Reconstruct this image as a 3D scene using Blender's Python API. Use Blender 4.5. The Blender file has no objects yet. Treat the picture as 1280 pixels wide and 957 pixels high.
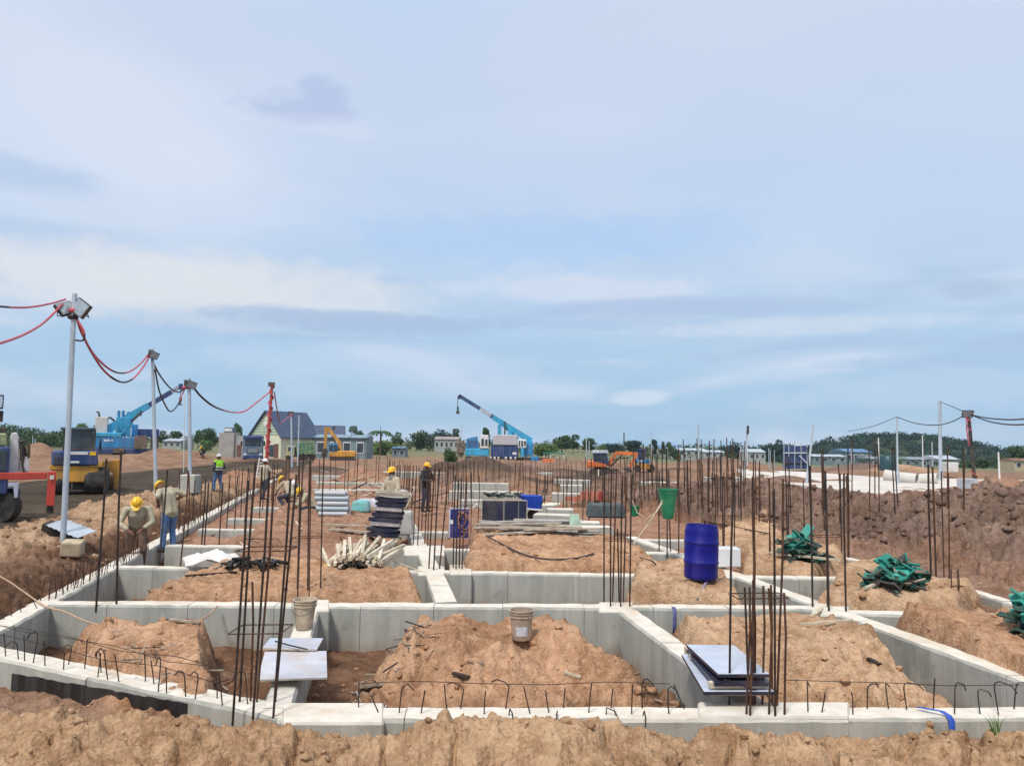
import bpy, bmesh, math, random
import numpy as np
from mathutils import Vector, Matrix

random.seed(7)
RNG = np.random.RandomState(11)
SC = bpy.context.scene
COL = SC.collection
PI = math.pi

# ------------------------------------------------------------------ camera
FPX, CX, CY, CAMH = 924.0, 640.0, 478.5, 2.4
PITCH, ROLL = math.radians(4.61), math.radians(0.8)
cam_data = bpy.data.cameras.new('camera')
cam = bpy.data.objects.new('camera', cam_data)
COL.objects.link(cam)
cam_data.sensor_width = 36.0
cam_data.lens = FPX / 1280.0 * 36.0
cam_data.clip_start = 0.1
cam_data.clip_end = 12000
CROT = (Matrix.Rotation(PI / 2 + PITCH, 3, 'X') @ Matrix.Rotation(ROLL, 3, 'Z'))
cam.matrix_world = Matrix.Translation((0, 0, CAMH)) @ CROT.to_4x4()
SC.camera = cam

# ------------------------------------------------------------------ light
SUN_EL, SUN_AZ = math.radians(58), math.radians(205)      # azimuth from +Y, clockwise
sd = Vector((math.sin(SUN_AZ) * math.cos(SUN_EL), math.cos(SUN_AZ) * math.cos(SUN_EL), math.sin(SUN_EL)))
sun_data = bpy.data.lights.new('sun', 'SUN')
sun_data.energy = 2.9
sun_data.angle = math.radians(10)
sun_data.color = (1.0, 0.95, 0.88)
sun = bpy.data.objects.new('sun', sun_data)
COL.objects.link(sun)
sun.rotation_euler = (-sd).to_track_quat('-Z', 'Y').to_euler()

SC.view_settings.view_transform = 'Standard'
SC.view_settings.look = 'None'
SC.view_settings.gamma = 1
SC.view_settings.use_curve_mapping = False
SC.view_settings.exposure = 0.12
SC.cycles.max_bounces = 6
SC.cycles.diffuse_bounces = 3
SC.cycles.glossy_bounces = 2
SC.cycles.transmission_bounces = 4
SC.cycles.volume_bounces = 0
SC.cycles.use_denoising = True


class NT:
    """small helper to write node graphs"""
    def __init__(self, tree):
        self.t = tree
        tree.nodes.clear()

    def n(self, typ, ins=None, **kw):
        nd = self.t.nodes.new(typ)
        for k, v in kw.items():
            setattr(nd, k, v)
        for k, v in (ins or {}).items():
            self.put(nd.inputs[k], v)
        return nd

    def put(self, sock, v):
        if isinstance(v, bpy.types.NodeSocket):
            self.t.links.new(v, sock)
        elif isinstance(v, bpy.types.Node):
            self.t.links.new(v.outputs[0], sock)
        else:
            if sock.type == 'RGBA' and len(v) == 3:
                v = (*v, 1)
            sock.default_value = v

    def m(self, op, a, b=0.0, c=0.0, clamp=False):
        nd = self.t.nodes.new('ShaderNodeMath')
        nd.operation = op
        nd.use_clamp = clamp
        self.put(nd.inputs[0], a)
        self.put(nd.inputs[1], b)
        self.put(nd.inputs[2], c)
        return nd.outputs[0]

    def mix(self, f, a, b, blend='MIX'):
        nd = self.t.nodes.new('ShaderNodeMix')
        nd.data_type = 'RGBA'
        nd.blend_type = blend
        nd.clamp_factor = True
        self.put(nd.inputs[0], f)
        self.put(nd.inputs[6], a)
        self.put(nd.inputs[7], b)
        return nd.outputs[2]

    def ramp(self, f, lo, hi):
        nd = self.t.nodes.new('ShaderNodeMapRange')
        nd.interpolation_type = 'SMOOTHSTEP'
        self.put(nd.inputs[0], f)
        nd.inputs[1].default_value = lo
        nd.inputs[2].default_value = hi
        nd.inputs[3].default_value = 0
        nd.inputs[4].default_value = 1
        return nd.outputs[0]

    def noise(self, vec, scale, detail=4, rough=0.55, dist=0.0):
        nd = self.t.nodes.new('ShaderNodeTexNoise')
        if vec is not None:
            self.put(nd.inputs['Vector'], vec)
        nd.inputs['Scale'].default_value = scale
        nd.inputs['Detail'].default_value = detail
        nd.inputs['Roughness'].default_value = rough
        nd.inputs['Distortion'].default_value = dist
        return nd.outputs[0]

    def xyz(self, x, y, z=0.0):
        nd = self.t.nodes.new('ShaderNodeCombineXYZ')
        self.put(nd.inputs[0], x); self.put(nd.inputs[1], y); self.put(nd.inputs[2], z)
        return nd.outputs[0]


# ------------------------------------------------------------------ pixels of the photograph -> places
def ray(px, py):
    return CROT @ Vector(((px - CX) / FPX, (CY - py) / FPX, -1.0))

def P(px, py, z=0.0):
    d = ray(px, py)
    t = (z - CAMH) / d.z
    return Vector((d.x * t, d.y * t, z))

def at(px, py, Y):
    d = ray(px, py)
    t = Y / d.y
    return Vector((d.x * t, Y, CAMH + d.z * t))

# ------------------------------------------------------------------ world: thin overcast with cloud streaks
w = bpy.data.worlds.new('World')
SC.world = w
w.use_nodes = True
g = NT(w.node_tree)
dirn = g.n('ShaderNodeNewGeometry').outputs['Incoming']
dirv = g.n('ShaderNodeVectorMath', {0: dirn, 1: (-1, -1, -1)}, operation='MULTIPLY').outputs[0]
sp = g.n('ShaderNodeSeparateXYZ', {0: dirv})
dx, dy, dz = sp.outputs
el = g.m('ARCSINE', dz)
az = g.m('ARCTAN2', dx, dy)
sky = g.n('ShaderNodeTexSky', sky_type='NISHITA', sun_disc=False, sun_elevation=SUN_EL, sun_rotation=SUN_AZ,
          air_density=1.0, dust_density=1.5, ozone_density=1.5)
skyc = g.mix(1.0, sky.outputs[0], (0.10, 0.10, 0.10), 'MULTIPLY')
cr = g.n('ShaderNodeValToRGB', {0: g.m('MULTIPLY', el, 1 / (PI / 2), clamp=True)})
els = cr.color_ramp.elements
stops = [(0.0, (.33, .56, .82)), (0.045, (.36, .57, .82)), (0.11, (.45, .62, .85)), (0.17, (.51, .66, .90)), (0.25, (.56, .68, .90)),
         (0.34, (.61, .70, .90)), (0.6, (.74, .77, .88)), (1.0, (.84, .85, .9))]
while len(els) < len(stops):
    els.new(0.5)
for e, (p_, c_) in zip(els, stops):
    e.position = p_; e.color = (*c_, 1)
veil = cr.outputs[0]
base = g.mix(0.88, skyc, veil)
# wide, soft variations
pl = g.m('ADD', g.m('MAXIMUM', dz, 0.0), 0.16)
u = g.m('DIVIDE', dx, pl); v = g.m('DIVIDE', dy, pl)
vec = g.xyz(u, v, 3.7)
n1 = g.noise(vec, 0.55, 5, 0.5, 0.4)
n2 = g.noise(g.xyz(g.m('MULTIPLY', u, 0.6), v, 9.1), 1.7, 6, 0.58, 0.6)
soft = g.ramp(n1, 0.44, 0.72)
base = g.mix(g.m('MULTIPLY', soft, 0.75), base, (.68, .74, .89))
blue = g.ramp(n1, 0.46, 0.28)
base = g.mix(g.m('MULTIPLY', blue, 0.45), base, (.42, .60, .89))
# horizontal streaks low over the land
sv = g.xyz(g.m('MULTIPLY', az, 2.2), g.m('MULTIPLY', el, 16.0), 1.3)
st = g.noise(sv, 1.6, 6, 0.55, 0.5)
band = g.m('MULTIPLY', g.ramp(el, 0.05, 0.13), g.ramp(el, 0.27, 0.17))
base = g.mix(g.m('MULTIPLY', g.m('MULTIPLY', g.ramp(st, 0.50, 0.66), band), 0.45), base, (.36, .50, .74))
base = g.mix(g.m('MULTIPLY', g.m('MULTIPLY', g.ramp(st, 0.47, 0.30), band), 0.32), base, (.66, .71, .82))
# single clouds, placed by compass direction and elevation
wob = g.noise(g.xyz(g.m('MULTIPLY', az, 20), g.m('MULTIPLY', el, 34), 0.2), 1.0, 7, 0.64, 0.5)
def cloud(px, py, sx, sy, col, amt, soft0=1.5, wk=4.2):
    global base
    d = ray(px, py).normalized()
    a0, e0 = math.atan2(d.x, d.y), math.asin(d.z)
    qa = g.m('DIVIDE', g.m('SUBTRACT', az, a0), sx / FPX)
    qe = g.m('DIVIDE', g.m('SUBTRACT', el, e0), sy / FPX)
    r2 = g.m('ADD', g.m('MULTIPLY', qa, qa), g.m('MULTIPLY', qe, qe))
    f = g.m('ADD', r2, g.m('MULTIPLY', g.m('SUBTRACT', wob, 0.5), wk))
    base = g.mix(g.m('MULTIPLY', g.ramp(f, soft0, 0.1), amt), base, col)
cloud(372, 136, 74, 20, (.44, .53, .78), 0.85, 1.3, 2.8)
cloud(405, 114, 34, 18, (.44, .53, .78), 0.85, 1.3, 2.2)
cloud(395, 158, 75, 14, (.64, .70, .88), 0.3)
cloud(30, 220, 80, 20, (.44, .57, .80), 0.75, 1.5, 2.8)
cloud(60, 297, 120, 20, (.46, .59, .81), 0.75, 1.5, 2.8)
cloud(110, 262, 90, 18, (.64, .71, .85), 0.3)
cloud(280, 362, 200, 34, (.72, .75, .80), 0.75, 2.6, 3.2)
cloud(95, 340, 130, 26, (.70, .74, .82), 0.4, 2.4, 3)
cloud(640, 300, 170, 30, (.40, .58, .88), 0.7, 2.0)
cloud(850, 290, 110, 26, (.40, .58, .88), 0.5, 2.0)
cloud(430, 402, 190, 15, (.36, .50, .74), 0.85, 1.5, 3)
cloud(720, 362, 170, 17, (.64, .71, .87), 0.6, 1.5, 3)
cloud(840, 384, 140, 13, (.40, .52, .76), 0.7, 1.5, 3)
cloud(990, 408, 180, 10, (.66, .73, .86), 0.45, 1.8, 3)
cloud(470, 455, 180, 18, (.52, .65, .85), 0.5, 2.0)
cloud(1222, 361, 44, 12, (.42, .54, .74), 0.9, 1.5, 2.2)
cloud(1265, 433, 45, 12, (.40, .54, .76), 0.85, 1.5, 2.2)
cloud(1140, 453, 90, 9, (.37, .52, .76), 0.6)
cloud(800, 497, 40, 11, (.62, .72, .87), 0.75, 1.2, 2.4)
cloud(980, 500, 45, 14, (.50, .63, .85), 0.35)
cloud(1180, 490, 120, 22, (.50, .63, .85), 0.5, 2.0)
bg = g.n('ShaderNodeBackground', {0: g.mix(1.0, base, (10.1, 9.95, 9.6), 'MULTIPLY'), 1: 0.1})
g.n('ShaderNodeOutputWorld', {0: bg})


# ------------------------------------------------------------------ materials
MATS = {}
def mat(name, col, rough=0.7, metal=0.0, var=0.25, vscale=3.0, dirt=None, damt=0.0, dscale=2.0, bump=0.0, bscale=40.0,
        spec=0.4, streak=False):
    if name in MATS:
        return MATS[name]
    m = bpy.data.materials.new(name)
    m.use_nodes = True
    t = NT(m.node_tree)
    pos = t.n('ShaderNodeNewGeometry').outputs['Position']
    if streak:
        pos2 = t.n('ShaderNodeVectorMath', {0: pos, 1: (1, 1, 0.12)}, operation='MULTIPLY').outputs[0]
    else:
        pos2 = pos
    nz = t.noise(pos2, vscale, 5, 0.6)
    c = t.mix(t.ramp(nz, 0.3, 0.7), tuple(x * (1 - var) for x in col), tuple(min(1, x * (1 + var)) for x in col))
    if dirt:
        dn = t.noise(pos2, dscale, 6, 0.65)
        c = t.mix(t.m('MULTIPLY', t.ramp(dn, 0.42, 0.68), damt), c, dirt)
    bs = t.n('ShaderNodeBsdfPrincipled', {'Base Color': c, 'Roughness': rough, 'Metallic': metal, 'Specular IOR Level': spec})
    if bump:
        bn = t.noise(pos, bscale, 4, 0.6)
        b = t.n('ShaderNodeBump', {'Height': bn, 'Strength': bump, 'Distance': 0.02})
        t.put(bs.inputs['Normal'], b.outputs[0])
    t.n('ShaderNodeOutputMaterial', {0: bs})
    MATS[name] = m
    return m

def soil_mat():
    m = bpy.data.materials.new('soil')
    m.use_nodes = True
    t = NT(m.node_tree)
    pos = t.n('ShaderNodeNewGeometry').outputs['Position']
    att = t.n('ShaderNodeAttribute', attribute_name='soil').outputs['Color']
    n1 = t.noise(pos, 0.9, 6, 0.62)
    n2 = t.noise(pos, 7.0, 6, 0.68)
    n3 = t.noise(pos, 38.0, 4, 0.7)
    k = t.m('ADD', t.m('MULTIPLY', n1, 0.7), t.m('ADD', t.m('MULTIPLY', n2, 0.8), t.m('MULTIPLY', n3, 0.5)))
    c = t.mix(t.ramp(k, 0.75, 1.25), t.mix(1.0, att, (.55, .47, .40), 'MULTIPLY'), t.mix(1.0, att, (1.24, 1.28, 1.34), 'MULTIPLY'))
    n4 = t.noise(pos, 2.3, 5, 0.6, 0.4)
    c = t.mix(t.m('MULTIPLY', t.ramp(n4, 0.52, 0.68), 0.5), c, t.mix(1.0, att, (.58, .49, .43), 'MULTIPLY'))
    n6 = t.noise(pos, 1.1, 6, 0.7, 1.0)
    c = t.mix(t.m('MULTIPLY', t.ramp(n6, 0.56, 0.66), 0.5), c, t.mix(1.0, att, (1.05, 1.16, 1.24), 'MULTIPLY'))
    n7 = t.noise(pos, 16.0, 5, 0.75, 0.6)
    c = t.mix(t.m('MULTIPLY', t.ramp(n7, 0.58, 0.70), 0.55), c, t.mix(1.0, att, (.42, .34, .29), 'MULTIPLY'))
    vo = t.n('ShaderNodeTexVoronoi', {'Vector': pos, 'Scale': 30.0})
    h = t.m('ADD', t.m('MULTIPLY', n2, 0.8), t.m('ADD', t.m('MULTIPLY', n3, 0.5), t.m('MULTIPLY', vo.outputs[0], -0.35)))
    b = t.n('ShaderNodeBump', {'Height': h, 'Strength': 0.75, 'Distance': 0.06})
    bs = t.n('ShaderNodeBsdfPrincipled', {'Base Color': c, 'Roughness': 0.95, 'Specular IOR Level': 0.15, 'Normal': b.outputs[0]})
    t.n('ShaderNodeOutputMaterial', {0: bs})
    return m

def concrete_mat():
    m = bpy.data.materials.new('cast_concrete')
    m.use_nodes = True
    t = NT(m.node_tree)
    geo = t.n('ShaderNodeNewGeometry')
    pos = geo.outputs['Position']
    st = t.n('ShaderNodeVectorMath', {0: pos, 1: (1.6, 1.6, 0.22)}, operation='MULTIPLY').outputs[0]
    n1 = t.noise(st, 3.0, 6, 0.6)
    n2 = t.noise(pos, 1.3, 5, 0.6)
    n3 = t.noise(pos, 60, 3, 0.6)
    c = t.mix(t.ramp(n1, 0.3, 0.7), (.33, .335, .30), (.44, .437, .395))
    c = t.mix(t.m('MULTIPLY', t.ramp(n2, 0.53, 0.66), 0.6), c, (.22, .235, .215))
    nv = t.noise(t.n('ShaderNodeVectorMath', {0: pos, 1: (5, 5, .5)}, operation='MULTIPLY').outputs[0], 2.2, 5, .65)
    c = t.mix(t.m('MULTIPLY', t.ramp(nv, 0.56, 0.72), 0.45), c, (.55, .55, .50))
    ns = t.noise(t.n('ShaderNodeVectorMath', {0: pos, 1: (1, 1, 1)}, operation='MULTIPLY').outputs[0], 14.0, 5, .7)
    c = t.mix(t.m('MULTIPLY', t.ramp(ns, 0.60, 0.70), 0.5), c, (.17, .17, .155))
    # damp, muddy foot of the walls
    z = t.n('ShaderNodeSeparateXYZ', {0: pos}).outputs[2]
    n4 = t.noise(pos, 2.1, 5, 0.65)
    foot = t.ramp(t.m('ADD', z, t.m('MULTIPLY', n4, 0.55)), -0.12, -0.42)
    c = t.mix(t.m('MULTIPLY', foot, 0.75), c, (.27, .20, .145))
    # settled dust and cement skin, with overhead light painted into the pale tops
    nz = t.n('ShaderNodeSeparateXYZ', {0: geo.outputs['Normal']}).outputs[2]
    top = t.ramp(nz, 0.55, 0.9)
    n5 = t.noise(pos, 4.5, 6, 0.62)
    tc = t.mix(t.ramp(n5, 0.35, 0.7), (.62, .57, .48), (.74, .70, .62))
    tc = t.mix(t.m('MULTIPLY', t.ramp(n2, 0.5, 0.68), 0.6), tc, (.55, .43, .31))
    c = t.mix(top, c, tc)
    b = t.n('ShaderNodeBump', {'Height': t.m('ADD', n3, t.m('MULTIPLY', n5, 1.5)), 'Strength': 0.35, 'Distance': 0.012})
    bs = t.n('ShaderNodeBsdfPrincipled', {'Base Color': c, 'Roughness': 0.88, 'Specular IOR Level': 0.25, 'Normal': b.outputs[0]})
    t.n('ShaderNodeOutputMaterial', {0: bs})
    return m

SOIL = soil_mat()
CONC = concrete_mat()
RUST = mat('rusty_steel', (.075, .042, .028), 0.8, 0.3, 0.45, 9, (.20, .085, .04), 0.6, 5)
DARKBAR = mat('dark_steel_bar', (.035, .028, .026), 0.7, 0.3, 0.4, 9, (.12, .06, .035), 0.4, 6)
GALV = mat('galvanised_steel', (.50, .57, .63), 0.5, 0.3, 0.12, 4, (.34, .36, .37), 0.4, 2)
WHITE = mat('white_paint', (.72, .72, .70), 0.5, 0, 0.08, 3, (.40, .33, .26), 0.45, 2.5)
BLACK = mat('black_rubber', (.018, .018, .02), 0.75, 0, 0.3, 5, (.12, .09, .065), 0.5, 3)
REDCABLE = mat('red_cable_sheath', (.50, .09, .12), 0.5, 0, 0.2, 3)
BLACKCABLE = mat('black_cable_sheath', (.025, .02, .024), 0.5, 0, 0.2, 3)
GLASS = mat('dark_window_glass', (.025, .045, .06), 0.12, 0, 0.3, 1.5, (.25, .22, .18), 0.15, 2, spec=0.8)
BLUE = mat('machine_blue', (.03, .22, .47), 0.42, 0, 0.2, 1.0, (.20, .19, .18), 0.35, 1.4, streak=True)
CYAN = mat('machine_light_blue', (.035, .34, .56), 0.42, 0, 0.2, 1.0, (.20, .20, .19), 0.3, 1.4, streak=True)
NAVY = mat('machine_navy', (.022, .055, .17), 0.5, 0, 0.25, 1.5, (.17, .15, .13), 0.4, 1.5, streak=True)
YELLOW = mat('machine_yellow', (.58, .29, .045), 0.5, 0, 0.15, 2, (.24, .16, .09), 0.5, 1.8, streak=True)
ORANGE = mat('machine_orange', (.66, .17, .045), 0.5, 0, 0.15, 2, (.26, .15, .09), 0.4, 1.8, streak=True)
RED = mat('red_paint', (.46, .055, .04), 0.5, 0, 0.2, 2, (.22, .11, .08), 0.5, 1.8, streak=True)
STEEL = mat('dark_machine_steel', (.06, .058, .058), 0.6, 0.3, 0.3, 3, (.18, .13, .09), 0.6, 2)
TIMBER = mat('weathered_timber', (.33, .27, .20), 0.85, 0, 0.3, 6, (.45, .42, .36), 0.5, 3)
PALEWOOD = mat('pale_sawn_timber', (.55, .48, .36), 0.8, 0, 0.22, 7, (.30, .22, .15), 0.4, 4)
PLYTOP = mat('faded_blue_grey_board', (.47, .52, .62), 0.38, 0, 0.12, 2.5, (.52, .46, .40), 0.5, 2, spec=0.5)
PLYDARK = mat('dark_film_faced_ply', (.018, .022, .05), 0.35, 0, 0.3, 3, (.2, .16, .13), 0.25, 2.2, spec=0.5)
PLYEDGE = mat('ply_edge', (.45, .41, .36), 0.8, 0, 0.2, 8)
BLUEDRUM = mat('blue_drum_plastic', (.004, .006, .21), 0.42, 0, 0.18, 2, (.13, .11, .22), 0.22, 4, spec=0.3, streak=True)
GREENPLASTIC = mat('green_plastic', (.012, .21, .095), 0.42, 0, 0.2, 3, (.2, .2, .15), 0.25, 3)
GREENPAINT = mat('chipped_green_paint', (.02, .27, .21), 0.55, 0, 0.3, 3, (.10, .07, .05), 0.55, 3)
DARKGREEN = mat('dark_green_paint', (.02, .075, .055), 0.6, 0, 0.35, 3, (.13, .09, .06), 0.6, 3)
SKIN = mat('skin', (.16, .075, .045), 0.6, 0, 0.12, 8)
BEIGE = mat('beige_shirt', (.47, .41, .30), 0.9, 0, 0.15, 9, (.30, .22, .15), 0.4, 4)
JEANS = mat('blue_jeans', (.07, .16, .34), 0.9, 0, 0.25, 8, (.20, .17, .14), 0.3, 3)
DARKTROUSER = mat('dark_trousers', (.035, .04, .075), 0.9, 0, 0.25, 8, (.2, .15, .1), 0.3, 3)
HIVIS = mat('hi_vis_green', (.38, .80, .05), 0.7, 0, 0.1, 8)
SILVER = mat('reflective_tape', (.6, .62, .6), 0.4, 0.2, 0.1, 5)
YHAT = mat('yellow_hard_hat', (.80, .46, .02), 0.35, 0, 0.06, 5, spec=0.5)
WHAT = mat('white_hard_hat', (.80, .80, .80), 0.35, 0, 0.04, 5, spec=0.5)
EYE = mat('dark_eye', (.01, .01, .01), 0.3)


# ------------------------------------------------------------------ mesh helpers
class MB:
    """collects boxes, bars and tubes and links them as ONE mesh object"""
    def __init__(self):
        self.v = []; self.f = []; self.mi = []; self.cur = 0

    def add(self, vs, fs):
        o = len(self.v)
        self.v.extend([tuple(x) for x in vs])
        self.f.extend([tuple(i + o for i in q) for q in fs])
        self.mi.extend([self.cur] * len(fs))
        return self

    def box(self, a, b, taper=0.0, M=None):
        (x0, y0, z0), (x1, y1, z1) = a, b
        t = taper
        vs = [(x0, y0, z0), (x1, y0, z0), (x1, y1, z0), (x0, y1, z0),
              (x0 + t, y0 + t, z1), (x1 - t, y0 + t, z1), (x1 - t, y1 - t, z1), (x0 + t, y1 - t, z1)]
        if M is not None:
            vs = [tuple(M @ Vector(q)) for q in vs]
        return self.add(vs, [(3, 2, 1, 0), (4, 5, 6, 7), (0, 1, 5, 4), (1, 2, 6, 5), (2, 3, 7, 6), (3, 0, 4, 7)])

    def beam(self, p0, p1, w, h, up=(0, 0, 1), w1=None, h1=None):
        """box-section bar from p0 to p1"""
        p0, p1 = Vector(p0), Vector(p1)
        d = (p1 - p0).normalized()
        s = d.cross(Vector(up))
        if s.length < 1e-4:
            s = d.cross(Vector((0, 1, 0)))
        s.normalize(); q = s.cross(d)
        w1 = w if w1 is None else w1; h1 = h if h1 is None else h1
        vs = []
        for p, ww, hh in ((p0, w, h), (p1, w1, h1)):
            for a, b in ((-1, -1), (1, -1), (1, 1), (-1, 1)):
                vs.append(p + s * a * ww / 2 + q * b * hh / 2)
        return self.add(vs, [(3, 2, 1, 0), (4, 5, 6, 7), (0, 1, 5, 4), (1, 2, 6, 5), (2, 3, 7, 6), (3, 0, 4, 7)])

    def tube(self, pts, r, seg=6, closed=False):
        pts = [Vector(p) for p in pts]
        n = len(pts)
        rs = r if isinstance(r, (list, tuple)) else [r] * n
        vs, fs = [], []
        ref = None
        for i, p in enumerate(pts):
            a = pts[(i - 1) % n] if (i > 0 or closed) else p
            b = pts[(i + 1) % n] if (i < n - 1 or closed) else p
            d = (b - a)
            d = d.normalized() if d.length > 1e-9 else Vector((0, 0, 1))
            if ref is None:
                ref = d.orthogonal().normalized()
            ref = (ref - d * ref.dot(d))
            ref = ref.normalized() if ref.length > 1e-6 else d.orthogonal().normalized()
            q = d.cross(ref)
            for k in range(seg):
                t = 2 * PI * k / seg
                vs.append(p + (ref * math.cos(t) + q * math.sin(t)) * rs[i])
        m = n if closed else n - 1
        for i in range(m):
            for k in range(seg):
                a0 = i * seg + k; a1 = i * seg + (k + 1) % seg
                j = ((i + 1) % n) * seg
                fs.append((a0, a1, j + (k + 1) % seg, j + k))
        if not closed:
            fs.append(tuple(reversed(range(seg))))
            fs.append(tuple((n - 1) * seg + k for k in range(seg)))
        return self.add(vs, fs)

    def cyl(self, p0, p1, r, seg=12, r1=None):
        return self.tube([p0, p1], [r, r if r1 is None else r1], seg)

    def lathe(self, prof, seg=20, M=None, cap=True):
        vs, fs = [], []
        for (r, z) in prof:
            for k in range(seg):
                t = 2 * PI * k / seg
                q = Vector((r * math.cos(t), r * math.sin(t), z))
                vs.append(M @ q if M is not None else q)
        for i in range(len(prof) - 1):
            for k in range(seg):
                a = i * seg + k; b = i * seg + (k + 1) % seg
                fs.append((a, b, b + seg, a + seg))
        if cap:
            fs.append(tuple(reversed(range(seg))))
            fs.append(tuple((len(prof) - 1) * seg + k for k in range(seg)))
        return self.add(vs, fs)

    def prism(self, poly, d0, d1):
        """polygon in (x, z), extruded along y from d0 to d1"""
        n = len(poly)
        ar = sum(poly[i][0] * poly[(i + 1) % n][1] - poly[(i + 1) % n][0] * poly[i][1] for i in range(n))
        if ar < 0:
            poly = poly[::-1]
        vs = [(x, d0, z) for x, z in poly] + [(x, d1, z) for x, z in poly]
        fs = [tuple(range(n)), tuple(reversed(range(n, 2 * n)))]
        fs += [(i, i + n, (i + 1) % n + n, (i + 1) % n) for i in range(n)]
        return self.add(vs, fs)

    def mesh(self, name, mats, smooth=False):
        me = bpy.data.meshes.new(name)
        me.from_pydata(self.v, [], self.f)
        for m in (mats if isinstance(mats, (list, tuple)) else [mats]):
            me.materials.append(m)
        if any(self.mi):
            me.polygons.foreach_set('material_index', self.mi)
        if smooth:
            me.polygons.foreach_set('use_smooth', [True] * len(me.polygons))
            try:
                me.set_sharp_from_angle(angle=math.radians(40))
            except Exception:
                pass
        me.update()
        return me

    def build(self, name, mats, parent=None, smooth=False):
        return link(name, self.mesh(name, mats, smooth), parent)

def link(name, me, parent=None):
    o = bpy.data.objects.new(name, me)
    COL.objects.link(o)
    if parent is not None:
        o.parent = parent
    return o

def bevel(o, wd, seg=1):
    md = o.modifiers.new('bevel', 'BEVEL')
    md.width = wd; md.segments = seg; md.limit_method = 'ANGLE'
    return o

def tag(o, label=None, cat=None, group=None, kind=None):
    if label: o['label'] = label
    if cat: o['category'] = cat
    if group: o['group'] = group
    if kind: o['kind'] = kind
    return o

def thing(name, label, cat, loc=(0, 0, 0), rz=0.0, group=None):
    o = bpy.data.objects.new(name, None)
    o.empty_display_size = 0.3
    COL.objects.link(o)
    o.location = loc
    o.rotation_euler = (0, 0, rz)
    return tag(o, label, cat, group)

def mesh_np(name, V, F, mats, parent=None, smooth=False):
    """fast mesh from numpy arrays of quads"""
    me = bpy.data.meshes.new(name)
    nf, k = F.shape
    me.vertices.add(len(V)); me.vertices.foreach_set('co', V.astype(np.float32).ravel())
    me.loops.add(nf * k); me.loops.foreach_set('vertex_index', F.astype(np.int32).ravel())
    me.polygons.add(nf)
    me.polygons.foreach_set('loop_start', np.arange(0, nf * k, k, dtype=np.int32))
    me.polygons.foreach_set('loop_total', np.full(nf, k, dtype=np.int32))
    if smooth:
        me.polygons.foreach_set('use_smooth', np.ones(nf, dtype=bool))
    for m in (mats if isinstance(mats, (list, tuple)) else [mats]):
        me.materials.append(m)
    me.update(calc_edges=True)
    return link(name, me, parent)

# ================================================================== GROUND
def _h(ix, iy, s):
    a = (ix.astype(np.int64) * 374761393 + iy.astype(np.int64) * 668265263 + s * 974634211) & 0xFFFFFFFF
    a = ((a ^ (a >> 13)) * 1274126177) & 0xFFFFFFFF
    a = ((a ^ (a >> 16)) * 2246822519) & 0xFFFFFFFF
    return ((a ^ (a >> 15)) & 0xFFFFFF).astype(np.float64) / 16777216.0

def gn(x, y, s=0):
    ix = np.floor(x); iy = np.floor(y)
    fx = x - ix; fy = y - iy
    u = fx * fx * fx * (fx * (fx * 6 - 15) + 10); v = fy * fy * fy * (fy * (fy * 6 - 15) + 10)
    def gr(a, b):
        t = _h(ix + a, iy + b, s) * 2 * PI
        return np.cos(t) * (fx - a) + np.sin(t) * (fy - b)
    return ((gr(0, 0) * (1 - u) + gr(1, 0) * u) * (1 - v) + (gr(0, 1) * (1 - u) + gr(1, 1) * u) * v) * 1.4

def fbm(x, y, o=4, s=0, g_=0.5):
    r = 0; a = 1.0; f = 1.0
    for i in range(o):
        r = r + a * gn(x * f + 17.3 * i, y * f - 9.1 * i, s + i)
        a *= g_; f *= 2.03
    return r

def clods(x, y, cell, s=0, dens=1.0):
    """rounded lumps of earth; returns height"""
    X = x / cell + 0.35 * gn(x / cell * 1.7, y / cell * 1.7, s + 5); Y = y / cell + 0.35 * gn(x / cell * 1.7 + 31, y / cell * 1.7, s + 6)
    ix = np.floor(X); iy = np.floor(Y)
    best = np.zeros_like(X)
    for a in (-1, 0, 1):
        for b in (-1, 0, 1):
            jx = ix + a + _h(ix + a, iy + b, s); jy = iy + b + _h(ix + a, iy + b, s + 1)
            rr = 0.25 + 0.45 * _h(ix + a, iy + b, s + 2)
            rr = np.where(_h(ix + a, iy + b, s + 3) < dens, rr, 0.0)
            d2 = (X - jx) ** 2 + (Y - jy) ** 2
            best = np.maximum(best, np.sqrt(np.maximum(0, rr * rr - d2)))
    return best * cell

def sst(a, b, x):
    t = np.clip((x - a) / (b - a), 0, 1)
    return t * t * (3 - 2 * t)

def polymask(x, y, pts, ws):
    """soft inside-mask of a convex polygon, one edge width per edge"""
    n = len(pts)
    cx = sum(p[0] for p in pts) / n; cy = sum(p[1] for p in pts) / n
    m = np.ones_like(x)
    for i in range(n):
        (x0, y0), (x1, y1) = pts[i], pts[(i + 1) % n]
        nx, ny = -(y1 - y0), (x1 - x0)
        l = math.hypot(nx, ny); nx /= l; ny /= l
        if (cx - x0) * nx + (cy - y0) * ny < 0:
            nx, ny = -nx, -ny
        d = (x - x0) * nx + (y - y0) * ny
        m = np.minimum(m, sst(0, ws[i % len(ws)], d))
    return m

def segdist(x, y, pts):
    """distance to a polyline and the value carried along it; pts = (x, y, value)"""
    bd = np.full_like(x, 1e9); bv = np.zeros_like(x)
    for (x0, y0, v0), (x1, y1, v1) in zip(pts[:-1], pts[1:]):
        ex, ey = x1 - x0, y1 - y0
        t = np.clip(((x - x0) * ex + (y - y0) * ey) / (ex * ex + ey * ey), 0, 1)
        d = np.hypot(x - x0 - t * ex, y - y0 - t * ey)
        k = d < bd
        bd = np.where(k, d, bd); bv = np.where(k, v0 + t * (v1 - v0), bv)
    return bd, bv

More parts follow.
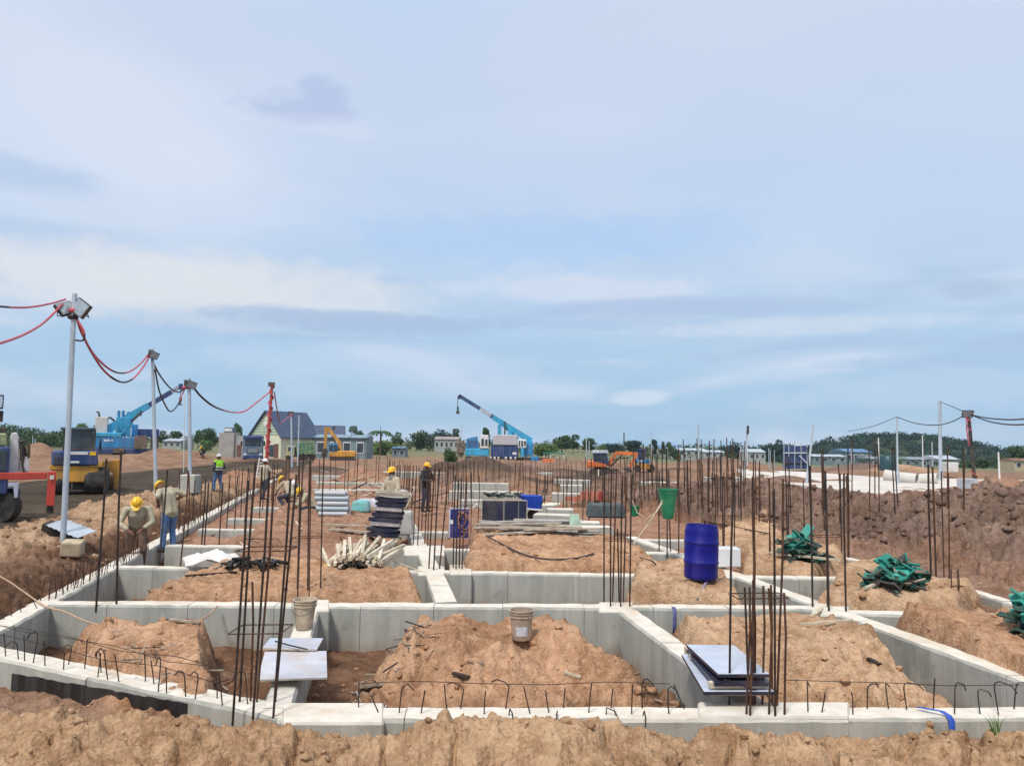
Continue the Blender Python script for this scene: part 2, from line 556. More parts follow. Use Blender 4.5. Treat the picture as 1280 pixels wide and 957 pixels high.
def XY(lst, z=0.0):
    return [tuple(P(a, b, z)[:2]) for a, b in lst]

# --- beam lines of the plot, in photograph pixels on the level of the beam tops
L_FRONT = ((352, 891), (1440, 889)); L_ANGLED = ((-170, 779), (392, 897)); L_SIDE = ((-70, 820), (345, 598))
PLOT = XY([(-165, 779), (380, 893), (1440, 889), (1500, 815), (1275, 756), (1055, 697), (860, 640), (345, 598), (-70, 820)])
SIDE0, SIDE1 = P(*L_SIDE[0]), P(*L_SIDE[1])
BERM = [(-900, 872), (0, 872), (60, 875), (130, 878), (200, 884), (250, 882), (330, 892), (400, 903), (440, 909), (490, 902), (560, 892), (620, 889), (680, 893),
        (750, 901), (830, 903), (880, 910), (950, 917), (1030, 922), (1100, 922), (1180, 920), (1240, 912), (1290, 914), (2200, 914)]
BX, BZ = [], []
for a, b in BERM:
    q = at(a, b, 5.75); BX.append(q.x); BZ.append(q.z)

MOUNDS = [  # outline in photograph pixels (level z=0), edge widths, top, soil
    ([(470, 772), (765, 772), (862, 826), (905, 884), (395, 884), (425, 815)], [.5, 1.15, .6, 2.5, .9, .9], .10, 'orange'),
    ([(58, 774), (272, 766), (292, 884), (105, 862)], [.5, .28, .3, .6], .03, 'orange'),
    ([(812, 772), (1058, 768), (1250, 868), (1240, 888), (880, 888), (838, 812)], [.5, .5, .4, 2.3, .5, .5], .12, 'tan'),
    ([(1098, 771), (1500, 772), (1560, 866), (1284, 866)], [.4, .4, .4, .35], .20, 'orange'),
    ([(132, 752), (240, 716), (300, 692), (412, 704), (532, 720), (545, 753)], [.35, .4, .4, .4, .35, .35], .12, 'orange'),
    ([(764, 757), (786, 712), (850, 704), (915, 720), (950, 758)], [.25, .4, .3, .3, .3], .15, 'tan'),
    ([(562, 714), (582, 674), (612, 660), (740, 662), (806, 684), (852, 717)], [.35, .5, .5, .5, .5, .35], .18, 'orange'),
    ([(258, 713), (286, 688), (328, 630), (352, 602), (500, 602), (490, 690), (424, 713)], [.3, .5, .7, .8, .8, .5, .3], .12, 'red'),
    ([(1000, 758), (1036, 716), (1060, 702), (1098, 704), (1230, 742), (1216, 764)], [.3, .3, .3, .3, .3, .35], .14, 'tan'),
    ([(914, 716), (925, 684), (1045, 688), (1076, 702), (1026, 719)], [.3, .4, .4, .3, .3], .14, 'tan'),
    ([(850, 668), (960, 655), (1020, 690), (930, 684)], [.5, .5, .5, .5], .10, 'tan'),
]
MOUNDS = [(XY(p), w_, t_, s_) for p, w_, t_, s_ in MOUNDS]
SOILS = dict(tan=(.53, .35, .215), berm=(.47, .305, .178), orange=(.50, .302, .18), red=(.37, .215, .14), spoil=(.215, .143, .108), road=(.075, .058, .038),
             trench=(.15, .085, .052), far=(.30, .185, .12), pale=(.57, .43, .29), dark=(.12, .088, .065), bank=(.43, .29, .18))

SPOIL = []
for a, b, Y in [(838, 612, 31), (880, 604, 29), (935, 602, 27), (1010, 613, 24), (1085, 626, 22.5), (1150, 620, 22), (1200, 617, 21.5), (1240, 612, 20.5), (1310, 608, 18.5), (1500, 612, 15)]:
    q = at(a, b, Y); SPOIL.append((q.x, q.y, q.z))
BANK = []
for a, b, z in [(-260, 668, .1), (-60, 668, .12), (0, 664, .15), (50, 655, .12), (100, 641, .14), (170, 620, .18), (240, 610, .16), (300, 602, .15), (345, 588, .15)]:
    q = P(a, b, z); BANK.append((q.x, q.y, q.z))
ROAD = [(*P(a, b, -.3)[:2], hw) for a, b, hw in [(-320, 690, 6.0), (40, 632, 5.6), (150, 600, 5.6), (270, 588, 6.5), (360, 580, 8.0), (430, 577, 8.0)]]
HEAPS = [  # crest pixel, distance, half width and half depth in metres, soil
    (600, 570, 55, 3.0, 2.2, 'dark'), (560, 577, 54, 2.2, 2.0, 'dark'), (645, 578, 57, 3.4, 2.0, 'spoil'), (452, 583, 43, 1.6, 1.4, 'pale'), (470, 588, 42, 1.2, 1.2, 'far'),
    (405, 582, 60, 3.2, 2.0, 'dark'), (425, 588, 52, 2.6, 1.8, 'spoil'), (700, 588, 62, 2.6, 2, 'spoil'), (730, 592, 55, 2.2, 1.8, 'dark'), (655, 596, 46, 2.4, 1.6, 'far'),
    (205, 560, 88, 4.0, 3.0, 'far'), (236, 563, 84, 3.4, 3.0, 'far'), (160, 566, 75, 4.0, 2.5, 'far'), (50, 551, 95, 2.4, 2, 'far'),
    (520, 574, 75, 4, 3, 'far'), (330, 578, 58, 3.0, 2.0, 'dark'), (300, 588, 44, 1.5, 1.2, 'red'), (315, 597, 37, 1.2, 1.0, 'red'), (790, 590, 58, 3.0, 2, 'spoil'), (860, 588, 62, 4, 2, 'far'), (1075, 578, 90, 5, 3, 'spoil'),
    (1255, 598, 50, 3.0, 2, 'red'), (985, 594, 60, 2.4, 1.6, 'spoil'), (1130, 578, 82, 4, 3, 'tan'), (900, 571, 130, 7, 4, 'spoil')]
HEAPS += [(690, 600, 46, 1.8, 1.3, 'dark'), (770, 604, 44, 2.0, 1.3, 'spoil'), (625, 592, 48, 1.6, 1.2, 'spoil'), (820, 598, 47, 1.8, 1.2, 'dark'), (560, 594, 48, 1.4, 1.0, 'spoil'), (715, 582, 75, 3.0, 2, 'dark'), (850, 583, 80, 3.0, 2, 'dark')]
HEAPS = [(at(a, b, Y), hw, hd, s_) for a, b, Y, hw, hd, s_ in HEAPS]
PADS = []
for a, b, Y, rx, ry in [(102, 618, 36, 3.0, 4.5), (160, 568, 110, 8, 7), (625, 575, 150, 10, 8), (768, 595, 72, 4.5, 4), (805, 590, 77, 2.6, 3), (425, 575, 100, 4.5, 4), (316, 574, 90, 3, 5),
                        (386, 575, 105, 5, 4), (360, 577, 140, 16, 12), (-40, 657, 21.5, 4.5, 2.6), (993, 588, 92, 3, 3), (1137, 604, 62, 3.5, 2.5)]:
    q = at(a, b, Y); PADS.append((q.x, q.y, q.z, rx, ry))
def c3(n):
    return np.array(SOILS[n])

def ground(x, y, fine=True):
    x = np.asarray(x, float); y = np.asarray(y, float)
    r = np.hypot(x, y); azm = np.arctan2(x, y)
    z = -0.28 - 0.2 * sst(25, 60, y) - 0.25 * sst(60, 150, y)
    z = z - 0.018 * np.maximum(0, r - 110) * sst(math.radians(3), math.radians(16), azm)
    z = np.where(r > 700, np.maximum(z, -14), z)
    reg = np.zeros(x.shape, int)
    col = np.empty(x.shape + (3,)); col[:] = c3('far')
    w1 = fbm(x * .09, y * .09, 3, 40)
    k = sst(-.1, .5, w1)[..., None] * sst(14, 30, y)[..., None]
    col = col * (1 - k) + c3('red') * k
    k = (sst(.1, .6, fbm(x * .05 + 7, y * .12, 3, 44)) * sst(30, 50, y))[..., None] * .7
    col = col * (1 - k) + c3('spoil') * k
    far = sst(120, 190, r)[..., None]
    col = col * (1 - far) + np.array((.20, .21, .11)) * far
    z = z + 0.22 * fbm(x * .16, y * .16, 4, 50) * sst(24, 40, y)
    # plot floor
    ins = polymask(x, y, PLOT, [.02])
    floor = -0.60 + 0.43 * sst(14.5, 20, y) + 0.04 * fbm(x * 1.3, y * 1.3, 3, 60)
    inside = ins > 0.5
    z = np.where(inside, floor, z)
    ci = np.where((y < 17)[..., None], c3('trench') * 1.35, c3('red'))
    col = np.where(inside[..., None], ci, col)
    # trench and bank along the side beam
    ex, ey = SIDE1.x - SIDE0.x, SIDE1.y - SIDE0.y
    ln = math.hypot(ex, ey)
    dl = -((x - SIDE0.x) * ey - (y - SIDE0.y) * ex) / ln          # positive on the far (left) side
    lm = (~inside) & (dl > 0) & (y > 6.2) & (x < -3) & (y < 60)
    tz = -0.72 + 0.5 * sst(.9, 2.2, dl) + .06 * fbm(x * 1.1, y * 1.1, 3, 61)
    z = np.where(lm & (dl < 3.2), np.minimum(z, tz), z)
    kk = (lm * sst(3.4, 1.6, dl + .7 * fbm(x * .7, y * .7, 3, 64)))[..., None]
    col = col * (1 - kk) + c3('trench') * kk
    bd, bv = segdist(x, y, BANK)
    bw = 2.3 + .5 * fbm(x * .5, y * .5, 2, 62)
    kb = sst(1.0, 0.12, bd / bw) * (dl > 0.2)
    z = np.where(~inside, z + (np.maximum(bv + .07 * fbm(x * .8, y * .8, 3, 63), z) - z) * kb, z)
    kk = (sst(.1, .6, kb) * ~inside)[..., None]
    col = col * (1 - kk) + c3('bank') * kk
    reg = np.where(lm & (dl < 2.6), 5, reg)
    reg = np.where((kb > .25) & ~inside, 3, reg)
    # road
    rd, rw = segdist(x, y, ROAD)
    kr = sst(1.05, .8, rd / rw) * ((reg == 0) | (reg == 5)) * ~inside * (dl > 0)
    z = z + (-0.34 + .03 * gn(x * .8, y * .8, 65) - z) * kr
    kk = kr[..., None]
    rc = c3('road') * (1 + .35 * fbm(x * .25, y * .9, 3, 66))[..., None]
    col = col * (1 - kk) + rc * kk
    reg = np.where(kr > .5, 4, reg)
    # ground right of the plot
    rm = (~inside) & (x > 3) & (y > 6) & (y < 34)
    z = np.where(rm, np.maximum(z, -.15), z)
    col = np.where(rm[..., None], c3('red') * .55 + c3('spoil') * .4, col)
    sd_, sv_ = segdist(x, y, SPOIL)
    sw = 5.4 + 1.5 * fbm(x * .25, y * .25, 2, 70)
    ks = np.where(inside, 0, .45 * sst(1.0, .05, sd_ / sw) + .55 * np.clip(1.08 - 1.08 * sd_ / sw, 0, 1))
    z = z + (np.maximum(sv_, z) - z) * ks
    kk = sst(.05, .35, ks + .2 * fbm(x * .6, y * .6, 3, 71) * (ks > 0))[..., None]
    col = col * (1 - kk) + c3('spoil') * kk * (1 + .35 * fbm(x * .35, y * .35, 3, 72))[..., None] + 0
    reg = np.where(ks > .08, 2, reg)
    # heaps further off
    for q, hw, hd, s_ in HEAPS:
        e = ((x - q.x) / hw) ** 2 + ((y - q.y) / hd) ** 2
        near = e < 9
        gk = np.where(near, np.exp(-e * 1.1), 0)
        z = np.where(near, z + np.maximum(q.z - z, 0) * gk, z)
        kk = sst(.12, .5, gk)[..., None]
        col = col * (1 - kk) + c3(s_) * kk
    for px_, py_, pz_, rx, ry in PADS:
        e = np.sqrt(((x - px_) / rx) ** 2 + ((y - py_) / ry) ** 2)
        z = z + (pz_ - z) * sst(1.6, .9, e)
    # earth left standing in the bays
    wob = 0.26 * fbm(x * 1.4, y * 1.4, 3, 80) + .14 * fbm(x * 4, y * 4, 3, 84)
    for i, (pts, ws, top, s_) in enumerate(MOUNDS):
        mk = polymask(x, y, pts, [max(.12, w_) for w_ in ws])
        mk2 = np.clip(mk + wob * (mk > 0.02) * (mk < .97), 0, 1)
        tz = top + .10 * fbm(x * .9, y * .9, 4, 90 + i)
        z = np.where(mk > 0, z + (np.maximum(tz, z) - z) * mk2, z)
        kk = sst(.15, .5, mk2)[..., None]
        col = col * (1 - kk) + c3(s_) * kk
        reg = np.where(mk2 > .12, 10 + i, reg)
    # berm before the camera
    bz = np.interp(x, BX, BZ) - .10 - .05 * sst(-1.2, -2.6, x)
    fy = 5.75 + .12 * gn(x * .7, y * 0, 99)
    back = sst(.95, 0.0, (y - fy))
    kf = np.where(y < fy, 1.0 - 1.1 * sst(0.12, 1.5, fy - y), back)
    zb = -0.25 + (bz + .25) * kf
    bm = (y < 6.9) & (y > -60) & (~inside)
    z = np.where(bm, np.where(y < 3, .0, zb), z)
    col = np.where((bm & (y < 6.75))[..., None], c3('berm'), col)
    kk = (bm * sst(5.2, 4.55, y) * sst(-.2, .3, fbm(x * .8, y * 1.5, 3, 97)))[..., None]
    col = col * (1 - kk) + np.array((.24, .225, .205)) * kk
    reg = np.where(bm, 1, reg)
    if fine:
        # mud cracks, lumps, clods
        amp = np.select([reg == 1, reg == 2, reg == 3, reg == 4, reg == 5, reg >= 10], [1.0, 1.5, 1.1, .22, 1.0, .6], .45)
        amp = amp * sst(120, 60, r)
        d = np.zeros_like(z)
        nr = r < 60
        xs, ys, am = x[nr], y[nr], amp[nr]
        rr = reg[nr]
        warp = .06 * fbm(xs * 3, ys * 3, 2, 110)
        dd = .16 * np.abs(fbm(xs * 1.1, ys * 1.1, 4, 111)) - .05
        big = np.where((rr == 2) | (rr == 1) | (rr == 3) | (rr == 5), 1.0, .45)
        w2 = .03 * fbm(xs * 9, ys * 9, 2, 140)
        dd += big * .40 * clods(xs + warp + w2, ys - warp + w2, .40, 112, .45) * (.6 + .8 * np.abs(gn(xs * 6, ys * 6, 141)))
        dd += .40 * clods(xs + warp - w2, ys + warp + w2, .17, 116, .55) * (.5 + np.abs(gn(xs * 14, ys * 14, 142)))
        dd += .50 * clods(xs + w2, ys - w2, .075, 120, .7) * (r[nr] < 18)
        dd += np.where((rr == 1) | (rr == 2) | (rr == 3) | (rr == 5), -.10 * sst(.18, .0, np.abs(gn(xs * 2.6 + warp * 4, ys * 2.6, 143))), 0)
        dd += np.where(rr >= 10, .10 * np.abs(gn(xs * 2.2 + warp * 3, ys * 2.2, 144)) - .03, 0)
        dd += .025 * fbm(xs * 9, ys * 9, 4, 124)
        # furrows washed down the banks
        dd += np.where(rr == 2, .22 * fbm(xs * .55, ys * .55, 4, 128), 0)
        d[nr] = dd * am
        z = z + d
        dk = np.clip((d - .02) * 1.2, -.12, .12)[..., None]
        col = col * (1 + dk * .5)  # relief shade put into the soil colour: hollows darker, lumps lighter
    return z, np.clip(col, 0.01, 1), reg

def gz(x, y):
    return float(ground(np.array([x]), np.array([y]))[0][0])

def hit(px, py):
    """first point of the ground seen through a pixel"""
    d = ray(px, py)
    t = np.geomspace(3, 900, 2600)
    X = d.x * t; Y = d.y * t; Z = CAMH + d.z * t
    G = ground(X, Y)[0]
    k = np.nonzero(Z <= G)[0]
    i = k[0] if len(k) else -1
    return Vector((X[i], Y[i], G[i]))

def on(px, Y):
    """ground under the photograph column px at distance Y"""
    q = at(px, 560, Y)
    return Vector((q.x, Y, gz(q.x, Y)))

def build_ground():
    a_in = np.radians(np.arange(-41, 41.001, .1))
    a_out = np.radians(np.concatenate([np.linspace(-180, -42, 47), np.linspace(42, 180, 47)]))
    A = np.sort(np.concatenate([a_in, a_out]))
    R = np.concatenate([np.array([.05, .8, 1.6, 2.4]), 3.0 * np.exp(np.arange(0, math.log(60 / 3.0), .0062)),
                        60 * np.exp(np.arange(.004, math.log(6000 / 60), .03))])
    AA, RR = np.meshgrid(A, R)
    X = (RR * np.sin(AA)).ravel(); Y = (RR * np.cos(AA)).ravel()
    Z, C, G = ground(X, Y)
    nA, nR = len(A), len(R)
    ii, jj = np.meshgrid(np.arange(nR - 1), np.arange(nA - 1), indexing='ij')
    a = (ii * nA + jj).ravel()
    F = np.stack([a, a + 1, a + nA + 1, a + nA], 1)[:, ::-1]
    V = np.stack([X, Y, Z], 1)
    FR = np.max(G[F], axis=1)
    names = {0: ('ground', 'rough red brown earth of the building site running to the tree line'),
             1: ('earth_berm', 'ridge of lumpy tan earth along the front of the plot'),
             2: ('spoil_bank', 'long dark brown bank of dug clods behind the green panel heaps'),
             3: ('trench_bank', 'tan earth bank along the trench beside the floodlight poles'),
             5: ('trench', 'muddy brown trench between the outer beam and the bank'),
             4: ('haul_road', 'dark muddy haul road passing the yellow roller')}
    mound_labels = ['orange earth mound carrying the clear bucket', 'flat topped earth block behind the black coated wall', 'broad tan earth mound beside the stack of blue grey boards',
                    'orange earth bank holding the cut green panels at the frame edge', 'low orange earth strip behind the paint bucket beam', 'tan earth hump under the blue drum',
                    'orange earth platform under the plank pile', 'large red earth platform under the pale pole bundle', 'tan earth platform under the spread green panel heap',
                    'tan earth strip under the tall green panel heap', 'smooth pale earth slope behind the blue drum']
    for rid in np.unique(FR):
        sel = F[FR == rid]
        u_, inv = np.unique(sel, return_inverse=True)
        nm, lb = names.get(int(rid), ('earth_mound', mound_labels[int(rid) - 10] if rid >= 10 else ''))
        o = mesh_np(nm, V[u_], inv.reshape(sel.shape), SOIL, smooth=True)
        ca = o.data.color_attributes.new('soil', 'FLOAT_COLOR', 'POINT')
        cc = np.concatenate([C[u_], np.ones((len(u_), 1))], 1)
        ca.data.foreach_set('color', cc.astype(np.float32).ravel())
        tag(o, lb, None, 'earth left standing between the beams' if rid >= 10 else None, 'structure')
build_ground()

# ================================================================== FOUNDATION
fnd = thing('foundation', 'grid of grey cast concrete ground beams filling the front plot', 'foundation', P(560, 754))
FO = Vector(fnd.location)
_bi = 0
def ground_beam(p0, p1, wd=.3, depth=.8, label=None, parent=None, joint=1.25, name='ground_beam', zt=0.0, step=.16):
    """cast beam with formwork joints; p0, p1 = ends of the centre line on the top"""
    global _bi
    rnd = random.Random(100 + _bi)
    zt = zt + (_bi % 4) * .004
    _bi += 1
    p0 = Vector((p0[0], p0[1], zt)); p1 = Vector((p1[0], p1[1], zt))
    d = p1 - p0; ln = d.length; d.normalize()
    s = Vector((-d.y, d.x, 0))
    cuts = [0.0]; x = rnd.uniform(.5, 1) * joint
    while x < ln - .3:
        cuts.append(x); x += joint * rnd.uniform(.85, 1.15)
    cuts.append(ln)
    m = MB()
    for a, b in zip(cuts[:-1], cuts[1:]):
        n = max(1, int(round((b - a) / step)))
        o0, o1 = rnd.uniform(-.005, .005), rnd.uniform(-.005, .005)
        hz = rnd.uniform(-.004, .004)
        vs, fs = [], []
        for i in range(n + 1):
            t = a + (b - a) * i / n
            if i == 0 and a > 0: t += .004
            if i == n and b < ln: t -= .004
            j = [rnd.uniform(-.006, .006) for _ in range(6)]
            for k, (u_, v_) in enumerate([(-wd / 2 + o0, -depth), (-wd / 2 + o0, -.03), (-wd / 2 + .022, hz + .0), (wd / 2 - .022, hz + .0), (wd / 2 + o1, -.03), (wd / 2 + o1, -depth)]):
                jj = j[k] if k in (1, 2, 3, 4) else 0
                vs.append(p0 + d * t + s * (u_ + jj * .5) + Vector((0, 0, v_ + (jj if k in (2, 3) else jj * .5))))
        for i in range(n):
            for k in range(5):
                fs.append((i * 6 + k, i * 6 + k + 1, i * 6 + k + 7, i * 6 + k + 6))
        fs.append((0, 1, 2, 3, 4, 5)); fs.append(tuple(n * 6 + k for k in (5, 4, 3, 2, 1, 0)))
        m.add(vs, fs)
    # a thin slurry-filled core behind the joints, set back from the faces
    m.beam(p0 + Vector((0, 0, -depth / 2 - .02)) + d * .01, p1 + Vector((0, 0, -depth / 2 - .02)) - d * .01, wd - .03, depth - .03)
    par = fnd if parent is None else parent
    off = FO if parent is None else Vector(parent.location)
    m.v = [tuple(Vector(q) - off) for q in m.v]
    # face orientation: outward
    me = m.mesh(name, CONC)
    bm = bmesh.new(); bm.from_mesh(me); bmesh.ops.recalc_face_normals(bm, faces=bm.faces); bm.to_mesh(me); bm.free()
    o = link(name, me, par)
    if label: o['label'] = label
    return o

def pb(a, b, **k):
    return ground_beam(P(*a), P(*b), **k)

b_front = pb(*L_FRONT, wd=.31, label='front beam with a row of bent starter bars', joint=1.9)
b_angle = pb(*L_ANGLED, wd=.30, label='slanting beam with a black coated outer face', joint=2.6)
b_side = pb(*L_SIDE, wd=.31, label='long outer beam beside the trench', joint=2.4)
b_r2 = pb((40, 753.5), (1036, 760), wd=.30, label='cross beam behind the front bays', joint=1.15)
pb((1046, 764), (1440, 772), wd=.28, joint=1.6)
pb((388, 757), (346, 885), wd=.27, label='short beam carrying the paint bucket', joint=2.2)
pb((783, 762), (954, 888), wd=.30, label='beam running forward to the tall bar cluster', joint=2.1)
pb((788, 671), (1395, 889), wd=.30, label='long slanting beam from the blue drum to the front corner', joint=2.4)
pb((543, 716), (558, 752), wd=.36, label='short stub beam between two cross beams', joint=2.0)
pb((140, 708), (1062, 722), wd=.28, label='second cross beam', joint=1.3)
pb((210, 681), (846, 691), wd=.28, joint=1.7)
pb((250, 661), (560, 665), wd=.28, joint=1.7)
pb((803, 674), (862, 675), wd=.28)
pb((285, 648), (470, 650), wd=.28)
pb((318, 634), (450, 636), wd=.28)
pb((1055, 697), (1176, 725), wd=.24, label='outer beam below the dark spoil bank', joint=2.0)
pb((1174, 724.5), (1420, 800), wd=.24, joint=2.0)
pb((886, 700), (900, 722), wd=.5)
pb((505, 640), (541, 712), wd=.34, joint=1.5)
def pad(px0, px1, py0, py1):
    a, b, c, d = P(px0, py1), P(px1, py1), P(px1, py0), P(px0, py0)
    m = MB()
    q = [Vector((v.x, v.y, .013)) for v in (a, b, c, d)]
    lo = [v - Vector((0, 0, .8)) for v in q]
    m.add([v - FO for v in lo + q], [(3, 2, 1, 0), (4, 5, 6, 7), (0, 1, 5, 4), (1, 2, 6, 5), (2, 3, 7, 6), (3, 0, 4, 7)])
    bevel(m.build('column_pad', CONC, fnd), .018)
pad(352, 480, 879, 905); pad(872, 1062, 878, 897); pad(372, 412, 750, 764); pad(748, 792, 753, 765); pad(1014, 1062, 758, 770)
pad(522, 556, 708, 719); pad(562, 590, 706, 718); pad(505, 556, 682, 694)

# black bitumen painted on the outer face of the slanting beam
a0, a1 = P(*L_ANGLED[0]), P(*L_ANGLED[1])
dd = (a1 - a0).normalized(); ss = Vector((dd.y, -dd.x, 0))
BIT = mat('bitumen_coating', (.012, .012, .014), 0.45, 0, 0.3, 6, (.10, .10, .095), 0.35, 9, spec=0.5, streak=True)
def along(px_t):        # parameter along the angled beam below a photo column
    best = min((abs((lambda q: q)(px_of(a0 + dd * t)) - px_t), t) for t in [k * .02 for k in range(int((a1 - a0).length / .02))])
    return best[1]
def px_of(q):
    c = CROT.transposed() @ (Vector(q) - Vector((0, 0, CAMH)))
    return CX + FPX * c.x / -c.z
t0, t1 = along(34), along(252)
m = MB(); rnd = random.Random(4); n = 40
vs, fs = [], []
for i in range(n + 1):
    t = t0 + (t1 - t0) * i / n
    q = a0 + dd * t + ss * .160
    up = -.115 + .075 * i / n + rnd.uniform(-.008, .008)
    vs += [q + Vector((0, 0, up)) - FO, q + Vector((0, 0, -.7)) - FO, q - ss * .012 + Vector((0, 0, up)) - FO]
    if i:
        b = i * 3
        fs += [(b - 3, b - 2, b + 1, b), (b - 1, b - 3, b, b + 2)]
m.add(vs, fs).build('bitumen_coating', BIT, b_angle)

# starter bars: five bent shapes shared by all
def bar_mesh(pts, r=.0062, seg=5):
    return MB().tube(pts, r, seg).mesh('starter_bar', DARKBAR, True)
HOOKS = [bar_mesh([(0, 0, -.03), (.005, 0, .14), (.012, .004, .27)]),
         bar_mesh([(0, 0, -.03), (.0, .0, .20), (.012, .01, .245), (.04, .03, .26), (.10, .05, .20)]),
         bar_mesh([(0, 0, -.03), (-.035, -.01, .12), (-.06, -.02, .25)]),
         bar_mesh([(0, 0, -.03), (.03, 0, .12), (.045, .0, .19), (.02, .02, .23), (-.05, .05, .26), (-.10, .07, .24)]),
         bar_mesh([(0, 0, -.03), (.0, 0, .22), (.01, .0, .27), (.05, 0, .285), (.14, -.01, .25), (.17, -.01, .19)]),
         bar_mesh([(0, -.05, -.03), (.02, -.05, .05), (.05, -.12, .03), (.06, -.16, -.06)])]
STIRRUP = MB().tube([(0, -.065, -.03), (0, -.065, .30), (0, -.05, .315), (0, .05, .315), (0, .065, .30), (0, .065, -.03)], .007, 5).mesh('starter_bar', RUST, True)
def bars_on(beam, p0, p1, z, spacing, kinds, jitter=.05, side=.08, hs=1.0, rzr=.7, rz0=0):
    rnd = random.Random(int(abs(p0.x) * 100))
    d = p1 - p0; n = int(d.length / spacing)
    nrm = Vector((-d.y, d.x, 0)).normalized()
    for i in range(n + 1):
        q = p0 + d * (i / max(1, n)) + d.normalized() * rnd.uniform(-jitter, jitter) + nrm * rnd.choice((-side, side)) * rnd.uniform(.6, 1)
        o = link('starter_bar', rnd.choice(kinds), beam)
        o.location = Vector((q.x, q.y, z)) - FO
        o.rotation_euler = (rnd.uniform(-.16, .16), rnd.uniform(-.16, .16), rz0 + rnd.uniform(-rzr, rzr))
        k = hs * rnd.uniform(.62, 1.05)
        o.scale = (1, 1, k)
def tie(beam, pts, r=.0036, mt=None):
    MB().tube([Vector(p) - FO for p in pts], r, 5).build('tie_wire', mt or DARKBAR, beam, True)
bars_on(b_front, P(447, 888), P(862, 888), .0, .185, HOOKS[:4] + HOOKS[:1])
bars_on(b_front, P(1000, 888), P(1300, 888), .0, .20, HOOKS[:2] + [HOOKS[4], HOOKS[4]])
bars_on(b_front, P(640, 891), P(800, 891), .0, .33, [HOOKS[5]], side=.01)
tie(b_front, [P(px, 888) + Vector((0, .06, h)) for px, h in ((446, .22), (520, .24), (600, .22), (680, .21), (760, .235), (840, .22))])
tie(b_front, [P(px, 888) + Vector((0, .08, h)) for px, h in ((985, .25), (1060, .235), (1120, .225), (1190, .20), (1290, .21))])
tie(b_front, [P(px, 885) + Vector((0, .0, h)) for px, h in ((905, .26), (930, .2), (958, .13), (972, -.02), (975, -.12))], .007)
q0, q1 = P(-40, 806), P(300, 882)
bars_on(b_angle, q0, q1, .0, .165, [HOOKS[0], HOOKS[4], HOOKS[1], HOOKS[0]], hs=1.05, rz0=2.6, rzr=.4)
dq = (q1 - q0).normalized(); nq = Vector((-dq.y, dq.x, 0))
for off, hh in ((.05, .27), (.14, .24), (-.06, .2)):
    tie(b_angle, [q0 + dq * t + nq * off * (-1 if nq.y < 0 else 1) + Vector((0, 0, hh + .03 * math.sin(t * 3 + off * 30))) for t in (0, .8, 1.6, 2.4, 3.2, 4.0)])
bars_on(b_side, P(-40, 801), P(40, 761), .0, .2, [HOOKS[0], HOOKS[2]], hs=.8)
bars_on(b_side, P(58, 751), P(128, 716), .0, .135, [STIRRUP], jitter=.01, side=.03, rzr=.15, rz0=1.35, hs=1.3)
bars_on(b_side, P(140, 710), P(182, 687), .0, .14, [STIRRUP], jitter=.03, side=.03, rzr=.2, rz0=1.35, hs=1.2)
bars_on(b_side, P(222, 665), P(262, 644), .0, .2, [STIRRUP], jitter=.03, side=.03, rzr=.2, rz0=1.35, hs=1.2)
bars_on(b_side, P(272, 640), P(330, 608), .0, .35, [STIRRUP], jitter=.03, side=.03, rzr=.2, rz0=1.35, hs=1.2)
for z_ in (.12, .26):
    tie(b_side, [P(58, 751) + Vector((-.04, 0, z_)), P(95, 733) + Vector((-.04, 0, z_ + .01)), P(130, 716) + Vector((-.04, 0, z_))], .006, RUST)

# ------------------------------------------------------------------ column bar clusters
BARS = []
for k in range(4):
    rnd = random.Random(50 + k)
    b1, b2 = rnd.uniform(-.02, .02), rnd.uniform(-.02, .02)
    BARS.append(MB().tube([(0, 0, -.04), (b1 * .5, b2 * .4, .33), (b1, b2, .66), (b1 * .3, b2 * 1.1, 1.0)], .011, 6).mesh('bar', [RUST, DARKBAR][k % 2], True))
def cage(px, py, n, wd, h, label, ties=1, lean=(0, 0), z=0.0, group='column starter bar clusters', base=None, rm=1.0, short=0, dp=None):
    q = base if base is not None else P(px, py, z)
    c = thing('rebar_cluster', label, 'rebar cluster', q, 0, group)
    rnd = random.Random(int(px * 7 + py))
    dp = wd * .8 if dp is None else dp
    spots = []
    for i in range(n):
        f = i / max(1, n - 1)
        spots.append(((f - .5) * wd + rnd.uniform(-.15, .15) * wd / max(1, n), (-1 if i % 2 else 1) * dp / 2))
    for i, (bx, by) in enumerate(spots):
        o = link('bar', BARS[rnd.randrange(4)], c)
        o.location = (bx, by, 0)
        o.scale = (rm, rm, h * rnd.uniform(.94, 1.03))
        o.rotation_euler = (lean[1] + rnd.uniform(-.012, .012), lean[0] + rnd.uniform(-.018, .018), 0)
    for i in range(short):
        o = link('bar', BARS[rnd.randrange(4)], c)
        o.location = (rnd.uniform(-.5, .5) * wd, rnd.choice((-1, 1)) * dp / 2 + .03, 0)
        o.scale = (rm * .95, rm * .95, 1.12 * rnd.uniform(.95, 1.04))
        o.rotation_euler = (rnd.uniform(-.03, .03), rnd.uniform(-.03, .03), 0)
    for i in range(ties):
        zz = h * ((i + 1) / (ties + 1)) * rnd.uniform(.85, 1.05) if not isinstance(ties, (list, tuple)) else ties[i]
        a, b = wd / 2 + .02, dp / 2 + .015
        l0 = Vector((math.tan(lean[0]) * zz, -math.tan(lean[1]) * zz, 0))
        MB().tube([l0 + Vector(v) for v in ((-a, -b, zz), (a, -b, zz + .01), (a, b, zz), (-a, b, zz - .01))], .006, 5, closed=True).build('stirrup', RUST, c)
    return c

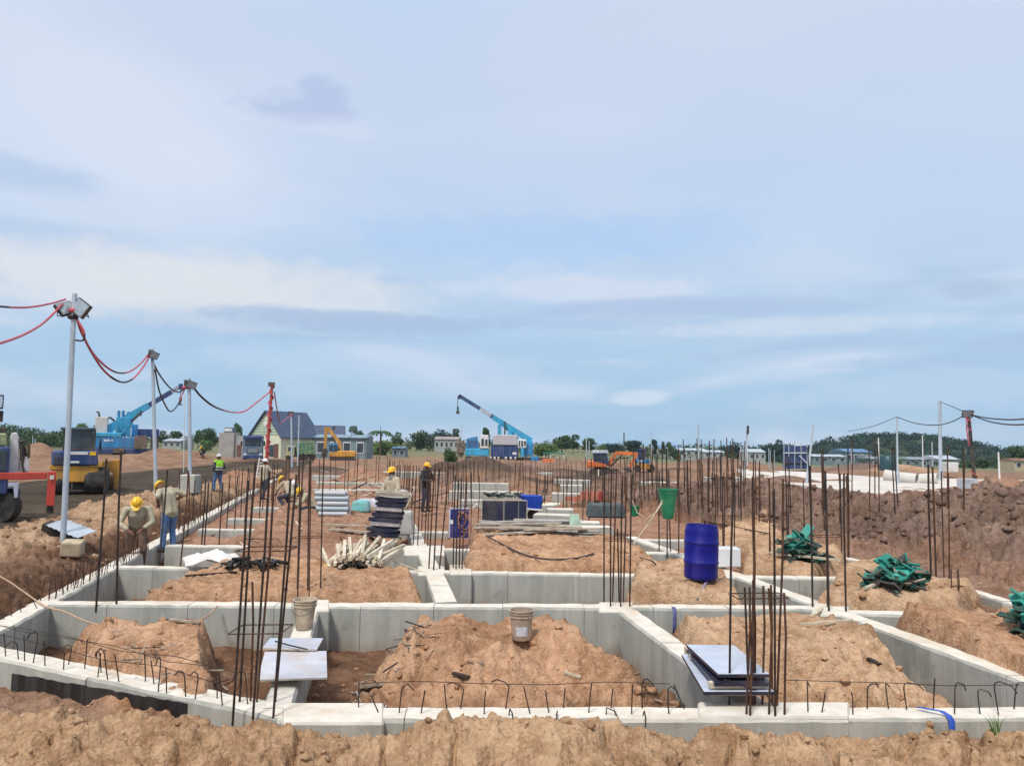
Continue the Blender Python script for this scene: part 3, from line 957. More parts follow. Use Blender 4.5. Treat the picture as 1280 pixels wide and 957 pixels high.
cage(319, 886, 6, .42, 2.14, 'tall bars with one tie standing before the white boards', 2, (.036, 0), rm=1.05, short=1)
cage(382, 748, 5, .36, 2.15, 'tall bars rising behind the dented paint bucket', 1, (-.012, 0), rm=1.1)
cage(947, 889, 5, .42, 2.04, 'thickest cluster of tall dark bars on the front beam', 1, (.02, 0), rm=.95, short=7, dp=.26)
cage(771, 756, 6, .36, 1.98, 'tall dark bars at the joint of two beams behind the clear bucket', 1, (.02, 0), rm=1.1, short=1)
cage(542, 712, 3, .19, 2.0, 'three dark bars on the stub beam nearest the blue hose panel', 0, (.05, 0), rm=1.35)
cage(572, 711, 4, .17, 1.75, 'four close bars standing before the blue hose panel', 0, (.02, 0), rm=1.25)
cage(121, 757, 1, .02, 2.15, 'single tall bar on the beam nearest the trench', 0, (.012, 0), rm=1.4)
cage(146, 756, 1, .02, 2.2, 'single tall bar second from the trench', 0, (-.002, 0), rm=1.4)
cage(199, 707, 1, .02, 1.75, 'bar standing before the worker in jeans', 0, (.02, 0), rm=1.4)
cage(226, 706, 1, .02, 1.75, 'bar just beside the worker in jeans', 0, (.02, 0), rm=1.4)
cage(259, 680, 3, .42, 1.45, 'three spaced bars on the beam beyond the worker in jeans', 0, (.01, 0), rm=1.5)
cage(288, 661, 2, .26, 1.45, 'pair of bars on the third stepped beam by the trench', 0, (.01, 0), rm=1.5)
cage(310, 648, 3, .55, 1.6, 'three bars on the fourth stepped beam by the trench', 1, (.01, 0), rm=1.5)
cage(330, 634, 3, .5, 1.5, 'bars before the worker in the white helmet', 1, (0, 0), rm=1.6)
cage(1036, 762, 4, .36, 2.1, 'tall bars at the beam crossing beside the spread green panels', 1, (.0, 0), rm=1.3)
cage(1167, 718, 2, .07, 2.05, 'thick pair of bars against the dark spoil bank', 0, (-.005, 0), rm=1.7, dp=.05)
cage(1185, 723, 3, .10, 1.95, 'three thin bars beside the thick pair on the outer beam', 0, (.01, 0), rm=1.1)
cage(1197, 754, 3, .10, .52, 'short thin stubs beside the spread green panels', 1, (0, 0), rm=.7)
cage(836, 691, 4, .38, 1.82, 'bars carrying the green bucket', 1, (0, 0), rm=1.3)
cage(908, 686, 5, .46, 1.75, 'bars behind the white box', 1, (.015, 0), rm=1.3)
cage(963, 702, 4, .55, 1.75, 'bars rising beside the tall green panel heap', 1, (.01, 0), rm=1.2)
cage(1058, 697, 3, .16, 1.85, 'bars at the far end of the outer beam', 0, (.0, 0), rm=1.3)
cage(1003, 690, 3, .5, 1.6, 'bars standing behind the tall green panel heap', 0, (.0, 0), rm=1.1)
cage(526, 681, 4, .36, 1.7, 'bars beside the standing worker with the cloth mask', 1, (.01, 0), rm=1.3)
cage(512, 662, 5, .6, 1.35, 'row of rusty bars by the mixer drum', 1, (0, 0), rm=1.3)
cage(585, 664, 4, .5, 1.55, 'thin bars behind the blue hose panel', 1, (0, 0), rm=1.1)
cage(732, 656, 2, .16, 1.35, 'pair of bars beside the pale concrete blocks', 0, (0, 0), rm=1.3)
# far clusters on the red ground, too alike to tell apart
far_rnd = random.Random(21)
FARC = []
for px, py, n, wd, h in [(706, 640, 4, .5, 1.2), (722, 632, 3, .5, 1.3), (752, 640, 3, .6, 1.5), (800, 640, 3, .4, 1.6), (862, 634, 4, .7, 1.5), (884, 640, 3, .5, 1.5), (925, 632, 4, .6, 1.6),
                         (943, 640, 3, .5, 1.5), (690, 622, 3, .5, 1.2), (742, 622, 4, .7, 1.5), (815, 620, 3, .5, 1.5), (667, 634, 2, .3, 1.5), (505, 636, 5, .7, 1.5), (520, 630, 4, .6, 1.5), (500, 622, 4, .7, 1.5),
                         (548, 630, 4, .7, 1.6), (566, 634, 3, .4, 1.6), (580, 626, 3, .6, 1.6), (440, 630, 2, .4, 1.6), (392, 640, 2, .35, 1.6), (345, 628, 3, .5, 1.5), (362, 622, 3, .5, 1.5),
                         (1025, 640, 3, .4, 1.7), (980, 640, 3, .5, 1.6), (1075, 640, 2, .4, 1.8), (1115, 640, 3, .5, 1.7), (1200, 635, 3, .4, 1.4), (1080, 620, 2, .5, 1.7), (772, 612, 3, .6, 1.4), (640, 612, 4, .8, 1.4), (655, 620, 3, .6, 1.5), (615, 600, 3, .8, 1.4), (660, 604, 4, .9, 1.4), (698, 606, 4, .9, 1.5), (728, 604, 3, .8, 1.5), (760, 605, 4, .8, 1.5), (790, 604, 3, .8, 1.5),
                         (832, 606, 4, .9, 1.5), (846, 616, 3, .6, 1.5), (875, 608, 4, .9, 1.6), (905, 612, 3, .8, 1.6), (420, 618, 3, .6, 1.5), (450, 602, 4, .8, 1.5), (478, 606, 4, .8, 1.4), (494, 610, 4, .8, 1.4), (508, 612, 4, .8, 1.4), (560, 606, 4, .8, 1.4), (590, 610, 4, .7, 1.4),
                         (300, 625, 3, .6, 1.4), (268, 645, 2, .4, 1.5), (245, 655, 2, .4, 1.5), (228, 668, 2, .4, 1.6), (675, 650, 2, .3, 1.4), (708, 622, 3, .6, 1.4), (895, 655, 3, .4, 1.6), (870, 650, 2, .4, 1.5), (940, 655, 3, .5, 1.6), (1040, 660, 2, .3, 1.7),
                         (682, 614, 4, .7, 1.5), (712, 614, 4, .7, 1.5), (746, 612, 4, .7, 1.5), (778, 622, 4, .6, 1.5), (806, 606, 4, .8, 1.5), (792, 632, 3, .5, 1.5), (738, 636, 3, .4, 1.4), (624, 606, 3, .7, 1.4), (600, 606, 4, .8, 1.4), (540, 604, 4, .8, 1.4), (574, 600, 4, .8, 1.4),
                         (645, 600, 3, .8, 1.4), (820, 634, 3, .5, 1.5), (855, 600, 3, .8, 1.5), (916, 605, 4, .7, 1.5)]:
    q = hit(px, py)
    FARC.append((px, py, cage(px, py, n, wd, h * 1.05, 'x', 0, (far_rnd.uniform(-.02, .02), 0), base=q, rm=1.5, group='far bar clusters on the red ground')))

ANCH = [(272, 600, 'the worker in the green vest'), (330, 600, 'the worker by the ladder'), (380, 610, 'the crouching workers'), (435, 600, 'the grey beams behind the white pipes'), (490, 600, 'the worker with the scarf'), (533, 610, 'the dark clothed worker'),
        (590, 575, 'the dark heap below the middle rig'), (630, 640, 'the black standing panels'), (664, 625, 'the blue wheelbarrow'), (738, 625, 'the orange nets'), (765, 590, 'the orange excavator'), (835, 630, 'the green bucket'), (876, 690, 'the blue drum'),
        (930, 585, 'the leaning dark topped pole'), (994, 588, 'the blue formwork tower'), (1005, 690, 'the taller green heap'), (1121, 600, 'the slim pale pole'), (1210, 600, 'the red ribboned pole')]
byA = {}
for px, py, o in FARC:
    k = min(ANCH, key=lambda a: abs(a[0] - px) + abs(a[1] - py)); byA.setdefault(k, []).append((px, py, o))
ORD = ['first', 'second', 'third', 'fourth', 'fifth', 'sixth', 'seventh', 'eighth', 'ninth', 'tenth', 'eleventh', 'twelfth']
for (ax, ay, nm), lst in byA.items():
    lst.sort(key=lambda t_: t_[0])
    for i, (px, py, o) in enumerate(lst):
        o['label'] = ('thin rusty far bars close to ' + nm) if len(lst) == 1 else ('thin rusty far bars near %s, %s from the left' % (nm, ORD[min(i, 11)]))

# ------------------------------------------------------------------ the next plots further back
rear = thing('foundation', 'low grey beams of the next plot behind the stacks', 'foundation', P(435, 604))
for a, b, zt, dp, lb in [((392, 594), (480, 596), .3, .75, None), ((396, 602), (486, 603.5), .25, .7, None), ((392, 611), (480, 612), .2, .7, None)]:
    ground_beam(P(*a, zt), P(*b, zt), wd=.45, depth=dp, parent=rear, zt=zt)
rear2 = thing('foundation', 'low grey beams of the next plot behind the dark panels', 'foundation', P(600, 610))
for a, b, zt, dp in [((566, 603), (636, 604), .28, .7), ((562, 613), (650, 614.5), .22, .7), ((575, 624), (640, 625), .15, .6)]:
    ground_beam(P(*a, zt), P(*b, zt), wd=.45, depth=dp, parent=rear2, zt=zt)
rear3 = thing('foundation', 'broken pale slab and beams on the red ground beyond the concrete blocks', 'foundation', P(716, 604))
for a, b, zt, dp in [((694, 599), (738, 600), .2, .4), ((700, 606), (730, 606.5), .12, .35), ((800, 602), (870, 603), .2, .45), ((480, 589), (556, 590), .25, .5), ((645, 590), (690, 590.5), .2, .5), ((690, 616), (752, 617), .12, .4), ((768, 620), (824, 621), .12, .4), ((655, 628), (700, 629), .1, .35), ((880, 596), (928, 596.5), .25, .5)]:
    ground_beam(P(*a, zt), P(*b, zt), wd=.9, depth=dp, parent=rear3, zt=zt)

# ================================================================== BUILDING MATERIALS LYING ABOUT
# boards across the bucket beam
def board(name, label, corners, z, th, mt, cat='board', group=None, edge=None):
    """sheet given by the photo corners of its top face (all at height z or per-corner heights)"""
    zs = z if isinstance(z, (list, tuple)) else [z] * 4
    q = [P(a, b, zz) for (a, b), zz in zip(corners, zs)]
    o = thing(name, label, cat, q[0], 0, group)
    m = MB()
    up = [v - q[0] for v in q]; lo = [v - Vector((0, 0, th)) for v in up]
    m.add(lo + up, [(3, 2, 1, 0), (4, 5, 6, 7), (0, 1, 5, 4), (1, 2, 6, 5), (2, 3, 7, 6), (3, 0, 4, 7)])
    m.mi = [1, 0, 1, 1, 1, 1]
    me = m.mesh('panel', [mt, edge or PLYEDGE])
    bm = bmesh.new(); bm.from_mesh(me); bmesh.ops.recalc_face_normals(bm, faces=bm.faces); bm.to_mesh(me); bm.free()
    bpy.data.objects.remove(o)
    o = link(name, me); o.location = q[0]
    tag(o, label, cat, group)
    return o
PLYWHITE = mat('worn_white_board', (.56, .57, .62), 0.45, 0, 0.1, 3, (.50, .40, .30), 0.6, 3.2, bump=.1)
board('plywood_sheet', 'whitish board lying nearer of the two across the bucket beam', [(322, 849), (409, 846), (408, 813), (331, 814)], [.10, .10, .03, .03], .018, PLYWHITE, group='boards across the bucket beam')
board('plywood_sheet', 'bluish white board lying behind on the bucket beam', [(328, 809), (396, 811), (404, 797), (338, 797)], [.07, .06, .035, .035], .02, PLYTOP, group='boards across the bucket beam')
stick = MB().tube([P(344, 801, .1), P(362, 806, .1), P(384, 811, .08)], .009, 5).build('wooden_stick', DARKBAR); tag(stick, 'dark stick lying on the bluish white board', 'stick')

# dark boards stacked beside the thick bar cluster
stk = [('topmost faded blue grey board of the stack at the thick bars', [(898, 842), (962, 842), (918, 806), (858, 805)], .30, PLYTOP),
       ('second board of the stack at the thick bars, dark edged', [(893, 853), (964, 853), (920, 812), (858, 811)], .235, PLYDARK),
       ('lowest board of the stack at the thick bars, pale edged', [(880, 864), (968, 864), (924, 818), (852, 817)], .165, PLYTOP)]
for lb, cs, z_, mt_ in stk:
    board('formwork_board', lb, cs, z_, .03, mt_, 'formwork board', 'boards stacked by the thick bars', edge=PLYDARK)
for k, z_ in enumerate((.205, .13)):
    a, b, c, d = [P(px, py, z_) for px, py in ((886, 855 + k * 9), (958, 855 + k * 9), (924, 822), (862, 820))]
    for w_, (u0, u1) in enumerate(((a, b), (d, c))):
        o = MB().beam((0, 0, 0), u1 - u0, .06, .05).build('timber_bearer', PALEWOOD); o.location = u0
        tag(o, '%s %s pale bearer between the boards at the thick bars' % (['upper', 'lower'][k], ['near', 'far'][w_]), 'timber')
a, b = P(858, 812, .1), P(905, 862, .1)
o = MB().beam((0, 0, 0), b - a, .05, .09).build('timber_plank', PALEWOOD); o.location = a
tag(o, 'long pale plank edge under the stacked boards on the beam side', 'timber')
for px, py, z_ in ((925, 868, 0), (884, 850, 0)):
    q = P(px, py, 0)
    o = MB().box((-.12, -.1, 0), (.12, .1, .12)).build('concrete_block', CONC); o.location = q
    tag(o, 'small block propping the boards at the %s' % ('thick bars' if px > 900 else 'beam side'), 'block')

# the buckets
def bucket(name, label, loc, r0, r1, h, mt, tilt=(0, 0), cat='bucket', handle=True, ribs=(.78, .9), inside=None):
    o = thing(name, label, cat, loc)
    o.rotation_euler = (tilt[0], tilt[1], 0)
    pr = [(r0 * .96, 0), (r0, .01)]
    def rad(f): return r0 + (r1 - r0) * f
    for f in (.2, .4, .6):
        pr.append((rad(f), h * f))
    for f in ribs:
        pr += [(rad(f), h * (f - .02)), (rad(f) + .010, h * (f - .015)), (rad(f) + .010, h * (f + .015)), (rad(f), h * (f + .02))]
    pr += [(r1, h * .965), (r1 + .012, h * .97), (r1 + .012, h), (r1 - .006, h), (r1 - .01, h * .95), (r0 * .9, h * .3), (r0 * .2, h * .28)]
    MB().lathe(pr, 22).build('body', mt, o, True)
    if handle:
        pts = [(-(r1 + .012), 0, h * .86)] + [(-(r1 + .012) * math.cos(t), -(.05 + r1 * .95) * math.sin(t), h * (.86 - .32 * math.sin(t))) for t in np.linspace(.25, PI - .25, 9)] + [((r1 + .012), 0, h * .86)]
        MB().tube(pts, .004, 5).build('handle', STEEL, o, True)
    return o
BUCKETMAT = mat('paint_splashed_bucket', (.48, .40, .29), 0.6, 0, 0.3, 8, (.34, .24, .16), 0.75, 7)
CLEARB = mat('dusty_clear_plastic', (.38, .30, .23), 0.4, 0, 0.3, 6, (.46, .31, .21), 0.7, 6)
q = P(380, 785, .012)
bucket('paint_bucket', 'dented cement splashed bucket standing on a narrow beam', q, .105, .145, .365, BUCKETMAT)
q = hit(652, 803)
bk = bucket('plastic_bucket', 'dusty clear bucket with a pale label on the orange mound', q + Vector((0, 0, -.01)), .118, .142, .35, CLEARB, tilt=(.0, -.02), handle=False)
lab = MB(); vs = []; fs = []
for i in range(9):
    t = -PI / 2 - .55 + i * 1.1 / 8
    for zz in (.06, .17):
        rr = .118 + .024 * zz / .35 + .003
        vs.append((rr * math.cos(t), rr * math.sin(t), zz))
    if i: fs.append((i * 2 - 2, i * 2, i * 2 + 1, i * 2 - 1))
lab.add(vs, fs).build('label_sticker', mat('grey_label_paper', (.60, .60, .64), .6, 0, .15, 20, (.35, .35, .42), .5, 30), bk)

# blue drum
q = hit(876, 722); q.z = gz(q.x, q.y) - .02
dr = thing('plastic_drum', 'tall blue plastic drum standing on the tan earth hump', 'drum', q)
dr.rotation_euler = (.0, .03, .4); dr.scale = (.95, .95, .93)
R_ = .288
MB().lathe([(R_ * .93, 0), (R_ * .985, .03), (R_, .10), (R_, .26), (R_ + .012, .275), (R_ + .012, .30), (R_, .315), (R_ + .004, .5), (R_, .60), (R_ + .012, .615), (R_ + .012, .64), (R_, .655),
            (R_, .80), (R_ * .98, .86), (R_ * .93, .895), (R_ * .93, .93), (R_ * .88, .93), (R_ * .87, .89), (.01, .885)], 36).build('barrel', BLUEDRUM, dr, True)
for a_ in (.9, 3.6):
    MB().cyl((.16 * math.cos(a_), .16 * math.sin(a_), .88), (.16 * math.cos(a_), .16 * math.sin(a_), .925), .04, 10).build('bung', BLUEDRUM, dr)
o = MB().box((-.22, -.17, 0), (.22, .17, .36)).build('white_box', mat('white_plastic', (.66, .68, .70), .4, 0, .08, 3, (.5, .45, .38), .3, 3)); o.location = P(909, 707, .06); bevel(o, .02, 2)
tag(o, 'white box standing behind the blue drum', 'box')
q = P(909, 707, 0)
m = MB()
for a_ in (-.2, -.08, .18):
    m.beam((a_, -.12, -.02), (a_, -.12, .06), .03, .03); m.beam((a_, .12, -.02), (a_, .12, .06), .03, .03)
m.beam((-.2, -.12, .045), (.18, -.12, .045), .03, .03); m.beam((-.2, .12, .045), (.18, .12, .045), .03, .03); m.beam((-.08, -.12, .045), (-.08, .12, .045), .03, .03)
o = m.build('box_stand', DARKBAR); o.location = q; tag(o, 'little dark legs under the white box', 'stand')

# green bucket hung on the bars
q = at(835, 648, 15.6)
gb = bucket('green_bucket', 'bright green plastic bucket hung among the bars', q, .11, .205, .62, GREENPLASTIC, handle=False, ribs=(.86, .94))
rp = MB().tube([at(828, 625, 15.4), at(815, 648, 15.3), at(800, 668, 15.2), at(792, 680, 15.0)], .012, 5).build('pale_rope', PALEWOOD); tag(rp, 'pale rope hanging from the green bucket', 'rope')
rp = MB().tube([at(790, 625, 15.2), at(797, 641, 15.2), at(808, 648, 15.2), at(820, 640, 15.2), at(828, 628, 15.3)], .011, 5).build('pale_rope', PALEWOOD); tag(rp, 'pale rope looped between the green bucket and the next bars', 'rope')
q = hit(793, 645)
bucket('green_bucket', 'small dark green tub on the earth behind the tall bars', q, .14, .19, .36, GREENPLASTIC, handle=False)

# heaps of green steel panels: each panel a thing, tossed on one another
def panel_mesh(L, W, mt):
    m = MB(); m.box((-L / 2, -W / 2, -.003), (L / 2, W / 2, .003))
    e = .04
    for (a, b) in (((-L / 2, -W / 2), (L / 2, -W / 2 + .005)), ((-L / 2, W / 2 - .005), (L / 2, W / 2)), ((-L / 2, -W / 2 + .005), (-L / 2 + .005, W / 2 - .005)), ((L / 2 - .005, -W / 2 + .005), (L / 2, W / 2 - .005))):
        m.box((a[0], a[1], -e), (b[0], b[1], -.003))
    for k in (-.25, 0, .25):
        m.box((L * k - .003, -W / 2 + .006, -e), (L * k + .003, W / 2 - .006, -.003))
    return m.mesh('steel_panel', mt)
def bent_mesh(L, W, mt, b):
    m = MB(); vs = []; fs = []
    for i in range(5):
        x = (i / 4 - .5) * L; zz = b * (abs(i - 2) / 2) ** 1.5 + .012 * math.sin(i * 2.3 + L * 9)
        vs += [(x, -W / 2, zz - .03), (x, -W / 2 + .006, zz), (x, W / 2 - .006, zz + .02 * math.sin(i)), (x, W / 2, zz - .03)]
        if i:
            for k_ in range(3): fs.append(((i - 1) * 4 + k_, i * 4 + k_, i * 4 + k_ + 1, (i - 1) * 4 + k_ + 1))
    o = m.add(vs, fs); me = o.mesh('steel_panel', mt)
    bm = bmesh.new(); bm.from_mesh(me); bmesh.ops.solidify(bm, geom=bm.faces[:], thickness=.006); bm.to_mesh(me); bm.free()
    return me
TEALP = mat('bright_teal_paint', (.03, .38, .30), .55, 0, .25, 4, (.12, .10, .07), .35, 4)
PM = [panel_mesh(.9, .22, GREENPAINT), panel_mesh(.7, .3, GREENPAINT), panel_mesh(1.0, .18, DARKGREEN), panel_mesh(.5, .26, GREENPAINT), panel_mesh(.8, .2, DARKGREEN), panel_mesh(.6, .2, STEEL), bent_mesh(.7, .26, TEALP, .12), bent_mesh(.55, .3, TEALP, -.1), bent_mesh(.6, .24, GREENPAINT, .16), bent_mesh(.8, .16, DARKGREEN, -.12), bent_mesh(.7, .1, TIMBER, .05)]
def panel_heap(loc, rx, ry, h, n, label, seed, group):
    rnd = random.Random(seed)
    root = thing('panel_heap', label, 'panel heap', loc, 0, group)
    for i in range(n):
        f = i / n
        a = rnd.uniform(0, 2 * PI); rr = (1 - f) ** .7 * rnd.uniform(.2, 1)
        me = PM[rnd.choice((0, 2, 4, 5, 2, 4, 9, 9, 10, 10, 8, 5) if f < .5 else (1, 3, 6, 0, 8, 2, 4, 9, 10, 7, 5))]
        o = link('steel_panel', me, root)
        x, y = loc[0] + rx * rr * math.cos(a), loc[1] + ry * rr * math.sin(a)
        o.location = Vector((x, y, max(gz(x, y), loc[2] - .1) + .04 + h * f * rnd.uniform(.75, 1.05))) - Vector(loc); k = rnd.uniform(.4, .75); o.scale = (k, k * rnd.uniform(.8, 1.3), k)
        o.rotation_euler = (rnd.uniform(-.8, .8), rnd.uniform(-.6, .6), rnd.uniform(-1.6, 1.6))
panel_heap(P(1004, 700, .12), .64, .45, .50, 90, 'taller heap of green and dark steel panels behind the thick bars', 5, 'heaps of green steel panels')
panel_heap(P(1122, 738, .13), .52, .42, .42, 84, 'spread heap of bright green steel panels on the tan platform', 6, 'heaps of green steel panels')
panel_heap(P(1296, 793, .18), .36, .4, .36, 44, 'small heap of green and dark panels cut by the frame edge', 8, 'heaps of green steel panels')
for px0, py0, px1, py1, lb in ((960, 690, 1050, 700, 'taller'), (1082, 735, 1112, 722, 'spread')):
    a, b = P(px0, py0, .22), P(px1, py1, .3)
    o = MB().beam((0, 0, 0), b - a, .05, .04).build('timber_batten', PALEWOOD); o.location = a
    tag(o, 'pale batten lying in the %s green panel heap' % lb, 'timber')

# pale squared poles bundled end-on
bq = P(444, 712, .12)
rnd = random.Random(3)
bun = thing('pole_bundle', 'bundle of pale squared timber poles lying end on over black pipes', 'timber poles', bq)
for i in range(44):
    row = i // 15
    fx = (i % 15) / 14 - .5
    me_i = i % 3
    if i < 3:
        PALEPOLE = globals().setdefault('PALEPOLE', [])
        PALEPOLE.append(MB().beam((0, 0, 0), (0, 1.15, 0), .055, .055).mesh('timber_pole', [PALEWOOD, mat('cream_timber', (.66, .60, .48), .8, 0, .2, 7, (.4, .3, .2), .4, 4), PALEWOOD][i]))
    o = link('timber_pole', PALEPOLE[me_i], bun)
    edge = abs(fx) * .25
    o.location = Vector((fx * .92 + rnd.uniform(-.02, .02), .1 + rnd.uniform(-.12, .1), .26 - row * .07 - edge + rnd.uniform(-.03, .03)))
    o.rotation_euler = (rnd.uniform(.06, .17), rnd.uniform(-.4, .4), -fx * .3 + rnd.uniform(-.22, .22))
m = MB()
for i in range(26):
    a, b = rnd.uniform(-.42, .42), rnd.uniform(0, .16)
    m.cyl((a, -.05 + rnd.uniform(-.05, .1), b), (a + rnd.uniform(-.1, .1), .9, b), .028, 7)
o = m.build('black_pipes', BLACK); o.location = bq + Vector((0.05, .1, -.02)); tag(o, 'black pipes heaped under the pale pole bundle', 'pipes', kind='stuff')
# black pipe offcuts behind the left bars
hq = P(316, 708, .12)
pipe_me = MB().lathe([(.035, 0), (.035, .35), (.026, .35), (.026, .02)], 9).mesh('pipe_offcut', BLACK, True)
pipe_me2 = MB().lathe([(.03, 0), (.03, .28), (.022, .28), (.022, .02)], 9).mesh('pipe_offcut', mat('grey_pipe', (.3, .29, .28), .6), True)
ph = thing('pipe_heap', 'small heap of short black pipe offcuts on the red earth', 'pipes', hq)
for i in range(26):
    o = link('pipe_offcut', pipe_me if i % 4 else pipe_me2, ph)
    o.location = Vector((rnd.uniform(-.45, .45), rnd.uniform(-.2, .2), .03 + rnd.uniform(0, .12)))
    o.rotation_euler = (PI / 2 + rnd.uniform(-.3, .3), 0, rnd.uniform(-1.2, 1.2))

# stack of dark formwork panels with pale rims, leaning
sq = P(481, 672, .1)
for i in range(9):
    o = thing('plywood_board', ['lowest dark panel of the leaning stack', 'second dark panel from the bottom of the leaning stack', 'third panel from the bottom of the leaning stack with pale lining', 'fourth dark panel of the leaning stack, above the lower pale lining', 'middle dark panel of the leaning stack', 'sixth panel of the leaning stack with the upper pale lining', 'dark panel third from the top of the leaning stack', 'dark panel just under the whitish top of the leaning stack', 'whitish topmost panel of the leaning stack'][i], 'board',
              sq + Vector((-.08 + .026 * i + rnd.uniform(-.03, .03), .25, .02 + i * .118)), rnd.uniform(-.12, .12), 'leaning stack of dark panels')
    o.rotation_euler.x = .02; o.rotation_euler.y = .06
    a, b = .36 - .012 * (i % 3), .32
    if i == 8: a, b = .42, .34
    xs_ = [(-1 + k_ / 4) * a for k_ in range(9)]
    bow = .045 * rnd.uniform(.3, 1)
    MB().prism([(x_, bow * (x_ / a) ** 2) for x_ in xs_] + [(x_, bow * (x_ / a) ** 2 + .034) for x_ in reversed(xs_)], -b, b).build('sheet', WHITE if i == 8 else PLYDARK, o)
    m = MB()
    rmt = (PLYEDGE if i in (2, 5) else PLYDARK) if i < 8 else TIMBER
    MB().box((-a - .002, -b - .004, .037), (a, -b + .05, .105)).build('rim', rmt, o); MB().box((-a, b - .05, .037), (a, b, .105)).build('rim', rmt, o)
    if i % 3 == 2 and i < 8:
        MB().box((-a - .01, -b - .012, .106), (a, b, .114)).build('lining', mat('pale_lilac_sheet', (.45, .44, .52), .5, 0, .2, 4), o)
# pale sheet covered crate next to it
o = MB().box((-.20, -.2, 0), (.20, .2, .62), taper=.04).build('wrapped_pallet', mat('clear_film', (.50, .50, .47), .35, 0, .25, 5, (.33, .30, .26), .5, 5, bump=.5, bscale=9)); o.location = P(507, 668, .0); bevel(o, .05, 2)
tag(o, 'film wrapped grey pallet beside the leaning dark stack', 'pallet')
# white pipes and panels stack
for i, (px, py, L, mtn) in enumerate([(417, 646, .85, 0), (414, 646, .95, 1), (413, 646, .9, 0), (412, 646, 1.0, 1), (410, 646, .9, 0)]):
    q = P(px, py, .1) + Vector((0, .05 * i, i * .150))
    mt_ = [mat('white_pipe', (.42, .45, .47), .4, 0, .1, 3, (.4, .36, .33), .4, 3), mat('pale_blue_pipe', (.31, .39, .44), .4, 0, .1, 3, (.4, .38, .36), .4, 3)][mtn]
    o = thing('pipe_bundle', ['lowest white pipes of the stack by the pole bundle', 'second layer of pale pipes by the pole bundle', 'middle layer of white pipes by the pole bundle', 'fourth layer of pale blue pipes by the pole bundle', 'top layer of white pipes by the pole bundle'][i], 'pipes', q, .03, 'stack of white pipes')
    for k in range(3):
        p_ = MB().cyl((-L / 2, 0, 0), (L / 2, 0, 0), .073, 10).build('pipe', mt_, o, True); p_.location = (rnd.uniform(-.06, .06), k * .18, .09)
o = MB().box((-.3, -.25, 0), (.3, .25, .38), taper=.04).build('teal_sack', mat('teal_sack', (.16, .45, .45), .8, 0, .2, 6, (.4, .4, .38), .4, 4)); o.location = P(451, 640, .1); bevel(o, .09, 3); tag(o, 'teal sack lying between white pipes and dark stack', 'sack')
o = MB().box((-.45, -.3, 0), (.45, .3, .3), taper=.06).build('grey_sack', mat('pale_grey_sack', (.48, .48, .52), .8, 0, .2, 6)); o.location = P(462, 634, .12); bevel(o, .1, 3); tag(o, 'pale grey sack behind the teal sack', 'sack')
# earthy planks in front of them
for i, (a, b) in enumerate((((408, 655), (462, 658)), ((412, 661), (462, 665)))):
    p0, p1 = P(*a, .2), P(*b, .2)
    o = MB().beam((0, 0, 0), p1 - p0, .2, .035).build('timber_plank', TIMBER); o.location = p0; tag(o, 'muddy plank %s before the white pipes' % ('nearer' if i else 'further'), 'timber')

# blue panel with a coiled hose
q = P(574, 672, .05)
pn = thing('plywood_board', 'upright blue panel with a coiled hose hung on it', 'board', q, .02)
W_, H_ = .45, .70
m = MB(); m.box((-W_ / 2, -.02, 0), (W_ / 2, .02, H_)); bevel(m.build('sheet', mat('deep_blue_sheet', (.022, .032, .22), .4, 0, .25, 3, (.22, .15, .12), .35, 3), pn), .006)
m = MB(); m.box((-W_ / 2 - .035, -.03, 0), (-W_ / 2 - .002, .03, H_ + .01)); m.box((-W_ / 2, -.03, H_ + .002), (W_ / 2, .03, H_ + .03)); m.build('rim', PLYTOP, pn)
MB().box((-W_ / 2 - .01, -.035, .34), (-W_ / 2 + .07, -.031, .44)).build('label_plate', WHITE, pn)
hs = thing('hose', 'reddish hose coiled over the blue panel', 'hose', q)
m = MB()
pts = []
for t in np.linspace(-.6, 3.6 * 2 * PI, 70):
    rr = .11 + .018 * math.sin(t * 1.7) + .004 * t
    pts.append((.03 + rr * math.cos(t) * .8 + .006 * t, -.05 - .012 * math.sin(t * .5), .50 - .007 * t + rr * math.sin(t) * (1.0 + .03 * t)))
pts += [(.20, -.06, .22), (.16, -.07, .08), (.0, -.12, .02)]
m.tube(pts, .011, 6)
m.tube([(-.06, -.05, .62), (.04, -.055, .66), (.15, -.06, .60), (.24, -.06, .42), (.28, -.05, .30)], .014, 6)
m.build('coil', mat('reddish_hose', (.34, .17, .15), .6, 0, .2, 6), hs, True)
# pair of black panels standing
for i, (px, w_) in enumerate(((615.5, .56), (644, .60))):
    q = P(px, 661, .06)
    o = thing('plywood_board', ['black panel standing upright next to the blue hose panel', 'wider black panel standing with pale seam by the wheelbarrow'][i], 'board', q, 0, 'black standing panels')
    bevel(MB().box((-w_ / 2, -.03, 0), (w_ / 2, .03, .76)).build('sheet', PLYDARK, o), .008)
    rb = [((-w_ / 2 - .03, -.04, 0), (-w_ / 2 - .004, .04, .78)), ((-w_ / 2, -.035, .762), (w_ / 2, .035, .785))]
    if i: rb += [((w_ / 2 + .004, -.035, 0), (w_ / 2 + .02, .035, .76)), ((.08, -.036, .0), (.088, -.031, .76))]
    for r0_, r1_ in rb: MB().box(r0_, r1_).build('rim', PLYEDGE, o)
q = P(630, 645, .55)
m = MB()
for i in range(14):
    a = rnd.uniform(-.5, .5)
    m.tube([(a, rnd.uniform(-.2, .2), .0), (a + rnd.uniform(-.3, .3), rnd.uniform(-.2, .2), rnd.uniform(.04, .16)), (a + rnd.uniform(-.5, .5), rnd.uniform(-.2, .2), rnd.uniform(0, .06))], .02, 5)
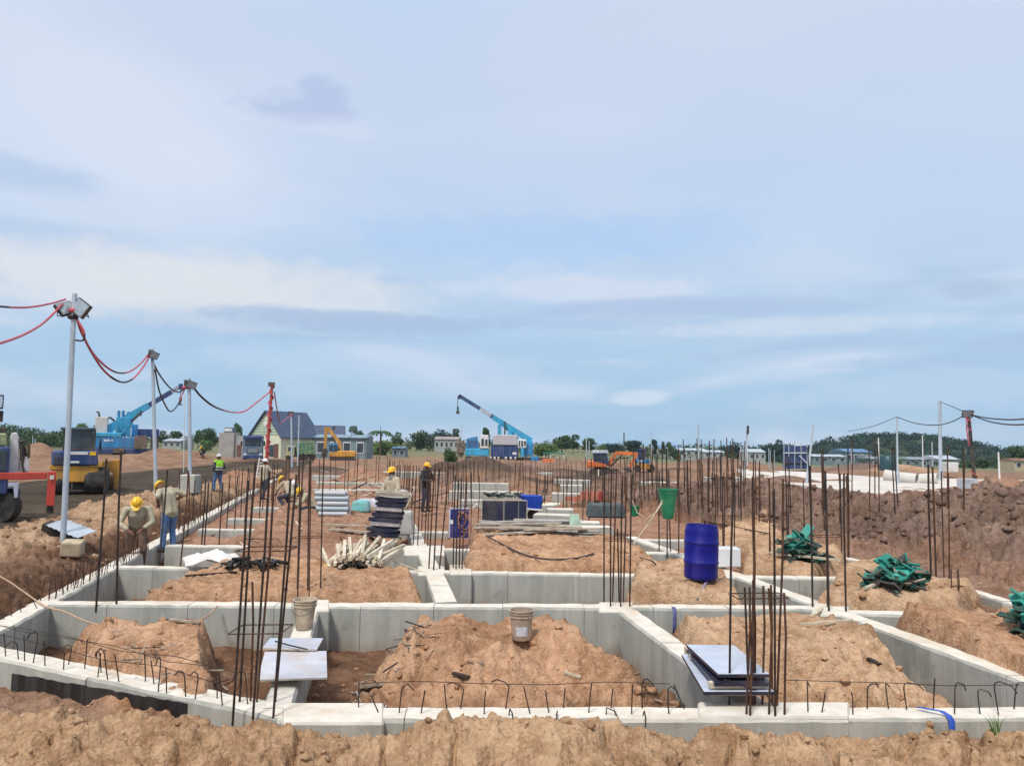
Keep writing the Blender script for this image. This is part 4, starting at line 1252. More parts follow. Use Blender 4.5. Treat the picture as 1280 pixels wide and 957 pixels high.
o = m.build('cable_tangle', mat('dark_green_hose', (.03, .05, .045), .6)); o.location = P(630, 655) + Vector((0, 0, .80)); tag(o, 'dark tangle of hose lying on the black panels', 'hose')
o = MB().box((-.5, -.2, 0), (.5, .25, .70)).build('board_stack', TIMBER); o.location = P(630, 655, .06) + Vector((0, .4, 0)); tag(o, 'boards stacked behind the black panels under the hose tangle', 'boards')
o = MB().tube([(-.12, 0, 0), (0, .02, .06), (.1, 0, .02)], [.05, .09, .04], 8).build('white_bag', WHITE, None, True); o.location = P(596, 634, .12) ; tag(o, 'white bag slung on the corner of the black panels', 'bag')

# blue wheelbarrow tipped up
q = P(664, 650, .1)
wb = thing('wheelbarrow', 'blue wheelbarrow tipped forward with a pale rim and black wheel', 'wheelbarrow', q, .1)
m = MB()
vs = [(-.42, -.3, .74), (.30, -.3, .72), (.30, .3, .72), (-.42, .3, .74), (-.18, -.2, .38), (.28, -.2, .34), (.28, .2, .34), (-.18, .2, .38)]
m.add(vs, [(0, 4, 5, 1), (1, 5, 6, 2), (2, 6, 7, 3), (3, 7, 4, 0), (4, 7, 6, 5)])
tr = m.build('tray', mat('wheelbarrow_blue', (.02, .08, .50), .4, 0, .15, 4), wb); tr.modifiers.new('thick', 'SOLIDIFY').thickness = .02
MB().tube([(-.2, -.21, .36), (.1, -.22, .33), (.3, -.21, .32)], .025, 6).build('rim', WHITE, wb)
m = MB(); m.cyl((.05, -.05, .16), (.05, .05, .16), .17, 14); m.build('wheel', BLACK, wb, True)
m = MB(); m.tube([(.05, -.1, .16), (.2, -.2, .34), (.34, -.25, .62), (.42, -.25, .95)], .018, 6); m.tube([(.05, .1, .16), (.2, .2, .34), (.34, .25, .62), (.42, .25, .95)], .018, 6)
m.tube([(.1, -.18, .34), (.28, -.2, .02)], .018, 6); m.tube([(.1, .18, .34), (.28, .2, .02)], .018, 6); m.build('frame', STEEL, wb, True)
o = MB().box((-.16, -.2, 0), (.2, .2, .16), taper=.04).build('yellow_bag', YHAT); o.location = P(678, 634, .12); bevel(o, .05, 2); tag(o, 'yellow bag behind the wheelbarrow', 'bag')

# plank pile and pale concrete blocks
PLK = [MB().box((-L / 2, -.09, 0), (L / 2, .09, .03)).mesh('timber_plank', mt_) for L, mt_ in ((2.2, TIMBER), (1.6, PALEWOOD), (1.9, mat('grey_timber', (.36, .34, .31), .85, 0, .25, 6, (.5, .47, .42), .4, 3)))]
ppo = P(676, 665, .17)
ppile = thing('plank_pile', 'flat pile of weathered planks behind the orange earth platform', 'planks', ppo)
for i in range(26):
    f = i / 26
    px = rnd.uniform(640, 715); py = 671 - 14 * rnd.random()
    q = P(px, py, .17)
    o = link('timber_plank', PLK[rnd.randrange(3)], ppile)
    o.location = q - ppo + Vector((0, 0, .02 + .17 * f)); o.rotation_euler = (rnd.uniform(-.05, .05), rnd.uniform(-.05, .05), rnd.uniform(-.3, .3))
for i, (px, py, w_, h_, d_) in enumerate([(692, 655, 1.1, .28, .5), (726, 662, 1.0, .22, .5), (700, 648, .8, .3, .5), (745, 668, .8, .2, .6), (676, 642, .8, .3, .5)]):
    o = MB().box((-w_ / 2, -d_ / 2, 0), (w_ / 2, d_ / 2, h_)).build('concrete_block', CONC); o.location = P(px, py, .14); o.rotation_euler.z = .1 * (i - 2); bevel(o, .02)
    tag(o, ['widest pale block beside the plank pile', 'low pale block right of the plank pile', 'pale block behind the widest block', 'flat pale slab at the end of the plank pile', 'pale block next to the yellow bag'][i], 'concrete block', 'pale concrete blocks by the plank pile')
o = MB().box((-.14, -.14, 0), (.14, .14, .26), taper=.03).build('pale_green_box', mat('pale_green_plastic', (.36, .50, .38), .5)); o.location = P(718, 655, .3); tag(o, 'pale green tub on the low concrete block', 'tub')

# orange netting and red barriers far in the middle
ONET = mat('orange_net', (.48, .17, .11), .8, 0, .25, 5, (.4, .25, .18), .4, 3)
for i, (px, py, w_, h_) in enumerate([(697, 640, .5, .25), (736, 626, .7, .42), (752, 626, .3, .45), (720, 630, .9, .22)]):
    q = hit(px, py)
    m = MB(); n = 12; vs = []; fs = []
    for k in range(n + 1):
        x = (k / n - .5) * w_; yy = .06 * math.sin(k * 1.7 + i)
        hh = h_ * (1 - .25 * abs(math.sin(k * 1.1 + i)))
        vs += [(x, yy, 0), (x, yy + .03, hh), (x, yy + .30, 0)]
        if k: b = k * 3; fs += [(b - 3, b, b + 1, b - 2), (b - 2, b + 1, b + 2, b - 1)]
    m.add(vs, fs)
    o = m.build('safety_net', ONET if i != 2 else mat('red_net', (.42, .10, .09), .8), None, True); o.location = q
    tag(o, ['small orange heap of net by the yellow bag', 'orange net heap out on the red ground', 'red net heap beside the orange one', 'low faded orange net before the net heaps'][i], 'safety net')
o = MB().box((-.55, -.3, 0), (.55, .3, .38), taper=.06).build('dark_crate', mat('dark_blue_grey', (.05, .075, .085), .6, 0, .4, 6, (.14, .12, .1), .5, 5)); o.location = P(757, 646, .35); bevel(o, .05)
tag(o, 'dark crate of fittings behind the tall middle bars', 'crate')
m = MB()
for a in (-.45, .45): m.beam((a, 0, 0), (a, 0, .33), .06, .06)
o = m.build('trestle', TIMBER); o.location = P(757, 646, .01); tag(o, 'timber trestle under the dark crate', 'trestle')

# yellow jerrycan, plastic sheet
o = thing('jerrycan', 'yellow plastic can half behind the cross beam', 'jerrycan', P(414, 716, .02))
bevel(MB().box((-.14, -.08, 0), (.14, .08, .16)).build('body', mat('faded_yellow_plastic', (.62, .36, .06), .5, 0, .15, 5, (.4, .28, .15), .4, 4), o), .03, 2)
MB().tube([(-.06, 0, .16), (-.05, 0, .2), (.05, 0, .2), (.06, 0, .16)], .014, 6).build('handle', YHAT, o, True)
m = MB(); vs = []; fs = []
nn = 14
for i in range(nn):
    for k in range(nn):
        x, y = (i / (nn - 1) - .5), (k / (nn - 1) - .5)
        e = max(0, 1 - 3.4 * (x * x + y * y))
        vs.append((x * .95, y * .7, .02 + .16 * e * (.6 + .4 * math.sin(x * 14 + y * 5)) + .04 * math.sin(y * 20 + x * 9)))
        if i and k: b = i * nn + k; fs.append((b - nn - 1, b - 1, b, b - nn))
o = m.add(vs, fs).build('plastic_sheet', mat('white_sheet', (.66, .65, .63), .5, 0, .1, 5, (.45, .36, .28), .4, 4), None, True); o.location = P(264, 700, .14); o.rotation_euler.z = .5
tag(o, 'crumpled white plastic sheet on the red earth by the trench beams', 'plastic sheet')
for i, (a, b) in enumerate([((268, 712), (286, 703)), ((232, 722), (296, 716)), ((190, 728), (262, 722)), ((212, 776), (250, 781)), ((195, 775), (228, 779)), ((1000, 782), (1066, 777)), ((585, 829), (604, 833)), ((566, 845), (586, 851)),
                            ((705, 842), (726, 850)), ((450, 862), (478, 858)), ((880, 660), (960, 668)), ((1015, 772), (1030, 768)), ((640, 690), (662, 692)), ((1085, 825), (1100, 833))]):
    p0, p1 = hit(*a), hit(*b)
    p0.z += .02; p1.z += .02
    o = MB().beam((0, 0, 0), p1 - p0, rnd.uniform(.025, .06), .025).build('wood_scrap', [TIMBER, DARKBAR, PALEWOOD][i % 3]); o.location = p0
    tag(o, ['wood scrap beside the white plastic sheet', 'long dark stick before the white plastic sheet', 'pale stick at the trench end of the orange strip', 'weathered stick lying on the earth block behind the black coated wall', 'dark stick on the earth block behind the black coated wall',
            'long pale stick lying on the broad tan mound', 'short weathered scrap on the orange mound below the clear bucket', 'dark short scrap on the orange mound', 'pale scrap low on the orange mound toward the slanting beam', 'weathered scrap in the pit beside the white boards',
            'dark stick on the slope behind the blue drum', 'pale scrap on the beam crossing by the broad mound', 'weathered scrap on the orange platform by the dark hose', 'dark scrap on the lower slope of the broad tan mound'][i], 'wood scrap', 'scraps of wood on the earth')

# blue straps
STRAP = mat('blue_strap', (.03, .10, .50), .6, 0, .2, 5)
def ribbon(name, label, pts, wd, mt, cat, up=(1, 0, 0)):
    m = MB(); vs = []; fs = []
    u_ = Vector(up)
    for i, p in enumerate(pts):
        w_ = wd * (1 + .15 * math.sin(i * 2.1))
        vs += [Vector(p) - u_ * w_ / 2, Vector(p) + u_ * w_ / 2]
        if i: fs.append((i * 2 - 2, i * 2 - 1, i * 2 + 1, i * 2))
    o = m.add(vs, fs).build(name, mt, None, True); o.modifiers.new('thick', 'SOLIDIFY').thickness = .006
    return tag(o, label, cat)
f0 = P(1178, 889).y - .155
x0 = P(1180, 893).x
ribbon('strap', 'blue strap draped over the front beam', [(x0 - .16, f0 + .2, .02), (x0 - .1, f0 + .12, .03), (x0 - .03, f0 + .06, .035), (x0, f0 + .0, .018), (x0 + .012, f0 - .02, -.02), (x0 + .014, f0 - .022, -.14), (x0 + .012, f0 - .02, -.30)], .05, STRAP, 'strap')
yb = P(838, 759).y - .175; xb = P(838, 757).x
ribbon('strap', 'blue strap hanging down the cross beam by the broad mound', [(xb, yb + .12, .02), (xb, yb + .02, .025), (xb - .004, yb - .012, -.05), (xb - .01, yb - .02, -.2), (xb - .012, yb - .02, -.36)], .045, mat('purple_strap', (.10, .11, .30), .7), 'strap')
p0, p1 = hit(884, 727), hit(872, 752)
o = MB().beam((0, 0, .02), p1 - p0 + Vector((0, 0, .03)), .03, .03).build('thin_batten', mat('purple_grey', (.22, .19, .27), .7)); o.location = p0; tag(o, 'dull purple batten lying below the blue drum', 'timber')

# hoses and cables on the ground
def hose(name, label, pts, r, mt, cat='hose'):
    # smooth through the points
    P_ = [Vector(p) for p in pts]; out = []
    for i in range(len(P_) - 1):
        a = P_[max(0, i - 1)]; b = P_[i]; c = P_[i + 1]; d = P_[min(len(P_) - 1, i + 2)]
        for k in range(6):
            t = k / 6
            out.append(.5 * ((2 * b) + (-a + c) * t + (2 * a - 5 * b + 4 * c - d) * t * t + (-a + 3 * b - 3 * c + d) * t ** 3))
    out.append(P_[-1])
    return tag(MB().tube(out, r, 7).build(name, mt, None, True), label, cat)
TANHOSE = mat('tan_hose', (.46, .31, .20), .6, 0, .15, 5)
hose('hose', 'long tan hose drooping along the face of the cross beam', [P(-60, 690, .0), P(0, 720, .02), P(28, 738, .05), P(56, 757, .03), P(80, 764, .0) , P(110, 777, -.02), P(150, 786, -.03), P(190, 789, -.03), P(225, 783, -.02), P(255, 772, 0), P(272, 757, .03)], .012, TANHOSE)
hose('hose', 'dark hose winding over the orange earth platform', [hit(a, b) + Vector((0, 0, .015)) for a, b in ((608, 671), (625, 680), (645, 690), (665, 697), (690, 700), (720, 699), (742, 694))], .017, BLACKCABLE)
hose('hose', 'thin dark hose hanging beside the blue hose panel', [P(588, 668, .2), P(586, 680, .15), P(580, 695, .1), P(582, 706, .05)], .009, BLACKCABLE)
hose('rope', 'pale rope from the pole bundle across the cross beam', [P(478, 697, .2), P(500, 704, .12), P(522, 712, .03), P(545, 720, .0)], .008, PALEWOOD, 'rope')
hose('hose', 'thin dark cable lying at the end of the orange platform', [hit(a, b) + Vector((0, 0, .012)) for a, b in ((780, 690), (800, 697), (815, 702), (820, 706))], .01, BLACKCABLE)

# stones and lumps lying loose
def lump(seed, r):
    rn = random.Random(seed)
    bm = bmesh.new(); bmesh.ops.create_icosphere(bm, subdivisions=2, radius=r)
    for v in bm.verts:
        n = v.co.normalized()
        v.co *= 1 + .22 * math.sin(n.x * 3 + seed) * math.cos(n.y * 4 + seed * 2) + rn.uniform(-.09, .09)
        v.co.z *= .72
    return bm
lumpsV, lumpsF = [], []; o_ = 0
bms = [lump(s, 1.0) for s in range(6)]
arr = [(np.array([v.co[:] for v in b.verts]), np.array([[v.index for v in f.verts] for f in b.faces])) for b in bms]
def scatter(n, gen, name, label, smin, smax, col):
    Vs, Fs = [], []; off = 0
    r_ = np.random.RandomState(n)
    pts = [gen(r_) for _ in range(n)]
    X = np.array([p[0] for p in pts]); Y = np.array([p[1] for p in pts]); Z = ground(X, Y)[0]
    for i in range(n):
        v, f = arr[r_.randint(6)]
        s = smin * (smax / smin) ** (r_.rand() ** 2.2)
        a = r_.rand() * 6.28
        R_ = np.array([[math.cos(a), -math.sin(a), 0], [math.sin(a), math.cos(a), 0], [0, 0, 1]])
        q = v @ R_.T * (s * (0.7 + .6 * r_.rand(3)))
        Vs.append(q + np.array([X[i], Y[i], Z[i] + s * .2])); Fs.append(f + off); off += len(v)
    o = mesh_np(name, np.concatenate(Vs), np.concatenate(Fs), SOIL, smooth=True)
    nv = len(o.data.vertices)
    ca = o.data.color_attributes.new('soil', 'FLOAT_COLOR', 'POINT')
    ca.data.foreach_set('color', np.tile(np.array([*col, 1], np.float32), nv))
    tag(o, label, None, None, 'stuff')
scatter(700, lambda r: (r.uniform(-5.5, 6), r.uniform(4.6, 6.3)), 'loose_clods', 'loose clods scattered over the front berm', .008, .045, SOILS['berm'])
SPX = [(s[0], s[1]) for s in SPOIL]
def gsp(r):
    i = r.randint(len(SPX) - 1); t = r.rand(); a, b = SPX[i], SPX[i + 1]
    q = Vector((a[0] + (b[0] - a[0]) * t, a[1] + (b[1] - a[1]) * t)); k = r.rand() * 5.0
    return q.x - q.x / q.length * k, q.y - q.y / q.length * k
scatter(800, gsp, 'loose_clods', 'loose dark clods scattered over the spoil bank', .03, .13, SOILS['spoil'])
scatter(1300, lambda r: (lambda px, py: (P(px, py)[0], P(px, py)[1]))(r.uniform(90, 1250), r.uniform(668, 880)), 'loose_clods', 'loose crumbs of earth scattered over the plot', .010, .055, SOILS['orange'])
def gb_(r):
    i = r.randint(len(BANK) - 1); t = r.rand(); a, b = BANK[i], BANK[i + 1]
    return a[0] + (b[0] - a[0]) * t + r.uniform(-.6, 2.4), a[1] + (b[1] - a[1]) * t
scatter(300, gb_, 'loose_clods', 'loose clods scattered on the trench bank', .02, .12, SOILS['bank'])

# building debris strewn about: too small to pick apart
def debris(n, gen, label, smax, mats):
    r_ = random.Random(n); m = MB()
    for i in range(n):
        m.cur = r_.randrange(len(mats))
        x, y = gen(r_); z = gz(x, y)
        L = r_.uniform(.25, 1) * smax; a = r_.uniform(0, PI); t_ = r_.uniform(-.25, .3)
        d = Vector((math.cos(a), math.sin(a), t_)) * L / 2
        c = Vector((x, y, z + .02 + abs(t_) * L / 2))
        m.beam(c - d, c + d, r_.uniform(.012, .07) * smax, r_.uniform(.008, .035) * min(1, smax))
    tag(m.build('debris', mats), label, None, None, 'stuff')
def pxgen(x0, x1, y0, y1):
    def f(r_):
        q = P(r_.uniform(x0, x1), r_.uniform(y0, y1), -.2); return q.x, q.y
    return f
debris(150, pxgen(380, 900, 592, 640), 'planks and offcuts strewn over the far red ground', 1.6, [TIMBER, PALEWOOD, DARKBAR, PLYEDGE])
debris(60, pxgen(225, 520, 625, 700), 'small offcuts strewn over the large red platform', .7, [TIMBER, PALEWOOD, DARKBAR])
debris(45, pxgen(390, 500, 838, 878), 'twigs and offcuts lying in the pit beside the white boards', .34, [TIMBER, DARKBAR, PLYEDGE])
debris(34, pxgen(780, 860, 842, 885), 'twigs and offcuts lying in the pit under the forward beam', .30, [TIMBER, DARKBAR])
debris(30, pxgen(440, 540, 815, 835), 'dark scraps along the foot of the cross beam', .34, [DARKBAR, BLACK, TIMBER])
debris(24, pxgen(100, 300, 815, 880), 'twigs in the pit behind the slanting beam', .36, [TIMBER, DARKBAR])

# grass tuft on the berm
q = hit(1246, 916)
m = MB()
for i in range(9):
    a = rnd.uniform(-.7, .7); L = rnd.uniform(.08, .17)
    d = Vector((a * .5, rnd.uniform(-.2, .2), 1)).normalized()
    b0 = Vector((rnd.uniform(-.02, .02), rnd.uniform(-.02, .02), -.02)); p1 = b0 + d * L * .6; p2 = p1 + (d + Vector((a * .8, 0, -.2))).normalized() * L * .5
    s = Vector((.005, 0, 0))
    m.add([b0 - s, b0 + s, p1 + s * .8, p1 - s * .8, p2], [(0, 1, 2, 3), (3, 2, 4)])
o = m.build('grass_tuft', mat('grass_green', (.09, .17, .03), .8, 0, .3, 9)); o.location = q; tag(o, 'small green grass tuft at the front beam by the blue strap', 'grass tuft')

# ================================================================== PEOPLE
def capsules_to_mesh(name, caps, mats, voxel=.014):
    """one continuous skin over tapered limbs; every face keeps the clothing of its nearest limb"""
    bm = bmesh.new()
    for p0, p1, r0, r1, mi in caps:
        p0, p1 = Vector(p0), Vector(p1)
        m = MB()
        d = p1 - p0; L = max(d.length, 1e-4)
        n = 7
        pts, rs = [], []
        for k in range(4):
            t = -PI / 2 + (PI / 2) * k / 3.6
            pts.append(p0 + d / L * r0 * math.sin(t) * (1 if L > 1e-3 else 1)); rs.append(max(.002, r0 * math.cos(t)))
        for k in range(4):
            t = (PI / 2) * (k + .6) / 3.6
            pts.append(p1 + d / L * r1 * math.sin(min(t, PI / 2))); rs.append(max(.002, r1 * math.cos(min(t, PI / 2))))
        m.tube(pts, rs, 12)
        vs = [bm.verts.new(v) for v in m.v]
        for f in m.f:
            try: bm.faces.new([vs[i] for i in f])
            except ValueError: pass
    me = bpy.data.meshes.new(name); bm.to_mesh(me); bm.free()
    o = bpy.data.objects.new(name, me); COL.objects.link(o)
    rm = o.modifiers.new('r', 'REMESH'); rm.mode = 'VOXEL'; rm.voxel_size = voxel
    sm = o.modifiers.new('s', 'SMOOTH'); sm.iterations = 3; sm.factor = .5
    dg = bpy.context.evaluated_depsgraph_get()
    me2 = bpy.data.meshes.new_from_object(o.evaluated_get(dg))
    bpy.data.objects.remove(o)
    me2.name = name
    me2.materials.clear()
    for m_ in mats: me2.materials.append(m_)
    n = len(me2.polygons)
    cen = np.empty(n * 3); me2.polygons.foreach_get('center', cen); cen = cen.reshape(-1, 3)
    best = np.full(n, 1e9); mi_ = np.zeros(n, np.int32)
    for p0, p1, r0, r1, mi in caps:
        a = np.array(p0); b = np.array(p1); e = b - a; l2 = max(1e-9, e @ e)
        t = np.clip(((cen - a) @ e) / l2, 0, 1)
        d = np.linalg.norm(cen - a - t[:, None] * e, axis=1) - (r0 + t * (r1 - r0))
        k = d < best - .004
        best = np.where(k, d, best); mi_ = np.where(k, mi, mi_)
    me2.polygons.foreach_set('material_index', mi_)
    me2.polygons.foreach_set('use_smooth', np.ones(n, bool))
    me2.update()
    return me2

def person(loc, rz, label, shirt, trousers, hat=None, pose=None, vest=False, mask=None, k=1.0, sleeves=True, group='workers on the site'):
    """joints in local space: x right, y forward, z up"""
    J = dict(pel=(0, 0, .93), che=(0, .0, 1.26), nek=(0, .01, 1.43), hed=(0, .03, 1.575),
             shl=(-.17, 0, 1.38), shr=(.17, 0, 1.38), ell=(-.25, -.02, 1.11), elr=(.25, -.02, 1.11), wrl=(-.24, .10, .88), wrr=(.24, .10, .88),
             hil=(-.09, 0, .90), hir=(.09, 0, .90), knl=(-.11, .03, .49), knr=(.11, .03, .49), anl=(-.12, -.02, .09), anr=(.12, -.02, .09))
    J.update(pose or {})
    J = {a: Vector(b) for a, b in J.items()}
    fwd = J.get('face', Vector((0, 1, 0))); fwd = Vector(fwd).normalized()
    up = (J['hed'] - J['nek']).normalized()
    sd = fwd.cross(up).normalized(); fwd = up.cross(sd).normalized()
    h = J['hed']
    S, T, K, B, V = 0, 1, 2, 3, 4
    C = []
    tor = V if vest else S
    bd_ = (J['che'] - J['pel']).normalized(); si = Vector((.055, 0, 0))
    for sg in (-1, 1):
        C += [(J['pel'] - bd_ * .03 + si * sg, J['pel'] + (J['che'] - J['pel']) * .5 + si * sg, .132, .126, S), (J['pel'] + (J['che'] - J['pel']) * .45 + si * sg, J['che'] + si * sg, .128, .138, tor), (J['che'] + si * sg, (J['shl'] + J['shr']) / 2 + Vector((0, 0, -.03)) + si * sg, .13, .09, tor)]
    C += [(J['shl'], J['shr'], .075, .075, tor), ((J['shl'] + J['shr']) / 2, J['nek'], .075, .055, tor), (J['nek'], h - up * .06, .052, .052, K)]
    C += [(h + up * .02, h - up * .01, .088, .088, K), (h - fwd * .025 + up * .02, h - fwd * .02, .085, .08, K), (h + fwd * .03 - up * .055, h + fwd * .028 - up * .085, .06, .05, K if mask is None else 5),
          (h + fwd * .085 - up * .0, h + fwd * .105 - up * .03, .012, .018, K), (h + sd * .088 - up * .01, h + sd * .088 - up * .04, .02, .016, K), (h - sd * .088 - up * .01, h - sd * .088 - up * .04, .02, .016, K)]
    for q in 'lr':
        a, b, c_ = J['sh' + q], J['el' + q], J['wr' + q]
        fm = S if sleeves else K
        C += [(a, b, .074, .062, S), (b, b + (c_ - b) * .7, .058 if sleeves else .046, .050 if sleeves else .036, fm), (b + (c_ - b) * .7, c_, .034, .028, K)]
        d = (c_ - b).normalized()
        C += [(c_ + d * .02, c_ + d * .075, .034, .036, K)]
        a, b, c_ = J['hi' + q], J['kn' + q], J['an' + q]
        C += [(J['pel'] + Vector((a.x * .7, 0, 0)), a, .118, .105, T), (a, b, .104, .076, T), (b, c_ + Vector((0, 0, .05)), .074, .064, T)]
        f = (b - c_); f = Vector((0, 1, 0)) if True else f
        C += [(c_ + Vector((0, -.03, -.04)), c_ + f * .16 + Vector((0, 0, -.055)), .042, .034, B), (c_ + Vector((0, 0, .06)), c_ + Vector((0, -.01, -.03)), .05, .046, B)]
    me = capsules_to_mesh('person', C, [shirt, trousers, SKIN, BLACK, HIVIS if vest else shirt, mask or SKIN, EYE])
    # fingers and eyes join the same mesh
    m = MB(); m.cur = 2
    for q in 'lr':
        b, c_ = J['el' + q], J['wr' + q]
        d = (c_ - b).normalized()
        side = d.cross(Vector((0, 0, 1))); side = side.normalized() if side.length > .1 else Vector((0, 1, 0))
        nrm = side.cross(d).normalized()
        tip = c_ + d * .085
        for i, (off, ln) in enumerate(((-.030, .062), (-.010, .075), (.010, .080), (.028, .070))):
            p = tip + side * off
            m.tube([p - d * .02, p + d * ln * .5 - nrm * .006, p + d * ln * .85 - nrm * .03], [.0095, .009, .007], 6)
        p = c_ + d * .03 + side * .034
        m.tube([p, p + side * .03 + d * .025, p + side * .035 + d * .055 - nrm * .012], [.012, .010, .008], 6)
    m.cur = 6
    for s_ in (-1, 1):
        e = h + fwd * .082 + sd * .032 * s_ + up * .008
        m.lathe([(.002, -.011), (.009, -.006), (.011, 0), (.009, .006), (.002, .011)], 8, Matrix.Translation(e), cap=False)
    m.cur = 6
    mo = h + fwd * .088 - up * .068
    m.beam(mo - sd * .022, mo + sd * .022, .008, .006)
    bm = bmesh.new(); bm.from_mesh(me)
    vs = [bm.verts.new(v) for v in m.v]
    for f, mi in zip(m.f, m.mi):
        try:
            nf = bm.faces.new([vs[i] for i in f]); nf.material_index = mi; nf.smooth = True
        except ValueError: pass
    bm.to_mesh(me); bm.free()
    o = link('person', me)
    o.location = loc; o.rotation_euler = (0, 0, rz); o.scale = (k, k, k)
    tag(o, label, 'person', group)
    F = Matrix((sd, fwd, up)).transposed().to_4x4()
    if hat is not None:
        M_ = Matrix.Translation(h + up * .028 - fwd * .004) @ F
        m = MB()
        pr = [(.118, -.004), (.128, 0), (.128, .010), (.112, .014), (.108, .05), (.092, .088), (.062, .113), (.025, .124), (.001, .126)]
        Ms = M_ @ Matrix.Diagonal((.92, 1.12, 1, 1))
        m.lathe(pr, 20, Ms)
        m.add([Ms @ Vector(v) for v in ((-.085, .09, .012), (.085, .09, .012), (.055, .165, -.004), (0, .178, -.006), (-.055, .165, -.004), (-.085, .09, .002), (.085, .09, .002), (.055, .165, -.012), (0, .178, -.014), (-.055, .165, -.012))],
              [(0, 4, 3, 2, 1), (5, 6, 7, 8, 9), (1, 2, 7, 6), (2, 3, 8, 7), (3, 4, 9, 8), (4, 0, 5, 9)])
        m.tube([Ms @ Vector((0, -.095, .065)), Ms @ Vector((0, -.05, .118)), Ms @ Vector((0, .04, .122)), Ms @ Vector((0, .10, .06))], .012, 6)
        m.build('hard_hat', hat, o, True)
    if mask is not None:      # scarf hanging on the neck
        m = MB()
        m.lathe([(.062, -.06), (.085, -.02), (.08, .03), (.055, .05)], 14, Matrix.Translation(J['nek'] + up * .02) @ F, cap=False)
        sc = m.build('scarf', mask, o, True); sc.modifiers.new('t', 'SOLIDIFY').thickness = .012
    if vest:
        m = MB()
        for z_, r_ in ((1.02, .192), (1.13, .198)):
            m.lathe([(r_, -.02), (r_ + .004, 0), (r_, .02)], 20, Matrix.Translation((J['pel'].x, J['pel'].y, z_)) @ Matrix.Diagonal((1, .72, 1, 1)), cap=False)
        m.build('reflective_band', SILVER, o, True).modifiers.new('t', 'SOLIDIFY').thickness = .006
    return o

WHITECLOTH = mat('white_cloth', (.62, .58, .52), .9, 0, .1, 8)
DARKCLOTH = mat('dark_cloth', (.03, .03, .035), .9, 0, .2, 8)
OLIVE = mat('khaki_shirt', (.42, .38, .27), .9, 0, .18, 8, (.22, .17, .12), .4, 5)
q = hit(272, 616)
person(q, .9, 'worker in white helmet and bright green vest on the haul road edge', DARKTROUSER, JEANS, WHAT, dict(wrl=(-.12, .22, 1.0), wrr=(.12, .22, 1.0), face=(.2, 1, -.2), anl=(-.14, .1, .09), anr=(.14, -.12, .09), knl=(-.13, .1, .5)), vest=True)
q = at(329, 625, 31)
person(q, -.35, 'worker in white helmet and beige shirt walking beside the ladder', BEIGE, DARKTROUSER, WHAT, dict(ell=(-.24, .1, 1.15), elr=(.27, .1, 1.17), wrl=(-.15, .3, 1.05), wrr=(.22, .33, 1.12), anl=(-.12, .16, .09), knl=(-.11, .14, .5), anr=(.12, -.22, .12), knr=(.11, -.03, .49)))
q = at(210, 690, 16.9)
person(q, 1.15, 'standing worker in blue jeans and yellow helmet bending his head over the trench', OLIVE, JEANS, YHAT,
       dict(che=(0, .10, 1.25), nek=(0, .22, 1.38), hed=(0, .34, 1.45), face=(0, .75, -.65), shl=(-.18, .15, 1.36), shr=(.18, .15, 1.36), ell=(-.34, .02, 1.26), elr=(.36, -.04, 1.28), wrl=(-.16, .2, 1.08), wrr=(.20, .17, 1.10), anl=(-.14, .03, .09)), sleeves=False)
q = at(174, 620, 15.6)
person((q.x, q.y, q.z - 1.56), 3.5, 'worker in beige shirt and yellow helmet stooping in the trench', OLIVE, mat('muddy_trousers', (.15, .10, .07), .9, 0, .25, 8), YHAT,
       dict(che=(0, .12, 1.2), nek=(0, .26, 1.33), hed=(0, .36, 1.43), face=(0, .85, -.5), shl=(-.21, .17, 1.3), shr=(.21, .17, 1.3), ell=(-.30, .26, 1.05), elr=(.31, .28, 1.03), wrl=(-.14, .46, .93), wrr=(.10, .48, .90), pel=(0, -.08, .9), knl=(-.14, .1, .47), knr=(.14, .1, .47)))
q = at(491, 585, 20.2)
person((q.x, q.y, q.z - 1.68), PI - .5, 'worker in yellow helmet and pale shirt with white scarf beside the dark stack', BEIGE, DARKTROUSER, YHAT,
       dict(ell=(-.25, .06, 1.13), elr=(.25, .08, 1.13), wrl=(-.14, .25, .95), wrr=(.12, .27, .95), face=(0, 1, -.25)), mask=WHITECLOTH)
stoop = dict(pel=(0, -.1, .62), che=(0, .1, .9), nek=(0, .22, 1.02), hed=(0, .32, 1.1), face=(0, .8, -.6), shl=(-.18, .16, .98), shr=(.18, .16, .98), ell=(-.26, .3, .78), elr=(.26, .3, .78), wrl=(-.14, .45, .62), wrr=(.14, .45, .62),
             hil=(-.1, -.1, .58), hir=(.1, -.1, .58), knl=(-.2, .28, .46), knr=(.2, .28, .46), anl=(-.16, .02, .09), anr=(.16, .02, .09))
for px, py, Y, rz, lb, hat_, sh in ((362, 595, 27, 1.2, 'crouching worker in yellow helmet nearest the worker by the ladder', YHAT, BEIGE), (377, 600, 30, 2.4, 'crouching worker in pale helmet between two yellow helmets', WHAT, OLIVE), (388, 609, 25, 2.0, 'crouching worker in yellow helmet close to the white pipes', YHAT, OLIVE)):
    q = at(px, py, Y)
    person((q.x, q.y, q.z - 1.23), rz, lb, sh, DARKTROUSER, hat_, stoop)
q = at(533, 579, 26)
person((q.x, q.y, q.z - 1.68), PI + .9, 'worker in yellow helmet and dark clothes behind the rusty bars', DARKCLOTH, DARKTROUSER, YHAT, dict(wrl=(-.1, .28, 1.2), wrr=(.12, .28, 1.1), ell=(-.25, .1, 1.15), elr=(.25, .1, 1.1)))
q = hit(254, 572)
person(q, 2.6, 'small seated figure in dark clothes on the far side of the haul road', DARKCLOTH, DARKTROUSER, YHAT, stoop)

